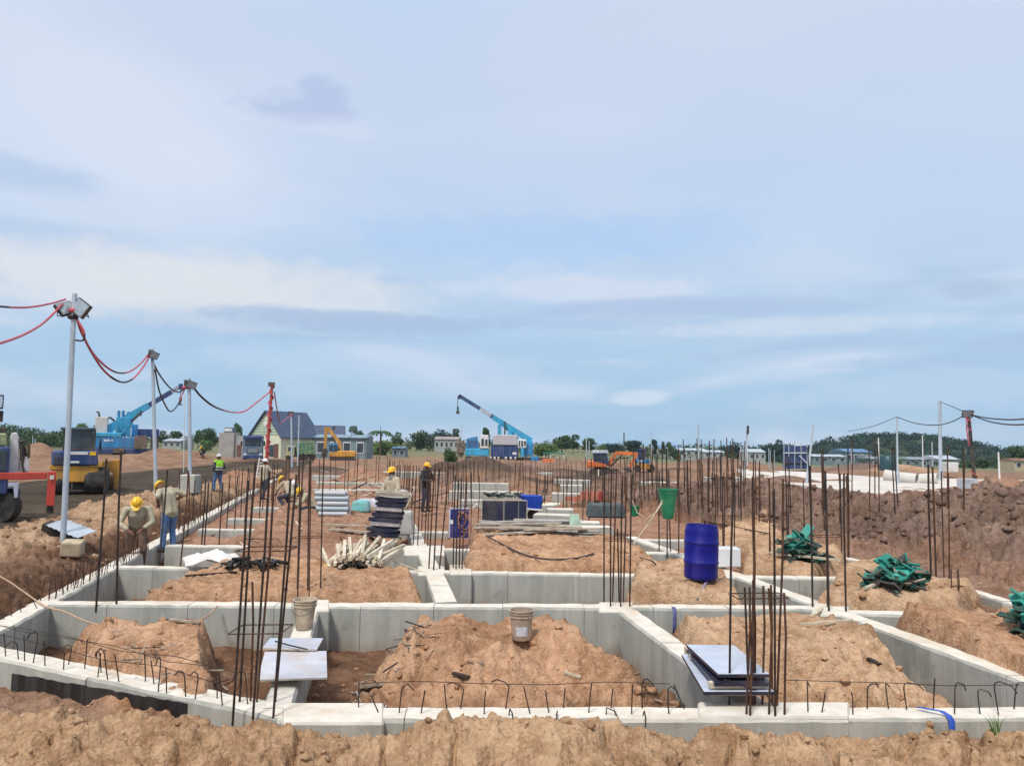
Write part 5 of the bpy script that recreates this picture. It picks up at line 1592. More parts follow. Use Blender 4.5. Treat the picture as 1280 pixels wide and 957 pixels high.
# ================================================================== FLOODLIGHT POLES, SITE POLES, CABLES
def pole(base, top, r, label, mt=GALV, name='site_pole', cat='pole', group='thin poles about the site', r1=None):
    base, top = Vector(base), Vector(top)
    o = thing(name, label, cat, base, 0, group)
    MB().tube([(0, 0, -.3), top - base], [r, r1 or r * .85], 10).build('shaft', mt, o, True)
    return o
LENS = mat('floodlight_glass', (.30, .36, .40), 0.2, 0, .15, 12, spec=.6)
def lamp(par, off, sz, rx, rz, ry=0):
    """floodlight: housing with fins, bracket; lens as its part"""
    e = MB()
    a, b = sz, sz * .8
    e.box((-a / 2, -.03, -b / 2), (a / 2, .05, b / 2)); 
    for k in range(5):
        xx = (-.4 + .2 * k) * a
        e.box((xx - .008, .051, -b * .4), (xx + .008, .085, b * .4))
    h = e.build('floodlight', STEEL, par)
    h.location = off; h.rotation_euler = (rx, ry, rz)
    MB().box((-a * .44, -.036, -b * .44), (a * .44, -.0305, b * .44)).build('lens', LENS, h)
    m = MB(); m.tube([(-a / 2 - .01, .02, 0), (-a / 2 - .02, .12, -b * .2), (0, .16, -b * .25), (a / 2 + .02, .12, -b * .2), (a / 2 + .01, .02, 0)], .012, 6); m.build('bracket', STEEL, h, True)
    return h
def ring(par, off, r, mt):
    m = MB(); m.lathe([(r, -.05), (r + .04, -.03), (r + .05, .02), (r + .02, .06)], 10, Matrix.Translation(off)); m.build('cable_lashing', mt, par, True)

b1 = hit(79, 677); Y1 = b1.y
t1 = at(93.5, 367, Y1)
p1 = pole(b1, t1, .068, 'nearest and tallest grey floodlight pole carrying two lamps', name='floodlight_pole', group='floodlight poles along the trench')
lamp(p1, t1 - b1 + Vector((.20, -.06, -.36)), .46, -.25, -.35, .55)
lamp(p1, t1 - b1 + Vector((-.22, .05, -.36)), .42, -.6, 1.15, -.4)
ring(p1, t1 - b1 + Vector((0, 0, -.42)), .07, REDCABLE); ring(p1, t1 - b1 + Vector((-.01, 0, -.58)), .07, BLACKCABLE)
o = MB().box((-.20, -.20, 0), (.22, .2, .34)).build('concrete_block', mat('earthy_concrete', (.46, .38, .26), .9, 0, .2, 5, (.30, .20, .12), .5, 3, bump=.3)); o.location = hit(87, 691) + Vector((.02, .05, -.06)); o.rotation_euler = (0.1, .05, .3); bevel(o, .04, 2)
tag(o, 'muddy concrete block at the foot of the nearest floodlight pole', 'concrete block')
b2 = on(199, 28.5); t2 = at(190.5, 436, 28.5)
p2 = pole(b2, t2, .075, 'second floodlight pole standing behind the worker in jeans', name='floodlight_pole', group='floodlight poles along the trench')
lamp(p2, t2 - b2 + Vector((.12, -.08, -.25)), .34, .3, .9, .3); lamp(p2, t2 - b2 + Vector((-.05, .12, -.2)), .34, .3, -2.0, -.3); ring(p2, t2 - b2 + Vector((-.06, 0, -.3)), .09, REDCABLE)
b3 = hit(238, 614); Y3 = b3.y; t3 = at(236.5, 473, Y3)
p3 = pole(b3, t3, .085, 'third floodlight pole standing in a concrete block', name='floodlight_pole', group='floodlight poles along the trench')
lamp(p3, t3 - b3 + Vector((.15, -.08, -.28)), .40, .3, .8, .3); lamp(p3, t3 - b3 + Vector((-.1, .12, -.25)), .38, .3, -2.0, -.3); ring(p3, t3 - b3 + Vector((-.12, 0, -.4)), .12, REDCABLE)
o = MB().box((-.36, -.36, 0), (.36, .36, .78), taper=.03).build('concrete_block', CONC); o.location = b3 + Vector((-.1, .15, -.08)); bevel(o, .03)
tag(o, 'grey concrete block round the foot of the third floodlight pole', 'concrete block')
Y4 = 50
b4 = on(333, Y4); t4 = at(340, 482, Y4)
p4 = pole(b4, t4, .11, 'leaning red wrapped pole before the house gable', RED, 'floodlight_pole', group='floodlight poles along the trench')
lamp(p4, t4 - b4 + Vector((.0, -.1, .08)), .42, .8, .4)
m = MB(); d = t4 - b4
m.tube([d * (1 - .9 * k / 50) + Vector((.15 * math.cos(k * .9), .15 * math.sin(k * .9), 0)) for k in range(51)], .05, 6); m.build('cable_wrap', REDCABLE, p4, True)
Y5 = 74
b5 = on(366, Y5); t5 = at(364, 516, Y5)
p5 = pole(b5, t5, .10, 'pale pole with a red lamp head before the blue roof', GALV, 'floodlight_pole', group='floodlight poles along the trench')
lamp(p5, t5 - b5 + Vector((0, -.05, -.05)), .55, .6, .3); ring(p5, t5 - b5 + Vector((0, 0, -.25)), .12, REDCABLE)
pole(on(373, 78), at(374, 519, 78), .085, 'thin pale pole just beside the red headed one before the blue roof')
pole(on(231, 60), at(231, 492, 60), .03, 'hair thin white rod beside the third floodlight pole', WHITE)
for k, (px, top, bot, Y, r, mt_, lb) in enumerate([
        (1174.5, 500, 584, 66, .16, GALV, 'tallest pale pole before the wooded hill'),
        (1121, 520, 604, 58, .075, GALV, 'slim pale pole before the middle of the wooded hill'),
        (873, 531, 566, 165, .16, GALV, 'thin far pole above the pale roofs'),
        (1098, 547, 610, 60, .05, WHITE, 'short white pole left of the concrete pipes'),
        (1153, 544, 583, 100, .08, WHITE, 'short pale pole standing right before the hill trees'),
        (1165, 552, 585, 105, .08, GALV, 'dim short pole beside the tallest pale pole'),
        (1248, 565, 603, 62, .075, WHITE, 'short white post near the edge of the picture on a block'),
        (1064, 560, 585, 110, .07, GALV, 'dim stub pole under the hill edge'),
        (891, 548, 566, 200, .12, GALV, 'tiny far pole with a lamp head above the far trees'),
        (926, 558, 580, 110, .07, WHITE, 'short white stub beside the leaning dark pole'),
        (934, 556, 580, 112, .07, WHITE, 'second short white stub beside the leaning dark pole'),
        (733, 545, 570, 160, .12, GALV, 'far pale pole before the round tree, first of two'),
        (736.5, 551, 570, 160, .10, GALV, 'far pale pole before the round tree, second of two'),
        (780, 540, 566, 170, .16, STEEL, 'far dark pole above the orange excavator'),
        (814, 538, 590, 120, .07, GALV, 'faint slim pole right of the blue tractor cab'),
        (577, 530, 545, 200, .10, GALV, 'thin rod above the far white house'),
        (41, 545, 560, 150, .09, GALV, 'pale short pole before the woodland, first of two'),
        (44, 548, 560, 150, .09, GALV, 'pale short pole before the woodland, second of two'),
        (961, 560, 590, 95, .06, GALV, 'thin prop standing left of the blue tower')]):
    pole(on(px, Y), at(px, top, Y), r, lb, mt_)
pole(at(1008, 600, 58), at(1017, 530, 58), .10, 'pale pole leaning beside the blue tower', GALV, r1=.06)
pole(on(930, 90), at(934.5, 532, 90), .12, 'dark topped pole leaning over the pale slab end', GALV)
mm = MB().box((-.12, -.1, -.5), (.12, .1, .5)).build('antenna', STEEL); mm.location = at(934.8, 537, 89.8); mm.rotation_euler.y = .05; tag(mm, 'slim dark antenna on top of the leaning pole', 'antenna')
Y6 = 46
b6 = on(1218, Y6); t6 = at(1210.5, 515, Y6)
p6 = pole(b6, t6, .11, 'leaning pole with red ribbons and a lamp head above the spoil bank', STEEL, 'floodlight_pole', group='floodlight poles along the trench')
lamp(p6, t6 - b6 + Vector((-.12, -.1, -.12)), .60, .5, -.3); lamp(p6, t6 - b6 + Vector((.22, -.05, -.05)), .36, .4, .8)
m = MB(); d = t6 - b6
m.tube([d * (.98 - .28 * k / 20) + Vector((-.06 + .13 * math.cos(k * .8), .13 * math.sin(k * .8), 0)) for k in range(21)], .04, 6); m.build('cable_wrap', REDCABLE, p6, True)
m = MB(); m.tube([d * .95 + Vector((-.2, -.1, 0)), d * .8 + Vector((-.28, -.12, 0)), d * .6 + Vector((-.22, -.12, 0))], .035, 6); m.build('ribbon', REDCABLE, p6, True)
m = MB(); m.tube([d * (.35 - .3 * k / 16) + Vector((.12 * math.cos(k * .9), .14 * math.sin(k * .9), 0)) for k in range(17)], .05, 6); m.build('cable_wrap', RED, p6, True)
o = thing('switch_cabinet', 'pale grey cabinet at the foot of the red ribboned pole', 'cabinet', at(1210, 616, 44))
bevel(MB().box((-.48, -.3, 0), (.44, .3, .85)).build('body', mat('pale_grey_paint', (.46, .49, .52), .5, 0, .1, 3), o), .02)
MB().box((-.42, -.315, .06), (-.02, -.301, .79)).build('door', mat('pale_grey_paint2', (.42, .45, .49), .5), o); MB().box((.03, -.315, .06), (.38, -.301, .79)).build('door', mat('pale_grey_paint2', (.42, .45, .49), .5), o)

def cable(label, pts, r, red=None, name='power_cable'):
    """pts = (px, py, Y); red = spans of the length (0..1) with red sheathing"""
    P_ = [at(*p) for p in pts]; out = []
    for i in range(len(P_) - 1):
        a = P_[max(0, i - 1)]; b = P_[i]; c = P_[i + 1]; d = P_[min(len(P_) - 1, i + 2)]
        for k in range(8):
            t = k / 8
            out.append(.5 * ((2 * b) + (-a + c) * t + (2 * a - 5 * b + 4 * c - d) * t * t + (-a + 3 * b - 3 * c + d) * t ** 3))
    out.append(P_[-1])
    m = MB(); n = len(out)
    for i in range(n - 1):
        f = (i + .5) / (n - 1)
        pass
    m.tube(out, r, 6)
    o = None
    me = m.mesh(name, [BLACKCABLE, REDCABLE], True)
    idx = []
    for i in range(n - 1):
        f = (i + .5) / (n - 1)
        rd = any(a <= f <= b for a, b in (red or []))
        idx += [1 if rd else 0] * 6
    idx += [0, 0]
    me.polygons.foreach_set('material_index', idx)
    o = link(name, me)
    return tag(o, label, 'cable', 'power cables strung between poles')
cable('upper cable running from the nearest pole out of the frame', [(-160, 350, 9), (-60, 375, 12), (0, 383, 14), (35, 384, 15.5), (65, 379, Y1 - .6), (82, 374, Y1)], .022, [(.45, 1)])
cable('lower red cable running from the nearest pole out of the frame', [(-160, 462, 9), (-60, 447, 12), (0, 429, 14), (30, 418, 15.3), (55, 403, Y1 - .8), (78, 380, Y1)], .026, [(.3, 1)])
Ym = (Y1 + 28.5) / 2
cable('upper of two cables sagging between the first two poles', [(95, 394, Y1), (103, 418, Y1 + 2), (120, 446, Y1 + 4.5), (142, 464, Ym), (160, 465, 26), (175, 455, 27.5), (186, 442, 28.4)], .030, [(0, .48), (.62, 1)])
cable('lower of two cables sagging between the first two poles', [(96, 398, Y1), (110, 432, Y1 + 2), (130, 463, Y1 + 4.5), (150, 477, Ym), (165, 474, 26), (178, 460, 27.5), (187, 445, 28.4)], .032, [(0, .4), (.66, 1)])
cable('short black loop of cable on the nearest pole', [(97, 400, Y1 - .1), (105, 414, Y1 - .1), (104, 425, Y1 - .1), (94, 425, Y1 - .1)], .022, [(0, .4)])
cable('upper black cable from the second pole to the third', [(190, 450, 28.4), (200, 469, 32), (213, 485, 36), (224, 490, 40), (234, 481, Y3)], .035)
cable('lower black cable drooping from the second pole to the third', [(194, 462, 28.4), (199, 488, 31), (207, 507, 34), (213, 514, 36), (220, 509, 38), (225, 500, 40), (229, 490, 42), (234, 480, Y3)], .035, [(.75, 1)])
cable('cable sagging between the third pole and the red pole', [(240, 481, Y3), (252, 496, Y3 + 1), (270, 509, Y3 + 3), (290, 515, 47), (305, 514, 48), (318, 505, 49), (337, 490, Y4 - .1)], .045, [(.4, 1)])
cable('red cable from the red pole head to the lamp by the blue roof', [(343, 490, Y4), (346, 510, 56), (350, 528, 64), (357, 524, 70), (364, 518, Y5)], .045, [(0, 1)])
cable('thin cable from the slim pole to the red ribboned pole', [(1121, 521, 58), (1145, 529, 55), (1172, 531, 52), (1192, 526, 49), (1208, 517, 46)], .035)
cable('thin cable from the tallest pale pole to the red ribboned pole', [(1175, 502, 66), (1190, 508, 56), (1206, 515, 46)], .03)
cable('thin cable running left from the slim pole', [(1060, 539, 70), (1090, 533, 64), (1121, 521, 58)], .025)
cable('upper cable running out of the frame from the red ribboned pole', [(1213, 518, 46), (1240, 523, 42), (1285, 523, 38), (1380, 505, 32)], .04)
cable('lower cable running out of the frame from the red ribboned pole', [(1213, 518, 46), (1243, 528, 42), (1285, 530, 38), (1380, 515, 32)], .04)

# corrugated sheet at the nearest pole
q0, q1 = at(57, 656, Y1 + .3), at(97, 672, Y1 - .2)
m = MB(); n = 24; vs = []; fs = []
d = (q1 - q0); sdv = Vector((.12, .55, .10))
for i in range(n + 1):
    p = q0 + d * (i / n) + Vector((0, 0, .012 * math.sin(i * 1.7)))
    vs += [p - q0, p + sdv - q0]
    if i: fs.append((i * 2 - 2, i * 2, i * 2 + 1, i * 2 - 1))
o = m.add(vs, fs).build('corrugated_sheet', GALV); o.location = q0; o.modifiers.new('t', 'SOLIDIFY').thickness = .01
tag(o, 'bent corrugated metal sheet stuck in the bank at the nearest pole', 'metal sheet')
o = MB().box((-.28, -.02, -.18), (.25, .3, .1)).build('black_plate', BLACK); o.location = at(66, 664, Y1 + .35); o.rotation_euler = (.2, .35, 0); tag(o, 'black plate under the corrugated sheet', 'plate')
o = MB().box((-.2, -.02, -.15), (.2, .3, .05)).build('black_plate', BLACK); o.location = at(84, 674, Y1 + .35); o.rotation_euler = (.2, .35, 0); tag(o, 'black scrap behind the foot of the nearest pole', 'plate')
# ladder by the white helmeted worker
a, b = at(324, 597, 34), at(328, 572, 34)
ld = thing('ladder', 'white ladder leaning beside the worker in the white helmet', 'ladder', a)
for s_ in (-.13, .13):
    MB().beam((s_, 0, 0), b - a + Vector((s_, 0, 0)), .04, .05).build('rail', WHITE, ld)
for k in range(6):
    p = (b - a) * ((k + .5) / 6)
    MB().beam(p + Vector((-.11, 0, 0)), p + Vector((.11, 0, 0)), .03, .03).build('rung', WHITE, ld)
a, b = at(507, 636, 19.5), at(519, 609, 19.5)
sh = thing('shovel', 'pale handled shovel leaning by the worker with the scarf', 'shovel', a)
MB().tube([(0, 0, 0), b - a], .018, 6).build('handle', PALEWOOD, sh, True)
MB().beam(b - a + Vector((-.07, 0, .0)), b - a + Vector((.06, 0, .02)), .03, .03).build('grip', PALEWOOD, sh)
MB().box((-.1, -.02, -.26), (.1, .02, 0), taper=.015).build('blade', STEEL, sh)
o = MB().lathe([(.04, 0), (.16, .03), (.21, .14), (.19, .25), (.10, .31), (.01, .33)], 16).build('tied_sack', mat('grey_cloth', (.42, .41, .40), .9, 0, .2, 9), None, True); o.location = at(503, 627, 19.8); tag(o, 'round grey tied sack beside the worker with the scarf', 'sack')

# ================================================================== MACHINES, VEHICLES
class Mach:
    """a machine built at its own place: x right, y away, z up, measured in photograph pixels at its distance"""
    def __init__(self, name, label, cat, px0, py0, Y, group=None):
        self.o = thing(name, label, cat, at(px0, py0, Y), 0, group)
        self.px0, self.py0 = px0, py0
        q = self.o.location
        rz = -math.atan2(q.x, q.y)                      # the machine stands square to the line it is seen along
        self.o.rotation_euler = (0, 0, rz)
        self.inv = Matrix.Rotation(-rz, 3, 'Z')
        self.s = math.hypot(q.x, q.y) / FPX * math.cos(rz)
    def p(self, px, py, d):
        o = self.inv @ (Vector((0, 0, CAMH)) - Vector(self.o.location)); r = self.inv @ ray(px, py)
        return o + r * ((d - o.y) / r.y)
    def x(self, px, d=0.0): return self.p(px, self.py0, d).x
    def z(self, py, d=0.0): return self.p(self.px0, py, d).z
    def box(self, part, x0, x1, y0, y1, d0, d1, mt, parent=None, bev=.03, taper=0):
        a = self.p((x0 + x1) / 2, max(y0, y1), d0); b = self.p((x0 + x1) / 2, min(y0, y1), d0)
        hw = (self.p(x1, y1, d0).x - self.p(x0, y1, d0).x) / 2
        m = MB().box((a.x - hw, d0, a.z), (a.x + hw, d1, b.z), taper)
        o = m.build(part, mt, parent or self.o)
        if bev: bevel(o, min(bev, .2 * min(2 * hw, b.z - a.z, d1 - d0)))
        return o
    def prism(self, part, poly, d0, d1, mt, parent=None, bev=.03):
        o = MB().prism([(self.p(a, b, d0).x, self.p(a, b, d0).z) for a, b in poly], d0, d1).build(part, mt, parent or self.o)
        if bev: bevel(o, bev)
        return o
    def beam(self, part, a, b, w, h, mt, parent=None, w1=None, h1=None):
        return MB().beam(self.p(*a), self.p(*b), w, h, (0, 1, 0), w1, h1).build(part, mt, parent or self.o)
    def tube(self, part, pts, r, mt, parent=None, seg=8):
        return MB().tube([self.p(*q) for q in pts], r, seg).build(part, mt, parent or self.o, True)
    def wheel(self, px, py, d, r, w, parent=None, hub=None, ang=0):
        c = self.p(px, py, d); ax = Vector((math.sin(ang), math.cos(ang), 0))
        m = MB()
        M_ = Matrix.Translation(c) @ ax.to_track_quat('Z', 'Y').to_matrix().to_4x4()
        m.lathe([(r * .6, -w / 2), (r * .93, -w / 2), (r, -w * .32), (r, w * .32), (r * .93, w / 2), (r * .6, w / 2)], 22, M_)
        t = m.build('wheel', BLACK, parent or self.o, True)
        MB().lathe([(.01, -w * .35), (r * .25, -w * .52), (r * .58, -w * .42), (r * .6, -w * .3), (r * .6, w * .3), (r * .58, w * .42), (r * .25, w * .52), (.01, w * .35)], 14, M_).build('rim', hub or STEEL, t, True)
        for k in range(10):          # tread lugs
            pass
        return t
    def tracks(self, x0, x1, y0, y1, d0, d1, parent=None):
        r = (self.z(y0, 0) - self.z(y1, 0)) / 2
        xa, xb = self.x(x0, 0) + r, self.x(x1, 0) - r
        zc = self.z(y1, 0) + r
        pr = [(xb + r * math.cos(t), zc + r * math.sin(t)) for t in np.linspace(-PI / 2, PI / 2, 7)] + [(xa + r * math.cos(t), zc + r * math.sin(t)) for t in np.linspace(PI / 2, 3 * PI / 2, 7)]
        t = MB().prism(pr, d0, d1).build('track', STEEL, parent or self.o)
        L = xb - xa
        for k in range(max(3, int(L / (r * 1.6)))):
            xx = xa + L * (k + .5) / max(3, int(L / (r * 1.6)))
            MB().cyl((xx, d0 - .04, zc - r * .35), (xx, d0 - .001, zc - r * .35), r * .38, 10).build('roller', STEEL, t, True)
        m = MB()
        n = int(L / .18)
        for k in range(n):
            xx = xa + L * (k + .5) / n
            m.box((xx - .05, d0 - .005, zc + r), (xx + .05, d1 + .005, zc + r + .035)); m.box((xx - .05, d0 - .005, zc - r - .03), (xx + .05, d1 + .005, zc - r))
        tag(m.build('track_shoe', STEEL, t), None, None, None, 'stuff')
        return t

# ---- road roller, seen from behind
k = Mach('road_roller', 'yellow and blue road roller parked on the haul road', 'road roller', 102, 618, 36)
X = k
k.box('chassis', 64, 123, 581, 603, 0, 2.6, YELLOW, bev=.06)
k.box('bumper', 80, 112, 603, 612, .4, 2.2, STEEL)
h = k.prism('hood', [(64, 582), (64, 563), (122, 563), (123, 582)], -.12, 2.4, NAVY, bev=.08)
k.box('stripe', 88, 110, 564.3, 568, -.135, -.121, WHITE, h, 0); k.box('warning_plate', 112, 120, 564.3, 569, -.135, -.121, YHAT, h, 0); k.box('grille', 88, 99, 576, 578.5, -.135, -.121, WHITE, h, 0)
for i in range(5):
    k.box('grille_slat', 68 + i * 3.6, 70.4 + i * 3.6, 571, 580, -.135, -.121, STEEL, h, 0)
cab = k.box('cab', 78, 119, 560.5, 562.8, .1, 2.1, STEEL, None, .03)
for (xa, xb) in ((78, 80.5), (116.5, 119)):
    for d_ in (.1, 2.0):
        k.box('cab_post', xa, xb, 537, 560.4, d_, d_ + .1, STEEL, cab, 0)
k.box('cab_roof', 76, 120, 534, 537, -.05, 2.3, mat('roof_grey_blue', (.08, .11, .14), .5), cab)
k.box('window', 80.6, 116.4, 537.2, 560, .13, .15, GLASS, cab, 0)
k.box('window', 78.2, 79.9, 537.2, 560, .25, 1.95, GLASS, cab, 0); k.box('window', 117.2, 118.9, 537.2, 560, .25, 1.95, GLASS, cab, 0)
k.box('seat', 93, 103, 550, 560.4, .3, .5, STEEL, cab, .01)
w1 = k.wheel(73, 602, .6, .62, .55, ang=PI / 2 + .12); w2 = k.wheel(121, 601, .5, .70, .95, ang=PI / 2 + .12)
for tx, n_ in ((73, .55), (121, .95)):
    pass
k.prism('yoke', [(126, 576), (150, 574), (150, 586), (147, 612), (143, 612), (141, 590), (128, 590)], 2.9, 3.2, YELLOW)
dm = MB(); c = k.p(121, 598, 4.0); M_ = Matrix.Translation(c) @ Vector((1, .15, 0)).to_track_quat('Z', 'Y').to_matrix().to_4x4()
dm.lathe([(.4, -.75), (.66, -.73), (.67, 0), (.66, .73), (.4, .75)], 26, M_); dm.build('drum', mat('worn_drum_steel', (.30, .27, .23), .5, .5, .2, 4, (.26, .18, .11), .5, 4), k.o, True)
k.box('mudguard', 62, 82, 580.5, 587, -.05, 1.2, YELLOW); k.box('mudguard', 111, 128, 578, 584, -.05, 1.3, YELLOW)
k.tube('handrail', [(124, 562, 1.2), (126, 548, 1.2), (126, 562, 2.2)], .03, STEEL)
k.tube('step', [(82, 603, -.05), (82, 612, -.1), (90, 612, -.1), (90, 603, -.05)], .03, STEEL)

# ---- truck with loader crane and outrigger at the frame edge
k = Mach('crane_truck', 'white cab truck with red outrigger leg cut by the frame edge', 'truck', -40, 657, 22)
k.box('chassis', -180, 30, 612, 624, .2, 1.6, NAVY)
cb = k.box('cab', -14, 9, 558, 618, -.2, 2.1, NAVY, bev=.04)
k.box('cab_top', -14, 8, 541, 557, -.1, 2.0, mat('cab_white_green', (.40, .46, .24), .5, 0, .3, 2, (.12, .14, .12), .6, 3), cb, .05)
k.box('window', -12, 7, 563, 588, -.225, -.201, GLASS, cb, 0)
k.box('dark_rack', -14, 6, 534, 540.6, .0, 1.2, STEEL, cb, .02)
k.box('body_side', -180, -12, 560, 610, .0, 2.0, NAVY)
cc = k.prism('crane_column', [(9.5, 592), (12, 550), (15, 541), (21, 540), (24, 546), (24, 592)], .2, .7, mat('crane_white', (.60, .62, .62), .5, 0, .1, 2, (.35, .32, .3), .4, 3))
k.box('control_box', 24.5, 36, 572, 590, .2, .8, WHITE, bev=.04)
k.tube('hydraulic_pipe', [(25, 552, .2), (34, 550, .15), (36, 558, .1), (36, 572, .15)], .04, STEEL)
k.tube('hydraulic_pipe', [(24.5, 546, .3), (27, 554, .25), (27, 575, .2)], .05, STEEL)
k.box('outrigger_beam', -60, 60.5, 590.5, 599.5, -.24, -.08, RED, bev=.02)
lg = k.box('outrigger_leg', 58, 68, 589, 632, -.30, -.02, RED, bev=.02)
k.tube('foot', [(62.5, 632.2, -.1), (62.5, 639, -.1), (62.5, 641, -.1)], .10, BLACK, lg); k.box('latch', 62, 67.5, 594, 599, -.36, -.322, WHITE, lg, 0)
k.tube('hydraulic_hose', [(24, 560, .3), (29, 556, .2), (31, 566, .2), (28, 580, .2), (30, 590, .1)], .03, BLACK); k.tube('hydraulic_hose', [(24, 556, .3), (32, 560, .2), (33, 570, .2)], .025, BLACK)
k.prism('mudguard', [(10, 604), (24, 603), (22, 622), (18, 622), (17, 608), (10, 608)], -.3, .35, mat('pale_lilac_paint', (.38, .40, .50), .5), bev=.01)
k.wheel(2, 633, .15, .52, .42, ang=.55)
k.wheel(-95, 633, .15, .52, .42)
mr = k.tube('mirror_arm', [(-2, 552, -.1), (-3, 535, -.25), (0, 515, -.3)], .03, BLACK)
k.box('mirror', -7, 4, 493, 511, -.35, -.25, BLACK, mr, .06); k.box('mirror', -6, 3.5, 513, 527, -.33, -.25, BLACK, mr, .05)
k.box('mirror_glass', -5.5, 2.6, 495, 509, -.362, -.351, mat('mirror_glass', (.55, .55, .6), .08, .8), mr, 0)

# ---- hydraulic pile driver with crane, left of the poles
k = Mach('pile_driver', 'blue pile driving rig behind the roller with its crane boom rising right', 'pile driver', 160, 568, 110)
k.box('ballast', 118, 134, 521, 541, 0, 3.0, mat('pale_ballast', (.55, .53, .50), .7, 0, .08, 2, (.4, .36, .32), .3, 2), bev=.08)
bd = k.box('body', 117, 176, 546, 560, -1.5, 4, BLUE, bev=.1)
for a, b, c_, d_ in ((130, 133, 549, 551.5), (134, 137, 549, 551.5), (139, 141.5, 549.3, 551.5)):
    k.box('lettering', a, b, c_, d_, -1.53, -1.505, WHITE, bd, 0)
k.box('deck', 118, 152, 540.5, 545.5, -1.6, 3, CYAN, bev=.08)
k.box('long_foot', 116, 199, 560.5, 567, -1.8, -.6, NAVY, bev=.1); k.box('long_foot', 116, 199, 560.5, 567, 3.2, 4.6, NAVY, bev=.1)
k.box('cross_foot', 140, 156, 562, 567.6, -.5, 3.1, STEEL); 
k.box('clamp_tower', 144, 163, 521, 545, .2, 2.4, CYAN, bev=.1)
for i, (a, b, t) in enumerate(((147, 150, 513), (152.5, 155.5, 513), (159, 162, 514.5))):
    k.tube('cylinder', [((a + b) / 2, 530, .4 + .3 * i), ((a + b) / 2, t, .4 + .3 * i)], .2, BLUE)
for a, b in (((137, 544, -.2), (150, 528, -.2)), ((158, 545, -.2), (146, 527, -.2)), ((160, 540, -.3), (166, 528, -.3)), ((150, 545, -.4), (161, 530, -.4))):
    k.beam('strut', a, b, .25, .25, CYAN)
k.box('winch', 164, 172, 530, 546, .2, 2, BLUE, bev=.1)
k.box('engine_housing', 172, 199, 536, 546, .5, 3, NAVY, bev=.1); k.box('pump', 188, 198, 546, 560, .5, 2, STEEL)
k.box('brown_tank', 167.5, 183.5, 544.5, 560, -2.4, -1.55, mat('rust_brown', (.15, .11, .09), .7, 0, .3, 2, (.22, .12, .07), .4, 3), bev=.05)
k.box('cable_chest', 141, 155, 560.2, 566, -2.3, -1.85, mat('rust_brown', None) if False else MATS['rust_brown'])
bm_ = k.beam('boom', (134, 537, 1.2), (186, 506.5, 1.2), 1.15, 1.3, CYAN, None, .95, 1.0)
k.beam('boom_section', (182, 509, 1.2), (214, 489.8, 1.2), .72, .8, NAVY, bm_); k.beam('boom_section', (213, 490.5, 1.2), (226, 483, 1.2), .62, .7, mat('boom_lilac', (.30, .32, .42), .5), bm_)
k.box('boom_head', 223.5, 228.5, 479.5, 486.5, .8, 1.6, NAVY, bm_); k.beam('boom_lug', (174, 516, 1.2), (176.5, 519.5, 1.2), .3, .3, BLUE, bm_)
k.beam('boom_cylinder', (150, 540, .8), (178, 514, .8), .35, .35, STEEL, bm_)
k.tube('hoist_rope', [(226, 486, 1.2), (225.6, 497, 1.2)], .05, STEEL); hk = k.box('hook_block', 224, 227.5, 496, 501, 1.0, 1.4, RED); k.tube('hook', [(225.6, 501, 1.2), (225.6, 503, 1.2), (224, 505.5, 1.2), (227.5, 505.5, 1.2)], .13, STEEL, hk)
k.tube('exhaust', [(124, 521, 1), (124, 517, 1), (123, 515, 1), (120.5, 514.7, 1)], .14, STEEL); k.tube('roof_rail', [(134, 523, 1), (138, 521.5, 1), (143, 526, 1)], .15, STEEL)

# ---- hydraulic pile driver in the middle
k = Mach('pile_driver', 'blue pile driving rig in the middle with its crane boom rising left', 'pile driver', 625, 575, 150)
bl = k.box('body_left', 581, 611, 560.5, 569.5, -1.5, 4, CYAN, bev=.12)
k.prism('engine_housing', [(582.5, 560), (583, 548), (588, 546.5), (596, 545), (598, 560)], -.8, 3.5, BLUE, bev=.1)
for i in range(5): k.box('louvre', 585 + i * 2.3, 586.3 + i * 2.3, 550, 558, -.86, -.805, NAVY, None, 0)
cb = k.box('cab', 600, 610.5, 543.5, 560.3, -1.7, .6, WHITE, bev=.12)
k.box('window', 601.6, 604.8, 548, 557, -1.75, -1.705, GLASS, cb, 0); k.box('window', 606.3, 609.3, 549, 557, -1.75, -1.705, GLASS, cb, 0)
mb_ = k.box('main_body', 613.5, 648, 556.2, 571, -1.4, 4, NAVY, bev=.12)
k.box('ballast', 616, 646.5, 543.2, 556, -1.6, 2.0, mat('lilac_grey_ballast', (.46, .44, .46), .7, 0, .06, 1), bev=.1)
k.box('plate', 640.5, 645.5, 565, 568, -1.46, -1.405, WHITE, mb_, 0)
cb = k.box('cab', 647.5, 658, 549, 559.8, -1.8, .4, WHITE, bev=.12)
k.box('window', 648.6, 650.2, 550.5, 558, -1.86, -1.805, GLASS, cb, 0); k.box('window', 651.6, 653.6, 550.5, 558, -1.86, -1.805, GLASS, cb, 0); k.box('window', 655, 657, 551, 557, -1.86, -1.805, GLASS, cb, 0)
k.box('mast', 651, 655, 560, 571, -2.2, -1.4, CYAN); k.box('body_right', 654, 666.5, 554, 569.5, -1.0, 4, BLUE, bev=.12)
k.box('winch_house', 657, 666, 551, 554, .2, 3, CYAN)
for a, b, t, mt_ in ((622, 626.6, 530, CYAN), (630, 632, 526.5, DARKGREEN), (635, 639.5, 533, CYAN)):
    k.box('column', a, b, t, 543, -.6, .4, mt_)
for a in (584, 604, 616, 628, 640, 656): k.box('leg', a, a + 2.4, 569.5, 574.5, -1.6, -.9, NAVY)
ft = k.box('long_foot', 582, 662, 571.2, 575, -.7, .8, STEEL); k.box('long_foot', 582, 662, 571.2, 575, 2.6, 4.0, STEEL)
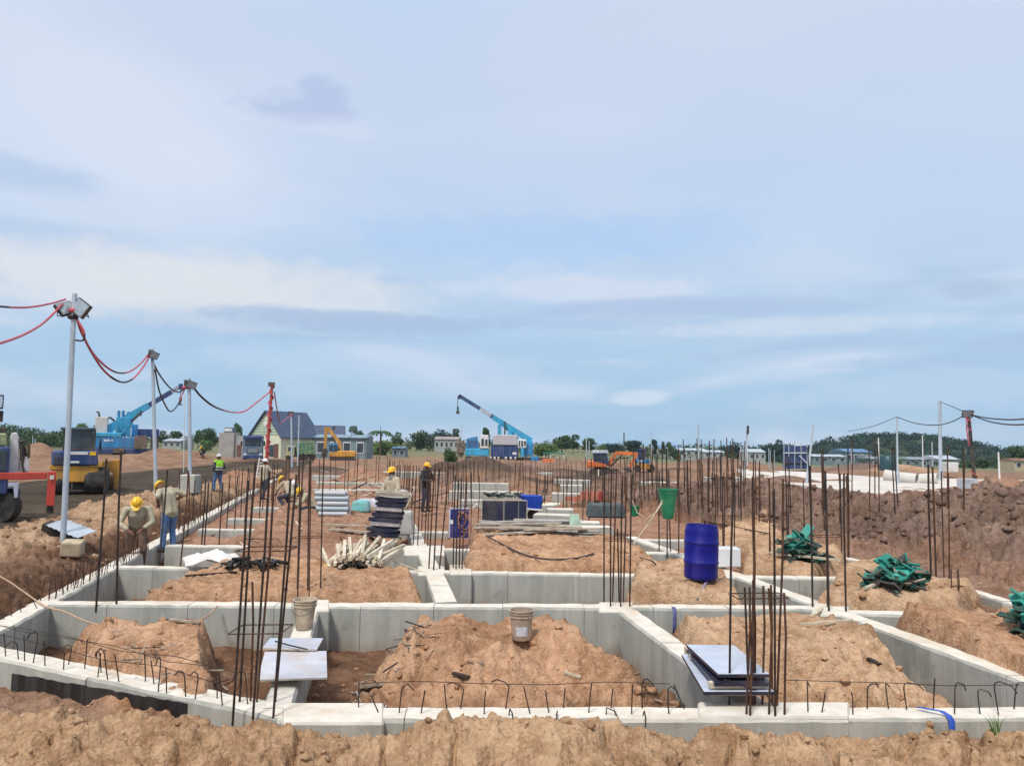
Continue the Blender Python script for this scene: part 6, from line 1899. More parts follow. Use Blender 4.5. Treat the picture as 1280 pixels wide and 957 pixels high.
for a in (612, 617, 622, 631, 637, 643): k.box('white_block', a, a + 2.6, 570.6, 573.4, -2.0, -1.65, WHITE, None, 0)
bm_ = k.beam('boom', (664, 551, 1.6), (616, 521, 1.6), 1.2, 1.25, CYAN, None, .95, 1.0)
k.beam('boom_section', (617, 521.5, 1.6), (613.5, 519.3, 1.6), .9, .95, NAVY, bm_); k.beam('boom_section', (613.8, 519.5, 1.6), (600, 510.6, 1.6), .80, .85, mat('boom_silver', (.42, .45, .50), .5), bm_)
k.beam('boom_section', (600.2, 510.8, 1.6), (574, 494.5, 1.6), .74, .8, NAVY, bm_)
k.prism('boom_head', [(571.5, 496), (574, 492.5), (577, 493.5), (575.5, 498), (572.5, 499)], 1.2, 2.0, NAVY, bm_)
k.beam('boom_cylinder', (648, 548, 1.0), (622, 526.5, 1.0), .4, .4, CYAN, bm_)
k.tube('hoist_rope', [(572.3, 498, 1.6), (572, 508, 1.6)], .06, STEEL); hk = k.box('hook_block', 571, 573.4, 508, 512.5, 1.4, 1.8, DARKGREEN, None, 0); k.box('weight', 570.2, 574, 513, 517, 1.2, 2.0, STEEL, hk, 0)
o = MB().box((-.7, -.7, 0), (.7, .7, 1.6)).build('blue_tank', BLUE); o.location = at(668, 581, 135); bevel(o, .1); tag(o, 'small blue tank at the right end of the middle pile rig', 'tank')
o = MB().box((-2, -.5, 0), (2, .5, .5)).build('steel_skid', STEEL); o.location = at(668, 575, 138); tag(o, 'dark steel skid behind the small blue tank', 'skid')
q = at(685, 581, 120)
br = thing('barrier', 'orange barrier right of the middle pile rig', 'barrier', q)
for i in range(3): MB().box((-.9 + i * .62, -.1, .0), (-.32 + i * .62, .1, 1.05), taper=.03).build('panel', mat('barrier_orange', (.62, .16, .06), .6), br)
q = at(692, 573, 160)
sh = thing('shelter', 'low shelter with a green roof behind the orange barrier', 'shelter', q)
MB().box((-2.3, -1.2, 1.1), (2.3, 1.2, 1.3)).build('roof', GREENPAINT, sh)
for a in (-2.1, -.7, .7, 2.1): MB().box((a - .08, -1, -.6), (a + .08, -.85, 1.1)).build('post', WHITE, sh)

# ---- orange excavator
k = Mach('excavator', 'orange excavator with blue cab reaching right over the red ground', 'excavator', 755, 595.5, 72)
k.tracks(736, 776, 586.5, 595.5, -1.0, -.4); k.tracks(736, 776, 586.5, 595.5, .9, 1.5)
k.box('turntable', 742, 762, 584.3, 587, -.6, 1.2, STEEL)
k.prism('body', [(733, 584), (733.5, 577.5), (737, 575.5), (752, 576), (757, 579), (758, 584)], -1.0, 1.5, ORANGE, bev=.1)
cb = k.prism('cab', [(741.5, 575.8), (741, 566.5), (758, 566.5), (761, 576), (760, 580)], -1.05, .2, NAVY, bev=.06)
k.box('window', 743, 749.5, 568, 575, -1.08, -1.055, GLASS, cb, 0); k.box('window', 751, 757.5, 568, 575, -1.08, -1.055, GLASS, cb, 0)
k.box('roof', 740.5, 760, 562.5, 566.3, -1.15, .3, mat('pale_roof', (.45, .52, .58), .4), cb)
b_ = k.beam('boom', (760, 582, .5), (770.5, 565.5, .5), .36, .42, ORANGE, None, .34, .5); k.beam('boom_arm', (769, 565.8, .5), (797, 567, .5), .34, .50, ORANGE, b_, .30, .34)
k.beam('boom_cylinder', (763, 583, .25), (778, 568, .25), .16, .16, STEEL, b_)
st = k.beam('stick', (796, 566, .5), (786.5, 586, .5), .28, .40, ORANGE, None, .24, .26); k.beam('stick_cylinder', (775, 564, .5), (795, 567.5, .5), .14, .14, STEEL, st)
k.prism('bucket', [(778.5, 585), (788, 584), (790.5, 589), (786, 594.5), (779, 594), (781.5, 589)], .05, .95, STEEL, st)
k.tube('hose', [(765, 575, .3), (778, 572, .3), (787, 572, .3)], .05, BLACK)
# blue and yellow machine behind its bucket
k = Mach('soil_compactor', 'blue and yellow compactor parked behind the excavator bucket', 'road roller', 803, 590, 77)
cb = k.box('cab', 797, 806.5, 563, 574, -.6, 1.2, NAVY, bev=.06); k.box('window', 798.3, 805.3, 565, 572.5, -.63, -.605, GLASS, cb, 0); k.box('roof', 796.3, 807.3, 561.4, 562.9, -.7, 1.3, NAVY, cb, .02)
h = k.box('hood', 794, 812, 574.2, 579, -.7, 1.3, BLUE); k.box('stripe', 798, 804, 575.2, 576.8, -.72, -.705, WHITE, h, 0)
k.box('chassis', 792.5, 812, 579.2, 586, -.7, 1.3, YELLOW); k.wheel(797, 585.5, -.9, .38, .3); k.wheel(813.5, 585, .2, .42, 1.3)

# ---- yellow excavator by the house
k = Mach('excavator', 'yellow excavator with folded arm in front of the house', 'excavator', 428, 575.5, 100)
k.tracks(412, 444, 571, 576, -1.2, -.6); k.tracks(412, 444, 571, 576, .8, 1.4)
k.prism('body', [(411, 571), (412, 565), (420, 563), (444, 563.5), (446, 567), (445, 571)], -1.3, 1.5, YELLOW, bev=.1)
cb = k.box('cab', 410.5, 422, 554.5, 564, -1.35, -.1, BLUE, bev=.08); k.box('window', 411.7, 416, 556, 562.5, -1.39, -1.355, GLASS, cb, 0); k.box('window', 417, 421, 556, 562.5, -1.39, -1.355, GLASS, cb, 0)
b_ = k.beam('boom', (425, 562, .5), (423.5, 552, .5), .55, .65, YELLOW, None, .5, .75); k.beam('boom_arm', (424.5, 553, .5), (409.5, 534.5, .5), .48, .75, YELLOW, b_, .42, .5)
st = k.beam('stick', (408, 533.5, .5), (406, 560, .5), .42, .75, YELLOW, None, .35, .4); k.beam('boom_cylinder', (424, 563, .2), (415, 545, .2), .2, .2, STEEL, b_); k.beam('stick_cylinder', (418, 543, .5), (409, 534, .5), .2, .2, STEEL, b_)
k.prism('bucket', [(401.5, 571), (402, 564), (406, 559.5), (409.5, 562), (408.5, 570.5), (405, 572)], -.2, 1.2, STEEL, st)
k.tube('beacon', [(417, 537, .4), (418, 532, .4)], .15, STEEL)

# ---- tipper trucks
k = Mach('tipper_truck', 'blue grey tipper truck facing the viewer before the house gable', 'truck', 316, 574, 90)
cm = mat('blue_grey_cab', (.12, .19, .27), .45, 0, .2, 2, (.25, .22, .19), .4, 2)
cb = k.box('cab', 303.5, 328.5, 548, 570, 0, 2, cm, bev=.12)
k.box('windscreen', 306, 326, 550, 557, -.04, -.005, GLASS, cb, 0); k.box('grille', 309, 323, 560, 566, -.05, -.005, STEEL, cb, 0)
for i in range(4): k.box('grille_bar', 310, 322, 560.6 + i * 1.4, 561.2 + i * 1.4, -.08, -.055, GALV, cb, 0)
k.box('bumper', 303, 329, 569.4, 573, -.3, .3, NAVY); k.box('headlight', 304.5, 308, 566.5, 568.8, -.05, -.005, WHITE, cb, 0); k.box('headlight', 324, 327.5, 566.5, 568.8, -.05, -.005, WHITE, cb, 0)
k.box('visor', 305, 327, 546.4, 547.8, -.25, .5, NAVY, cb); k.box('tipper_body', 303, 329, 544, 568, 2.3, 7.5, NAVY, bev=.1)
k.box('mirror', 300.6, 302.8, 551, 557, -.1, 0, BLACK, cb); k.box('mirror', 329.4, 331.6, 551, 557, -.1, 0, BLACK, cb)
k.wheel(306, 571, .6, .48, .35, ang=PI / 2); k.wheel(326, 571, .6, .48, .35, ang=PI / 2); k.wheel(306, 571, 5.5, .48, .5, ang=PI / 2); k.wheel(326, 571, 5.5, .48, .5, ang=PI / 2)
k = Mach('tipper_truck', 'tipper truck with green and yellow body before the blue roof', 'truck', 384, 574, 105)
k.prism('tipper_body', [(371, 568), (370, 553), (392, 551), (394.5, 568)], -1.2, 1.4, mat('dusty_green', (.13, .22, .13), .6, 0, .25, 2, (.34, .32, .16), .5, 2), bev=.06)
for a in (374, 379, 384, 389): k.box('rib', a, a + .8, 553.5, 567.5, -1.27, -1.205, GREENPAINT, None, 0)
k.box('chassis', 358, 395, 568.2, 570.4, -.6, 1, STEEL); cb = k.box('cab', 357.5, 368, 557, 570, -1.2, 1.2, mat('pale_yellow_cab', (.42, .40, .24), .5, 0, .2, 2), bev=.1)
k.box('window', 360, 366, 558.5, 563.5, -1.24, -1.205, GLASS, cb, 0); k.box('windscreen', 357.2, 357.45, 558.5, 564, -1, 1, GLASS, cb, 0)
for a in (361, 376, 382.5, 391): k.wheel(a, 571, -1.0, .42, .35)

# ---- blue column formwork tower
k = Mach('formwork_tower', 'dark blue formwork tower with pale props beside the wooded hill', 'formwork', 994, 588, 92)
for i in range(4):
    for j in range(2):
        k.box('panel', 978.5 + i * 8, 985.9 + i * 8, 557 + j * 15, 571.6 + j * 15, -1.2, -1.1, PLYDARK if False else mat('navy_sheet', (.03, .06, .16), .55, 0, .25, 2, (.1, .1, .14), .4, 3), None, 0)
k.box('core', 979, 1009.5, 557.5, 586, -1.05, 1.3, STEEL, None, 0)
for a, t in ((980, 553), (986, 552), (993.5, 551), (1001.5, 553), (1009, 556)):
    k.tube('prop', [(a, t, -1.35), (a, 588, -1.35)], .05, GALV)
k.tube('raker', [(999, 569, -1.35), (1010, 580, -2.2)], .05, GALV); k.tube('waler', [(979, 566, -1.30), (1009, 566, -1.30)], .06, GALV); k.tube('waler', [(979, 578, -1.30), (1009, 578, -1.30)], .06, STEEL)
k.tube('platform', [(979, 587, -1.6), (1010, 587, -1.6)], .1, TIMBER)
for a in (968, 963): k.tube('prop', [(a, 562, -1), (a, 588, -1)], .04, GALV)

# ---- concrete pipes on the ground
pm = mat('pale_concrete_pipe', (.58, .56, .52), .8, 0, .12, 3, (.4, .33, .27), .4, 3)
def cpipe(px0, py0, px1, py1, Y, r, lb, dv=.8):
    a, b = at(px0, py0, Y), at(px1, py1, Y - dv)
    L = (b - a).length
    M_ = (b - a).to_track_quat('Z', 'Y').to_matrix().to_4x4()
    o = MB().lathe([(r * .8, 0.02), (r, 0), (r, L), (r * .8, L), (r * .8, 0.02)], 22, M_, cap=False).build('concrete_pipe', pm, None, True); o.location = a
    tag(o, lb, 'concrete pipe', 'concrete pipes on the pale slab')
cpipe(1106, 594, 1125, 597, 64, .52, 'left hand concrete pipe lying on the pale slab')
cpipe(1126, 597, 1146, 599, 61, .48, 'middle concrete pipe with a dark open end on the pale slab')
cpipe(1150, 599, 1172, 598, 60, .46, 'right hand concrete pipe beside the bars on the pale slab')
o = MB().lathe([(.01, 0), (.4, 0), (.42, .1), (.42, 1.1), (.36, 1.2), (.15, 1.24), (.15, 1.3), (.01, 1.3)], 20).build('water_tank', mat('dark_teal_tank', (.02, .06, .07), .4), None, True); o.location = at(1110, 588, 72); o.scale = (2.2, 2.2, 1.2)
tag(o, 'dark round water tank behind the concrete pipes', 'tank')
o = MB().box((-.55, -.5, 0), (.55, .5, 1.0)).build('white_cabin', WHITE); o.location = at(1188, 590, 75); bevel(o, .05); tag(o, 'small white cabin right of the tallest pale pole', 'cabin')
# pale slab (road base)
sl = [P(920, 586, -.38), P(1000, 589, -.38), P(1100, 596, -.38), P(1290, 600, -.38), P(1290, 617, -.38), P(1180, 622, -.38), P(1090, 616, -.38), P(1000, 606, -.38), P(930, 596, -.38)]
m = MB(); c = sl[0]; n = len(sl)
m.add([v - c for v in sl] + [v - c - Vector((0, 0, .5)) for v in sl], [tuple(range(n))] + [(i, (i + 1) % n, (i + 1) % n + n, i + n) for i in range(n)])
me = m.mesh('concrete_slab', mat('pale_slab', (.62, .58, .52), .85, 0, .12, .6, (.42, .33, .26), .45, .25)); bm = bmesh.new(); bm.from_mesh(me); bmesh.ops.recalc_face_normals(bm, faces=bm.faces); bm.to_mesh(me); bm.free()
o = link('concrete_slab', me); o.location = c
tag(o, 'pale slab of freshly laid road base beyond the spoil bank', None, None, 'structure')

# ================================================================== HOUSES, SHEDS, TREES, HILL
def gable_house(name, label, cat, loc, rz, W, L, He, Ha, wall, roof, over=.4, boards=0, cap=None, windows=(), doors=()):
    """gable end faces local -y; W wide, L long, eaves He, apex Ha"""
    o = thing(name, label, cat, loc, rz)
    m = MB(); m.prism([(-W / 2, -1.5), (W / 2, -1.5), (W / 2, He), (0, Ha), (-W / 2, He)], 0, L)
    wl = m.build('wall', wall, o)
    for s_ in (-1, 1):
        m = MB()
        sl = (Ha - He) / (W / 2)
        x1 = s_ * (W / 2 + over); z1 = He - sl * over
        a, b = Vector((0, -over, Ha + .02)), Vector((0, L + over, Ha + .02))
        c, d = Vector((x1, -over, z1 + .02)), Vector((x1, L + over, z1 + .02))
        up = Vector((0, 0, .14))
        m.add([a, b, d, c, a + up, b + up, d + up, c + up], [(3, 2, 1, 0), (4, 5, 6, 7), (0, 1, 5, 4), (1, 2, 6, 5), (2, 3, 7, 6), (3, 0, 4, 7)])
        me = m.mesh('roof', roof); bm = bmesh.new(); bm.from_mesh(me); bmesh.ops.recalc_face_normals(bm, faces=bm.faces); bm.to_mesh(me); bm.free()
        r_ = link('roof', me, o)
        n = int(L / 1.1)
        for k in range(n + 1):
            y = -over + (L + 2 * over) * k / n
            MB().beam(Vector((0, y, Ha + .18)), Vector((x1, y, z1 + .18)), .07, .05).build('seam', roof, r_)
    for k in range(boards):
        f = (k + .35) / (boards + .4)
        z = He + (Ha - He) * f * .72
        hw = (W / 2) * (1 - (z - He) / (Ha - He)) * .96
        MB().box((-hw, -.12, z), (hw, -.005, z + .26)).build('cladding_board', cap or wall, o)
    for (x, z, w_, h_, side) in windows:
        fr = MB()
        if side == 'f':
            fr.box((x - w_ / 2 - .08, -.06, z - .08), (x + w_ / 2 + .08, -.004, z + h_ + .08)); g_ = MB().box((x - w_ / 2, -.075, z), (x + w_ / 2, -.062, z + h_))
        else:
            fr.box((W / 2 + .004, x - w_ / 2 - .08, z - .08), (W / 2 + .06, x + w_ / 2 + .08, z + h_ + .08)); g_ = MB().box((W / 2 + .062, x - w_ / 2, z), (W / 2 + .075, x + w_ / 2, z + h_))
        f_ = fr.build('window', WHITE, o); g_.build('pane', GLASS, f_)
    return o
CREAM = mat('cream_render', (.66, .68, .50), .8, 0, .08, 1, (.42, .42, .33), .3, .6)
GREENW = mat('pale_green_board', (.40, .54, .42), .7, 0, .1, 1)
ROOFB = mat('blue_sheet_roof', (.05, .075, .135), .5, 0, .15, .6, (.085, .10, .13), .4, 1.0)
hl = at(331, 577, 140)
H_ = gable_house('house', 'cream house with a steep blue roof and green boarded gable behind the trucks', 'house', hl, math.radians(-30), 8.2, 9.6, 5.0, 9.5, CREAM, ROOFB, .5, 6, GREENW,
                 [(-1.6, 1.2, 1.2, 1.6, 'f'), (1.9, 1.0, 1.6, 2.2, 'f'), (3.5, 1.3, 1.6, 1.5, 's'), (6, 1.3, 1.6, 1.5, 's'), (8.2, 1.3, 1.2, 1.5, 's')])
MB().lathe([(.01, -.02), (.55, -.02), (.55, .05), (.01, .05)], 20, Matrix.Translation((0, -.16, 7.2)) @ Matrix.Rotation(PI / 2, 4, 'X')).build('round_vent', WHITE, H_, True)
MB().box((2.4, -.14, 0), (3.5, -.02, 3.4)).build('door', mat('brown_door', (.16, .08, .06), .6), H_)
c_, s_ = math.cos(math.radians(-30)), math.sin(math.radians(-30))
def sub(x, y): return hl + Vector((x * c_ - y * s_, x * s_ + y * c_, 0))
gable_house('annex', 'lower blue roofed annex joined to the right of the cream house', 'house', sub(2.5, 10.2), math.radians(-80), 5, 5.5, 4.6, 7.0, CREAM, ROOFB, .3, 0, None, [(2.5, 1.2, 1.4, 1.4, 's')])
def shed(label, px0, px1, yt, ye, yb, Y, wall, roof, depth=8, nwin=0, name='shed', cat='shed'):
    a, b = at(px0, yb, Y), at(px1, yb, Y)
    sc_ = Y / FPX
    W = (b - a).length; He = (yb - ye) * sc_; Hr = (yb - yt) * sc_
    o = thing(name, label, cat, (a + b) / 2)
    MB().box((-W / 2, 0, -4), (W / 2, depth, He)).build('wall', wall, o)
    m = MB(); m.prism([(0, 0), (0, 0.001)], 0, 1) if False else None
    m = MB(); e = W * .02
    vs = [(-W / 2 - e, -.4, He), (W / 2 + e, -.4, He), (W / 2 + e, depth / 2, Hr), (-W / 2 - e, depth / 2, Hr), (W / 2 + e, depth + .4, He), (-W / 2 - e, depth + .4, He)]
    m.add(vs, [(0, 1, 2, 3), (3, 2, 4, 5), (0, 3, 5), (1, 4, 2), (0, 5, 4, 1)])
    r_ = m.build('roof', roof, o)
    n = max(3, int(W / 2.5))
    for k in range(n + 1):
        x = -W / 2 + W * k / n
        MB().beam((x, -.4, He + .06), (x, depth / 2, Hr + .06), .12, .08).build('seam', roof, r_)
    for k in range(nwin):
        x = -W / 2 + W * (k + .5) / nwin
        f_ = MB().box((x - W / nwin * .28, -.08, He * .25), (x + W / nwin * .28, -.01, He * .8)).build('window', WHITE, o); MB().box((x - W / nwin * .24, -.12, He * .3), (x + W / nwin * .24, -.085, He * .75)).build('pane', GLASS, f_)
    return o
PALEW = mat('pale_wall', (.34, .35, .34), .8, 0, .1, .5, (.4, .38, .33), .3, .4)
PALER = mat('pale_metal_roof', (.44, .50, .55), .5, 0, .08, .4)
BLUER = mat('mid_blue_roof', (.10, .22, .36), .5, 0, .1, .4)
GREYW = mat('grey_green_wall', (.16, .22, .24), .8, 0, .2, .4)
shed('low lean to shed with pale roof edge right of the cream house', 392, 458, 543, 547, 573, 138, GREYW, mat('greyblue_roof', (.20, .28, .34), .5), 6, 4)
shed('long white two storey house behind the small green bush', 543, 573, 545.5, 549, 562, 230, PALEW, mat('brownish_roof', (.30, .26, .24), .6), 8, 5, 'house', 'house')
shed('small grey teal hut before the bright green bush', 490, 506, 558.5, 560, 571, 150, GREYW, BLUER, 4, 2)
shed('pale low building behind the third floodlight pole', 203, 226, 548, 551, 559, 200, PALEW, PALER, 8, 3)
kb = at(283, 563, 128)
ks = thing('pump_house', 'grey block with a white boxed roof hut left of the cream house', 'building', kb)
MB().box((-1.4, 0, -2), (1.2, 3, 3.1)).build('wall', mat('grey_render', (.33, .32, .29), .8, 0, .1, 1), ks); MB().box((-.7, .2, 3.1), (.9, 1.8, 4.0), taper=.08).build('roof_hut', GREYW, ks); MB().box((-.55, .12, 3.35), (.75, .19, 3.8)).build('white_box', WHITE, ks); MB().box((1.21, .5, -2), (4.4, 3, 2.6)).build('side_wall', PALEW, ks)
MB().box((1.6, .44, -1), (2.4, .495, 1.0)).build('door', MATS['brown_door'], ks)
shed('long pale warehouse roof behind the far thin pole', 838, 884, 560, 562.5, 570, 260, PALEW, PALER, 14, 5, 'warehouse', 'warehouse')
shed('bluish warehouse behind the orange excavator boom', 820, 852, 556.5, 560, 568, 320, PALEW, BLUER, 14, 4, 'warehouse', 'warehouse')
shed('small white roofed warehouse left of the leaning dark pole', 880, 906, 562.5, 565, 572, 250, PALEW, PALER, 10, 3, 'warehouse', 'warehouse')
shed('white roofed warehouse between leaning dark pole and blue tower', 936, 957, 561, 565, 575, 240, PALEW, PALER, 10, 3, 'warehouse', 'warehouse')
shed('low pale roof at the foot of the wooded hill beside the tower', 1016, 1058, 568, 570.5, 578, 230, GREYW, PALER, 10, 4, 'warehouse', 'warehouse')
shed('blue roofed hall at the foot of the wooded hill', 1058, 1090, 561, 565, 579, 260, GREYW, BLUER, 14, 4, 'warehouse', 'warehouse')
shed('long dark low building under the hill behind the slim poles', 1090, 1170, 571, 574, 583, 240, GREYW, mat('dim_roof', (.25, .30, .32), .6), 12, 8, 'warehouse', 'warehouse')
shed('pale arched roof under the hill beside the tallest pole', 1172, 1200, 569.5, 574, 584, 235, PALEW, PALER, 12, 3, 'warehouse', 'warehouse')
shed('small tan house under the trees at the frame edge', 1268, 1290, 573, 576, 586, 180, mat('tan_wall', (.45, .36, .25), .8), mat('brown_tile', (.25, .15, .1), .8), 6, 2, 'house', 'house')

# ---------------------------------------------------------------- trees
def leaf_mat(name, c0, c1):
    m = bpy.data.materials.new(name); m.use_nodes = True
    t = NT(m.node_tree)
    geo = t.n('ShaderNodeNewGeometry')
    n1 = t.noise(geo.outputs['Position'], .55, 4, .6); rp = geo.outputs['Random Per Island']
    f = t.m('ADD', t.m('MULTIPLY', t.ramp(n1, .35, .65), .6), t.m('MULTIPLY', rp, .4))
    c = t.mix(f, c0, c1)
    bs = t.n('ShaderNodeBsdfPrincipled', {'Base Color': c, 'Roughness': .75, 'Specular IOR Level': .2})
    t.n('ShaderNodeOutputMaterial', {0: bs})
    return m
LEAF = leaf_mat('leaves_dark', (.030, .065, .030), (.075, .13, .05))
LEAF2 = leaf_mat('leaves_bright', (.07, .14, .04), (.14, .22, .08))
LEAF_HAZED = leaf_mat('leaves_haze_blue', (.012, .044, .038), (.030, .075, .055))  # far foliage, with the blue of distant haze put into the leaf colour
BARK = mat('bark', (.10, .075, .055), .9, 0, .3, 4)
def leaf_cloud(blobs, n, size, seed, shell=.45):
    """leaf-sized faces spread through ellipsoids (cx, cy, cz, rx, ry, rz)"""
    r = np.random.RandomState(seed)
    b = np.array(blobs, float)
    vol = (b[:, 3] * b[:, 4] * b[:, 5]) ** (2 / 3)
    pick = r.choice(len(b), n, p=vol / vol.sum())
    d = r.normal(size=(n, 3)); d /= np.linalg.norm(d, axis=1)[:, None]
    rad = (1 - shell * r.rand(n) ** 1.5)[:, None]
    lump = 1 + .16 * np.sin(d[:, :1] * 5 + seed) * np.cos(d[:, 1:2] * 6 + d[:, 2:] * 5)
    c = b[pick, :3] + d * b[pick, 3:6] * rad * lump
    nrm = d + .8 * r.normal(size=(n, 3)); nrm /= np.linalg.norm(nrm, axis=1)[:, None]
    t = np.cross(nrm, r.normal(size=(n, 3))); t /= np.linalg.norm(t, axis=1)[:, None] + 1e-9
    u_ = np.cross(nrm, t)
    s = size * (.6 + .8 * r.rand(n))[:, None]
    V = np.stack([c - t * s, c + u_ * s * .6, c + t * s, c - u_ * s * .6], 1).reshape(-1, 3)
    F = np.arange(4 * n).reshape(n, 4)
    return V, F
TREE_ME = []
def crown_mesh(kind, seed):
    r = random.Random(seed)
    bl = []
    if kind == 'round':
        for i in range(11):
            a = r.uniform(0, 2 * PI); q = r.uniform(.1, .62); h = r.uniform(.38, .86)
            bl.append((q * math.cos(a) * .5, q * math.sin(a) * .5, h, r.uniform(.16, .26), r.uniform(.16, .26), r.uniform(.10, .17)))
    elif kind == 'tall':
        for i in range(9):
            a = r.uniform(0, 2 * PI); h = r.uniform(.3, .92); q = .26 * (1 - h) + .05
            bl.append((q * math.cos(a), q * math.sin(a), h, r.uniform(.10, .16), r.uniform(.10, .16), r.uniform(.09, .14)))
    else:
        for i in range(14):
            a = r.uniform(0, 2 * PI); q = r.uniform(.1, .75)
            bl.append((q * math.cos(a) * .6, q * math.sin(a) * .4, r.uniform(.15, .72), r.uniform(.16, .28), r.uniform(.16, .24), r.uniform(.12, .24)))
    V, F = leaf_cloud(bl, 2400, .036, seed)
    me = bpy.data.meshes.new('crown')
    me.from_pydata(V.tolist(), [], F.tolist())
    return me
CR = {(k_, i): crown_mesh(k_, 30 + 7 * i + j) for j, k_ in enumerate(('round', 'tall', 'bush')) for i in range(3)}
def trunk_mesh(seed):
    r = random.Random(seed); m = MB()
    m.tube([(0, 0, -.1), (.01, 0, .2), (.0, .01, .45), (.02, 0, .7)], [.03, .024, .018, .008], 7)
    for i in range(6):
        a = r.uniform(0, 2 * PI); z = r.uniform(.25, .5); q = r.uniform(.15, .28)
        m.tube([(0, 0, z), (q * .5 * math.cos(a), q * .5 * math.sin(a), z + .12), (q * math.cos(a), q * math.sin(a), z + .26)], [.012, .008, .003], 5)
    return m.mesh('trunk', BARK, True)
TR = [trunk_mesh(s) for s in (1, 2, 3)]
tn = 0
def tree(px, yt, yb, wpx, Y, label, kind='round', leaf=None, group='trees along the skyline', name='tree', cat='tree'):
    global tn
    q = at(px, yb, Y); q.z = min(q.z, gz(q.x, q.y) + .2)
    h = at(px, yt, Y).z - q.z
    w_ = wpx * Y / FPX * 1.28
    o = thing(name, label, cat, q, 0, group)
    key = (kind, tn % 3, leaf.name if leaf else 'd')
    if key not in CR:
        me = CR[(kind, tn % 3)].copy(); me.materials.append(leaf or LEAF); CR[key] = me
    c = link('crown', CR[key], o); c.scale = (w_ * .95, w_ * .95, h * 1.10); c.rotation_euler = (0, 0, tn * 1.3)
    t = link('trunk', TR[tn % 3], o); t.scale = (w_ * .8, w_ * .8, h)
    tn += 1
    return o
for args in [
    (205, 540, 560, 15, 205, 'small round tree left of the second floodlight pole'), (219, 538, 560, 17, 210, 'dark tree behind the low pale building'),
    (247, 537, 560, 13, 205, 'tree just right of the third floodlight pole'), (264, 533, 561, 20, 190, 'bushy tree left of the grey pump block', 'bush', LEAF), (257, 548, 562, 16, 170, 'light green bush before the bushy tree', 'bush', LEAF2),
    (297, 528, 560, 14, 200, 'round tree peeping between pump block and house gable'), (445, 535, 562, 19, 200, 'dark round tree right of the yellow excavator'),
    (480, 549, 570, 30, 165, 'bright green bush under the palm', 'bush', LEAF2), (460, 552, 568, 20, 170, 'second bright green bush behind the excavator', 'bush', LEAF2), (497, 542, 562, 15, 230, 'dark small tree right of the palm'),
    (526, 536, 562, 28, 240, 'broad dark tree left of the long white house', 'bush', LEAF), (548, 536, 562, 34, 260, 'broad flat topped trees above the long white house', 'bush', LEAF_HAZED), (566, 538, 562, 18, 260, 'dark tree at the right end of the long white house'),
    (563, 557, 578, 22, 62, 'small dark bush growing on the dark heap', 'bush', LEAF, 'trees along the skyline', 'bush', 'bush'),
    (607, 537, 562, 17, 175, 'green tree rising behind the cab of the middle rig', 'tall', LEAF), (677, 553, 572, 34, 175, 'bright green bushes right of the middle rig', 'bush', LEAF2), (657, 553, 572, 16, 180, 'green bush behind the right cab of the middle rig', 'bush', LEAF2),
    (702, 543, 568, 26, 220, 'broad round tree right of the middle rig'), (716, 545, 568, 18, 225, 'tree joined to the broad round tree'), (736, 547, 568, 22, 200, 'round tree behind two pale poles'), (752, 555, 569, 16, 200, 'low bush left of the orange excavator', 'bush', LEAF2),
    (768, 553, 568, 30, 280, 'blue green trees behind the excavator cab', 'bush', LEAF_HAZED), (792, 550, 568, 30, 270, 'dark tree above the excavator boom', 'round', LEAF_HAZED), (818, 551, 568, 14, 250, 'small tree right of the compactor cab', 'tall', LEAF_HAZED),
    (829, 553, 569, 12, 240, 'slim tree before the bluish warehouse', 'tall', LEAF), (838, 551, 569, 14, 240, 'second slim tree before the bluish warehouse', 'tall', LEAF), (843, 557, 571, 12, 230, 'low bush before the pale warehouse', 'bush', LEAF),
    (868, 557, 568, 22, 330, 'low far trees behind the thin far pole', 'bush', LEAF_HAZED), (892, 558, 568, 26, 330, 'low far trees behind the white roofs', 'bush', LEAF_HAZED), (917, 552, 570, 32, 320, 'dome shaped dark tree left of the leaning dark pole', 'bush', LEAF_HAZED),
    (940, 557, 570, 22, 320, 'low trees right of the leaning dark pole', 'bush', LEAF_HAZED), (963, 552, 574, 22, 260, 'dark tree left of the blue tower', 'bush', LEAF_HAZED), (953, 555, 574, 14, 262, 'smaller dark tree by the white warehouse', 'bush', LEAF_HAZED), (975, 552, 574, 16, 262, 'dark tree touching the blue tower', 'round', LEAF_HAZED),
    (1274, 556, 586, 30, 200, 'dark tree at the frame edge above the tan house', 'round', LEAF), (1252, 566, 586, 20, 210, 'dark bush left of the tan house', 'bush', LEAF), (1185, 575, 586, 22, 220, 'green bush under the hill near the white cabin', 'bush', LEAF), (1112, 566, 583, 34, 228, 'light green bush under the hill behind the slim poles', 'bush', LEAF2),
    (1228, 572, 586, 34, 220, 'green bushes under the hill behind the red ribboned pole', 'bush', LEAF), (652, 556, 570, 16, 300, 'low far trees behind the right body of the middle rig', 'bush', LEAF), (856, 555, 570, 22, 340, 'far trees between warehouse and thin far pole', 'bush', LEAF_HAZED), (905, 556, 571, 20, 300, 'far trees left of the dome shaped tree', 'bush', LEAF_HAZED), (985, 553, 576, 22, 300, 'dark trees behind the blue tower', 'bush', LEAF_HAZED), (100, 528, 559, 16, 185, 'taller pale tree at the right end of the woodland', 'round', LEAF2), (125, 530, 559, 20, 200, 'tree behind the roller cab', 'round', LEAF_HAZED)]:
    tree(*args)
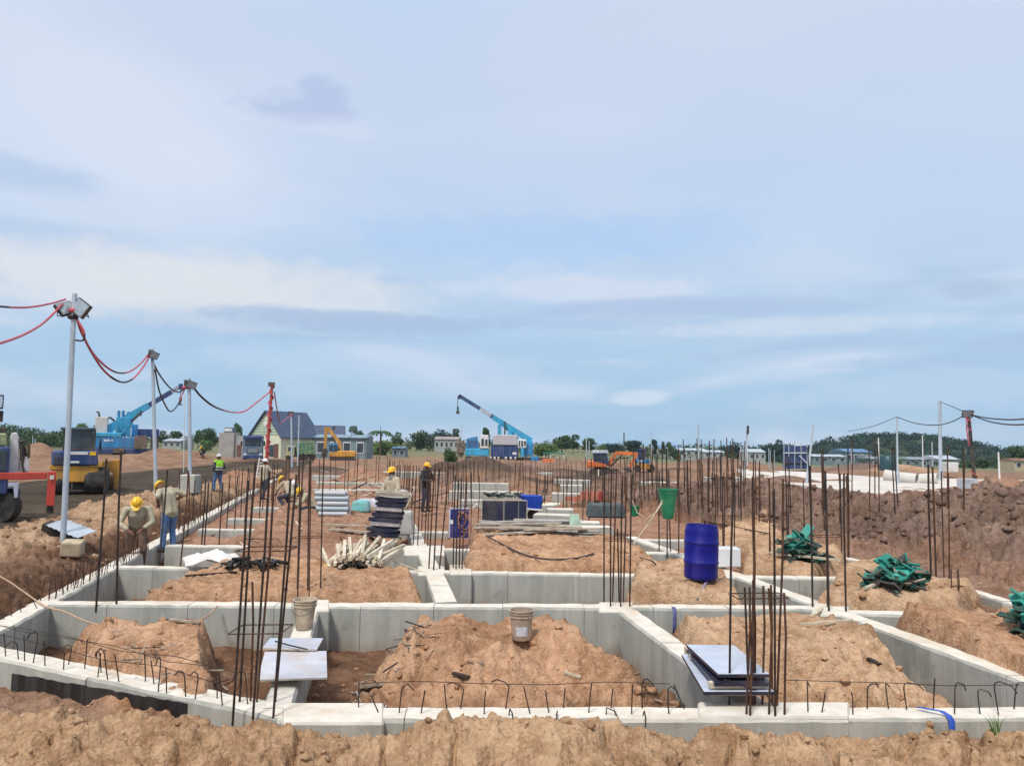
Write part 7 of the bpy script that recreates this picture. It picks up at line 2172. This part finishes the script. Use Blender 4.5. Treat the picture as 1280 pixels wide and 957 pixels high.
# palm
q = at(475, 572, 160); q.z = gz(q.x, q.y)
pl_ = thing('palm_tree', 'palm tree standing above the bright green bush', 'palm tree', q)
zt = at(475, 540, 160).z - q.z
MB().tube([(0, 0, -.2), (.1, 0, zt * .5), (.0, 0, zt)], [.28, .22, .18], 8).build('trunk', BARK, pl_, True)
MB().tube([(.0, 0, zt), (-.2, 0, zt + 1.8)], [.1, .02], 6).build('spear', LEAF, pl_)
for i in range(13):
    a = i * 2 * PI / 13 + .2; L = 2.7 + .5 * math.sin(i * 3)
    m = MB(); pts = []
    for k_ in range(7):
        f = k_ / 6
        pts.append(Vector((math.cos(a) * L * f, math.sin(a) * L * f, zt + L * (.62 * f - .85 * f * f))))
    for k_ in range(6):
        p, n_ = pts[k_], pts[k_ + 1]
        sdv = (n_ - p).cross(Vector((0, 0, 1))).normalized() * (.42 * (1 - .6 * k_ / 6))
        for sg in (-1, 1):
            m.add([p, n_, n_ + sdv * sg * .55 + Vector((0, 0, -.30)), p + sdv * sg + Vector((0, 0, -.42)) + (n_ - p) * .35], [(0, 1, 2, 3)])
    m.build('frond', LEAF, pl_)
# small pinkish tree right of the long white house
tree(576, 549, 566, 14, 150, 'pale flowering bush beside the cab of the middle rig', 'bush', leaf_mat('leaves_pale', (.26, .20, .15), (.38, .30, .25)), name='bush', cat='bush')

# far woodland on the left: one mass
r_ = np.random.RandomState(5); bl = []
for px in np.arange(-140, 112, 3.2):
    top = np.interp(px, [-140, 0, 20, 40, 60, 85, 112], [526, 528, 531, 535, 540, 536, 535]) + r_.uniform(-2.5, 3)
    Y = 200 + r_.uniform(-12, 25)
    q = at(px, 559, Y); zt = at(px, top, Y).z
    h = zt - q.z
    for j in range(4):
        bl.append((q.x + r_.uniform(-1.5, 1.5), Y + r_.uniform(-2, 2), q.z + h * (.2 + .62 * j / 3) * r_.uniform(.85, 1), r_.uniform(1.2, 2), r_.uniform(1.2, 2), r_.uniform(.9, 1.4)))
V, F = leaf_cloud(bl, 15000, .30, 4)
tag(mesh_np('woodland', V, F, LEAF), 'far belt of woodland behind the crane truck and roller', None, None, 'stuff')
# skyline scrub: one mass of low bushes
bl = []
for px in np.arange(-150, 1480, 4):
    Y = r_.uniform(230, 330)
    yb = np.interp(px, [0, 640, 900, 1280], [558, 567, 572, 584])
    q = at(px, yb, Y)
    bl.append((q.x, Y, q.z + .3, r_.uniform(1.2, 3), r_.uniform(1, 2), r_.uniform(.6, 2.2)))
V, F = leaf_cloud(bl, 14000, .32, 9)
tag(mesh_np('scrub', V, F, LEAF), 'low scrub along the far edge of the site', None, None, 'stuff')
bl = []
for px in np.arange(-420, 1700, 2.6):
    Y = r_.uniform(430, 520)
    yt = np.interp(px, [-420, 0, 150, 300, 420, 640, 760, 900, 980, 1100, 1290, 1700], [541, 541, 543, 545, 548, 551.5, 554, 556.5, 557, 561, 563, 566]) + 2.2 * math.sin(px * .07) + 1.5 * math.sin(px * .19 + 1) + r_.uniform(-1.6, 1.6)
    q = at(px, yt, Y)
    for j in range(5):
        z_ = -13 + (q.z + 12) * j / 4
        bl.append((q.x + r_.uniform(-2, 2), Y + r_.uniform(-3, 3), z_ - (1.5 if j == 4 else 0), r_.uniform(2.2, 3.4), r_.uniform(2, 3), 2.4))
V, F = leaf_cloud(bl, 62000, .66, 19)
tag(mesh_np('far_woodland', V, F, LEAF), 'continuous far belt of trees closing the skyline', None, None, 'stuff')
# wooded hill
HX = [(950, 578), (985, 571), (1010, 560), (1035, 550), (1060, 546), (1085, 543), (1105, 542), (1130, 543), (1160, 545), (1185, 550), (1205, 552), (1225, 556), (1245, 566), (1270, 575), (1320, 583), (1400, 588)]
YH = 460
prof = [at(a, b, YH) for a, b in HX]
gx = np.linspace(prof[0].x, prof[-1].x, 120); top = np.interp(gx, [p.x for p in prof], [p.z for p in prof]) - 2.0
vy = np.linspace(-70, 90, 30)
base = -16.0
GX, VY = np.meshgrid(gx, vy)
TZ = base + (np.interp(GX, gx, top) - base) * np.clip(1 - np.abs(VY / np.where(VY < 0, 72, 92)) ** 2.0, 0, 1) + .6 * fbm(GX * .06, VY * .06, 3, 7)
V = np.stack([GX.ravel(), (VY + YH).ravel(), TZ.ravel()], 1)
ii, jj = np.meshgrid(np.arange(29), np.arange(119), indexing='ij'); a = (ii * 120 + jj).ravel()
F = np.stack([a, a + 1, a + 121, a + 120], 1)
tag(mesh_np('hill', V, F, mat('hill_undergrowth', (.035, .06, .03), .9, 0, .3, .1), smooth=True), 'low wooded hill on the skyline', None, None, 'structure')
bl = []
for i in range(1500):
    x = r_.uniform(gx[0], gx[-1]); v = r_.uniform(-68, 12)
    t0 = np.interp(x, gx, top); z = base + (t0 - base) * max(0, 1 - abs(v / (72 if v < 0 else 92)) ** 2)
    if z < -14: continue
    s = r_.uniform(1.3, 2.9)
    bl.append((x, YH + v, z + s * .5, s, s, s * r_.uniform(.8, 1.15)))
V, F = leaf_cloud(bl, 52000, .55, 12)
tag(mesh_np('hill_forest', V, F, LEAF_HAZED), 'dark forest covering the low hill', None, None, 'stuff')

# ================================================================== AIR
hz = MB().box((-2200, -60, -22), (2200, 1800, 60)).build('haze', [])
hm = bpy.data.materials.new('haze_air'); hm.use_nodes = True
t = NT(hm.node_tree)
pv = t.n('ShaderNodeVolumePrincipled', {'Color': (.78, .88, 1.0, 1), 'Density': 0.00014})
o_ = t.t.nodes.new('ShaderNodeOutputMaterial'); t.t.links.new(pv.outputs[0], o_.inputs['Volume'])
hz.data.materials.append(hm)
tag(hz, 'thin bluish air over the site', None, None, 'stuff')
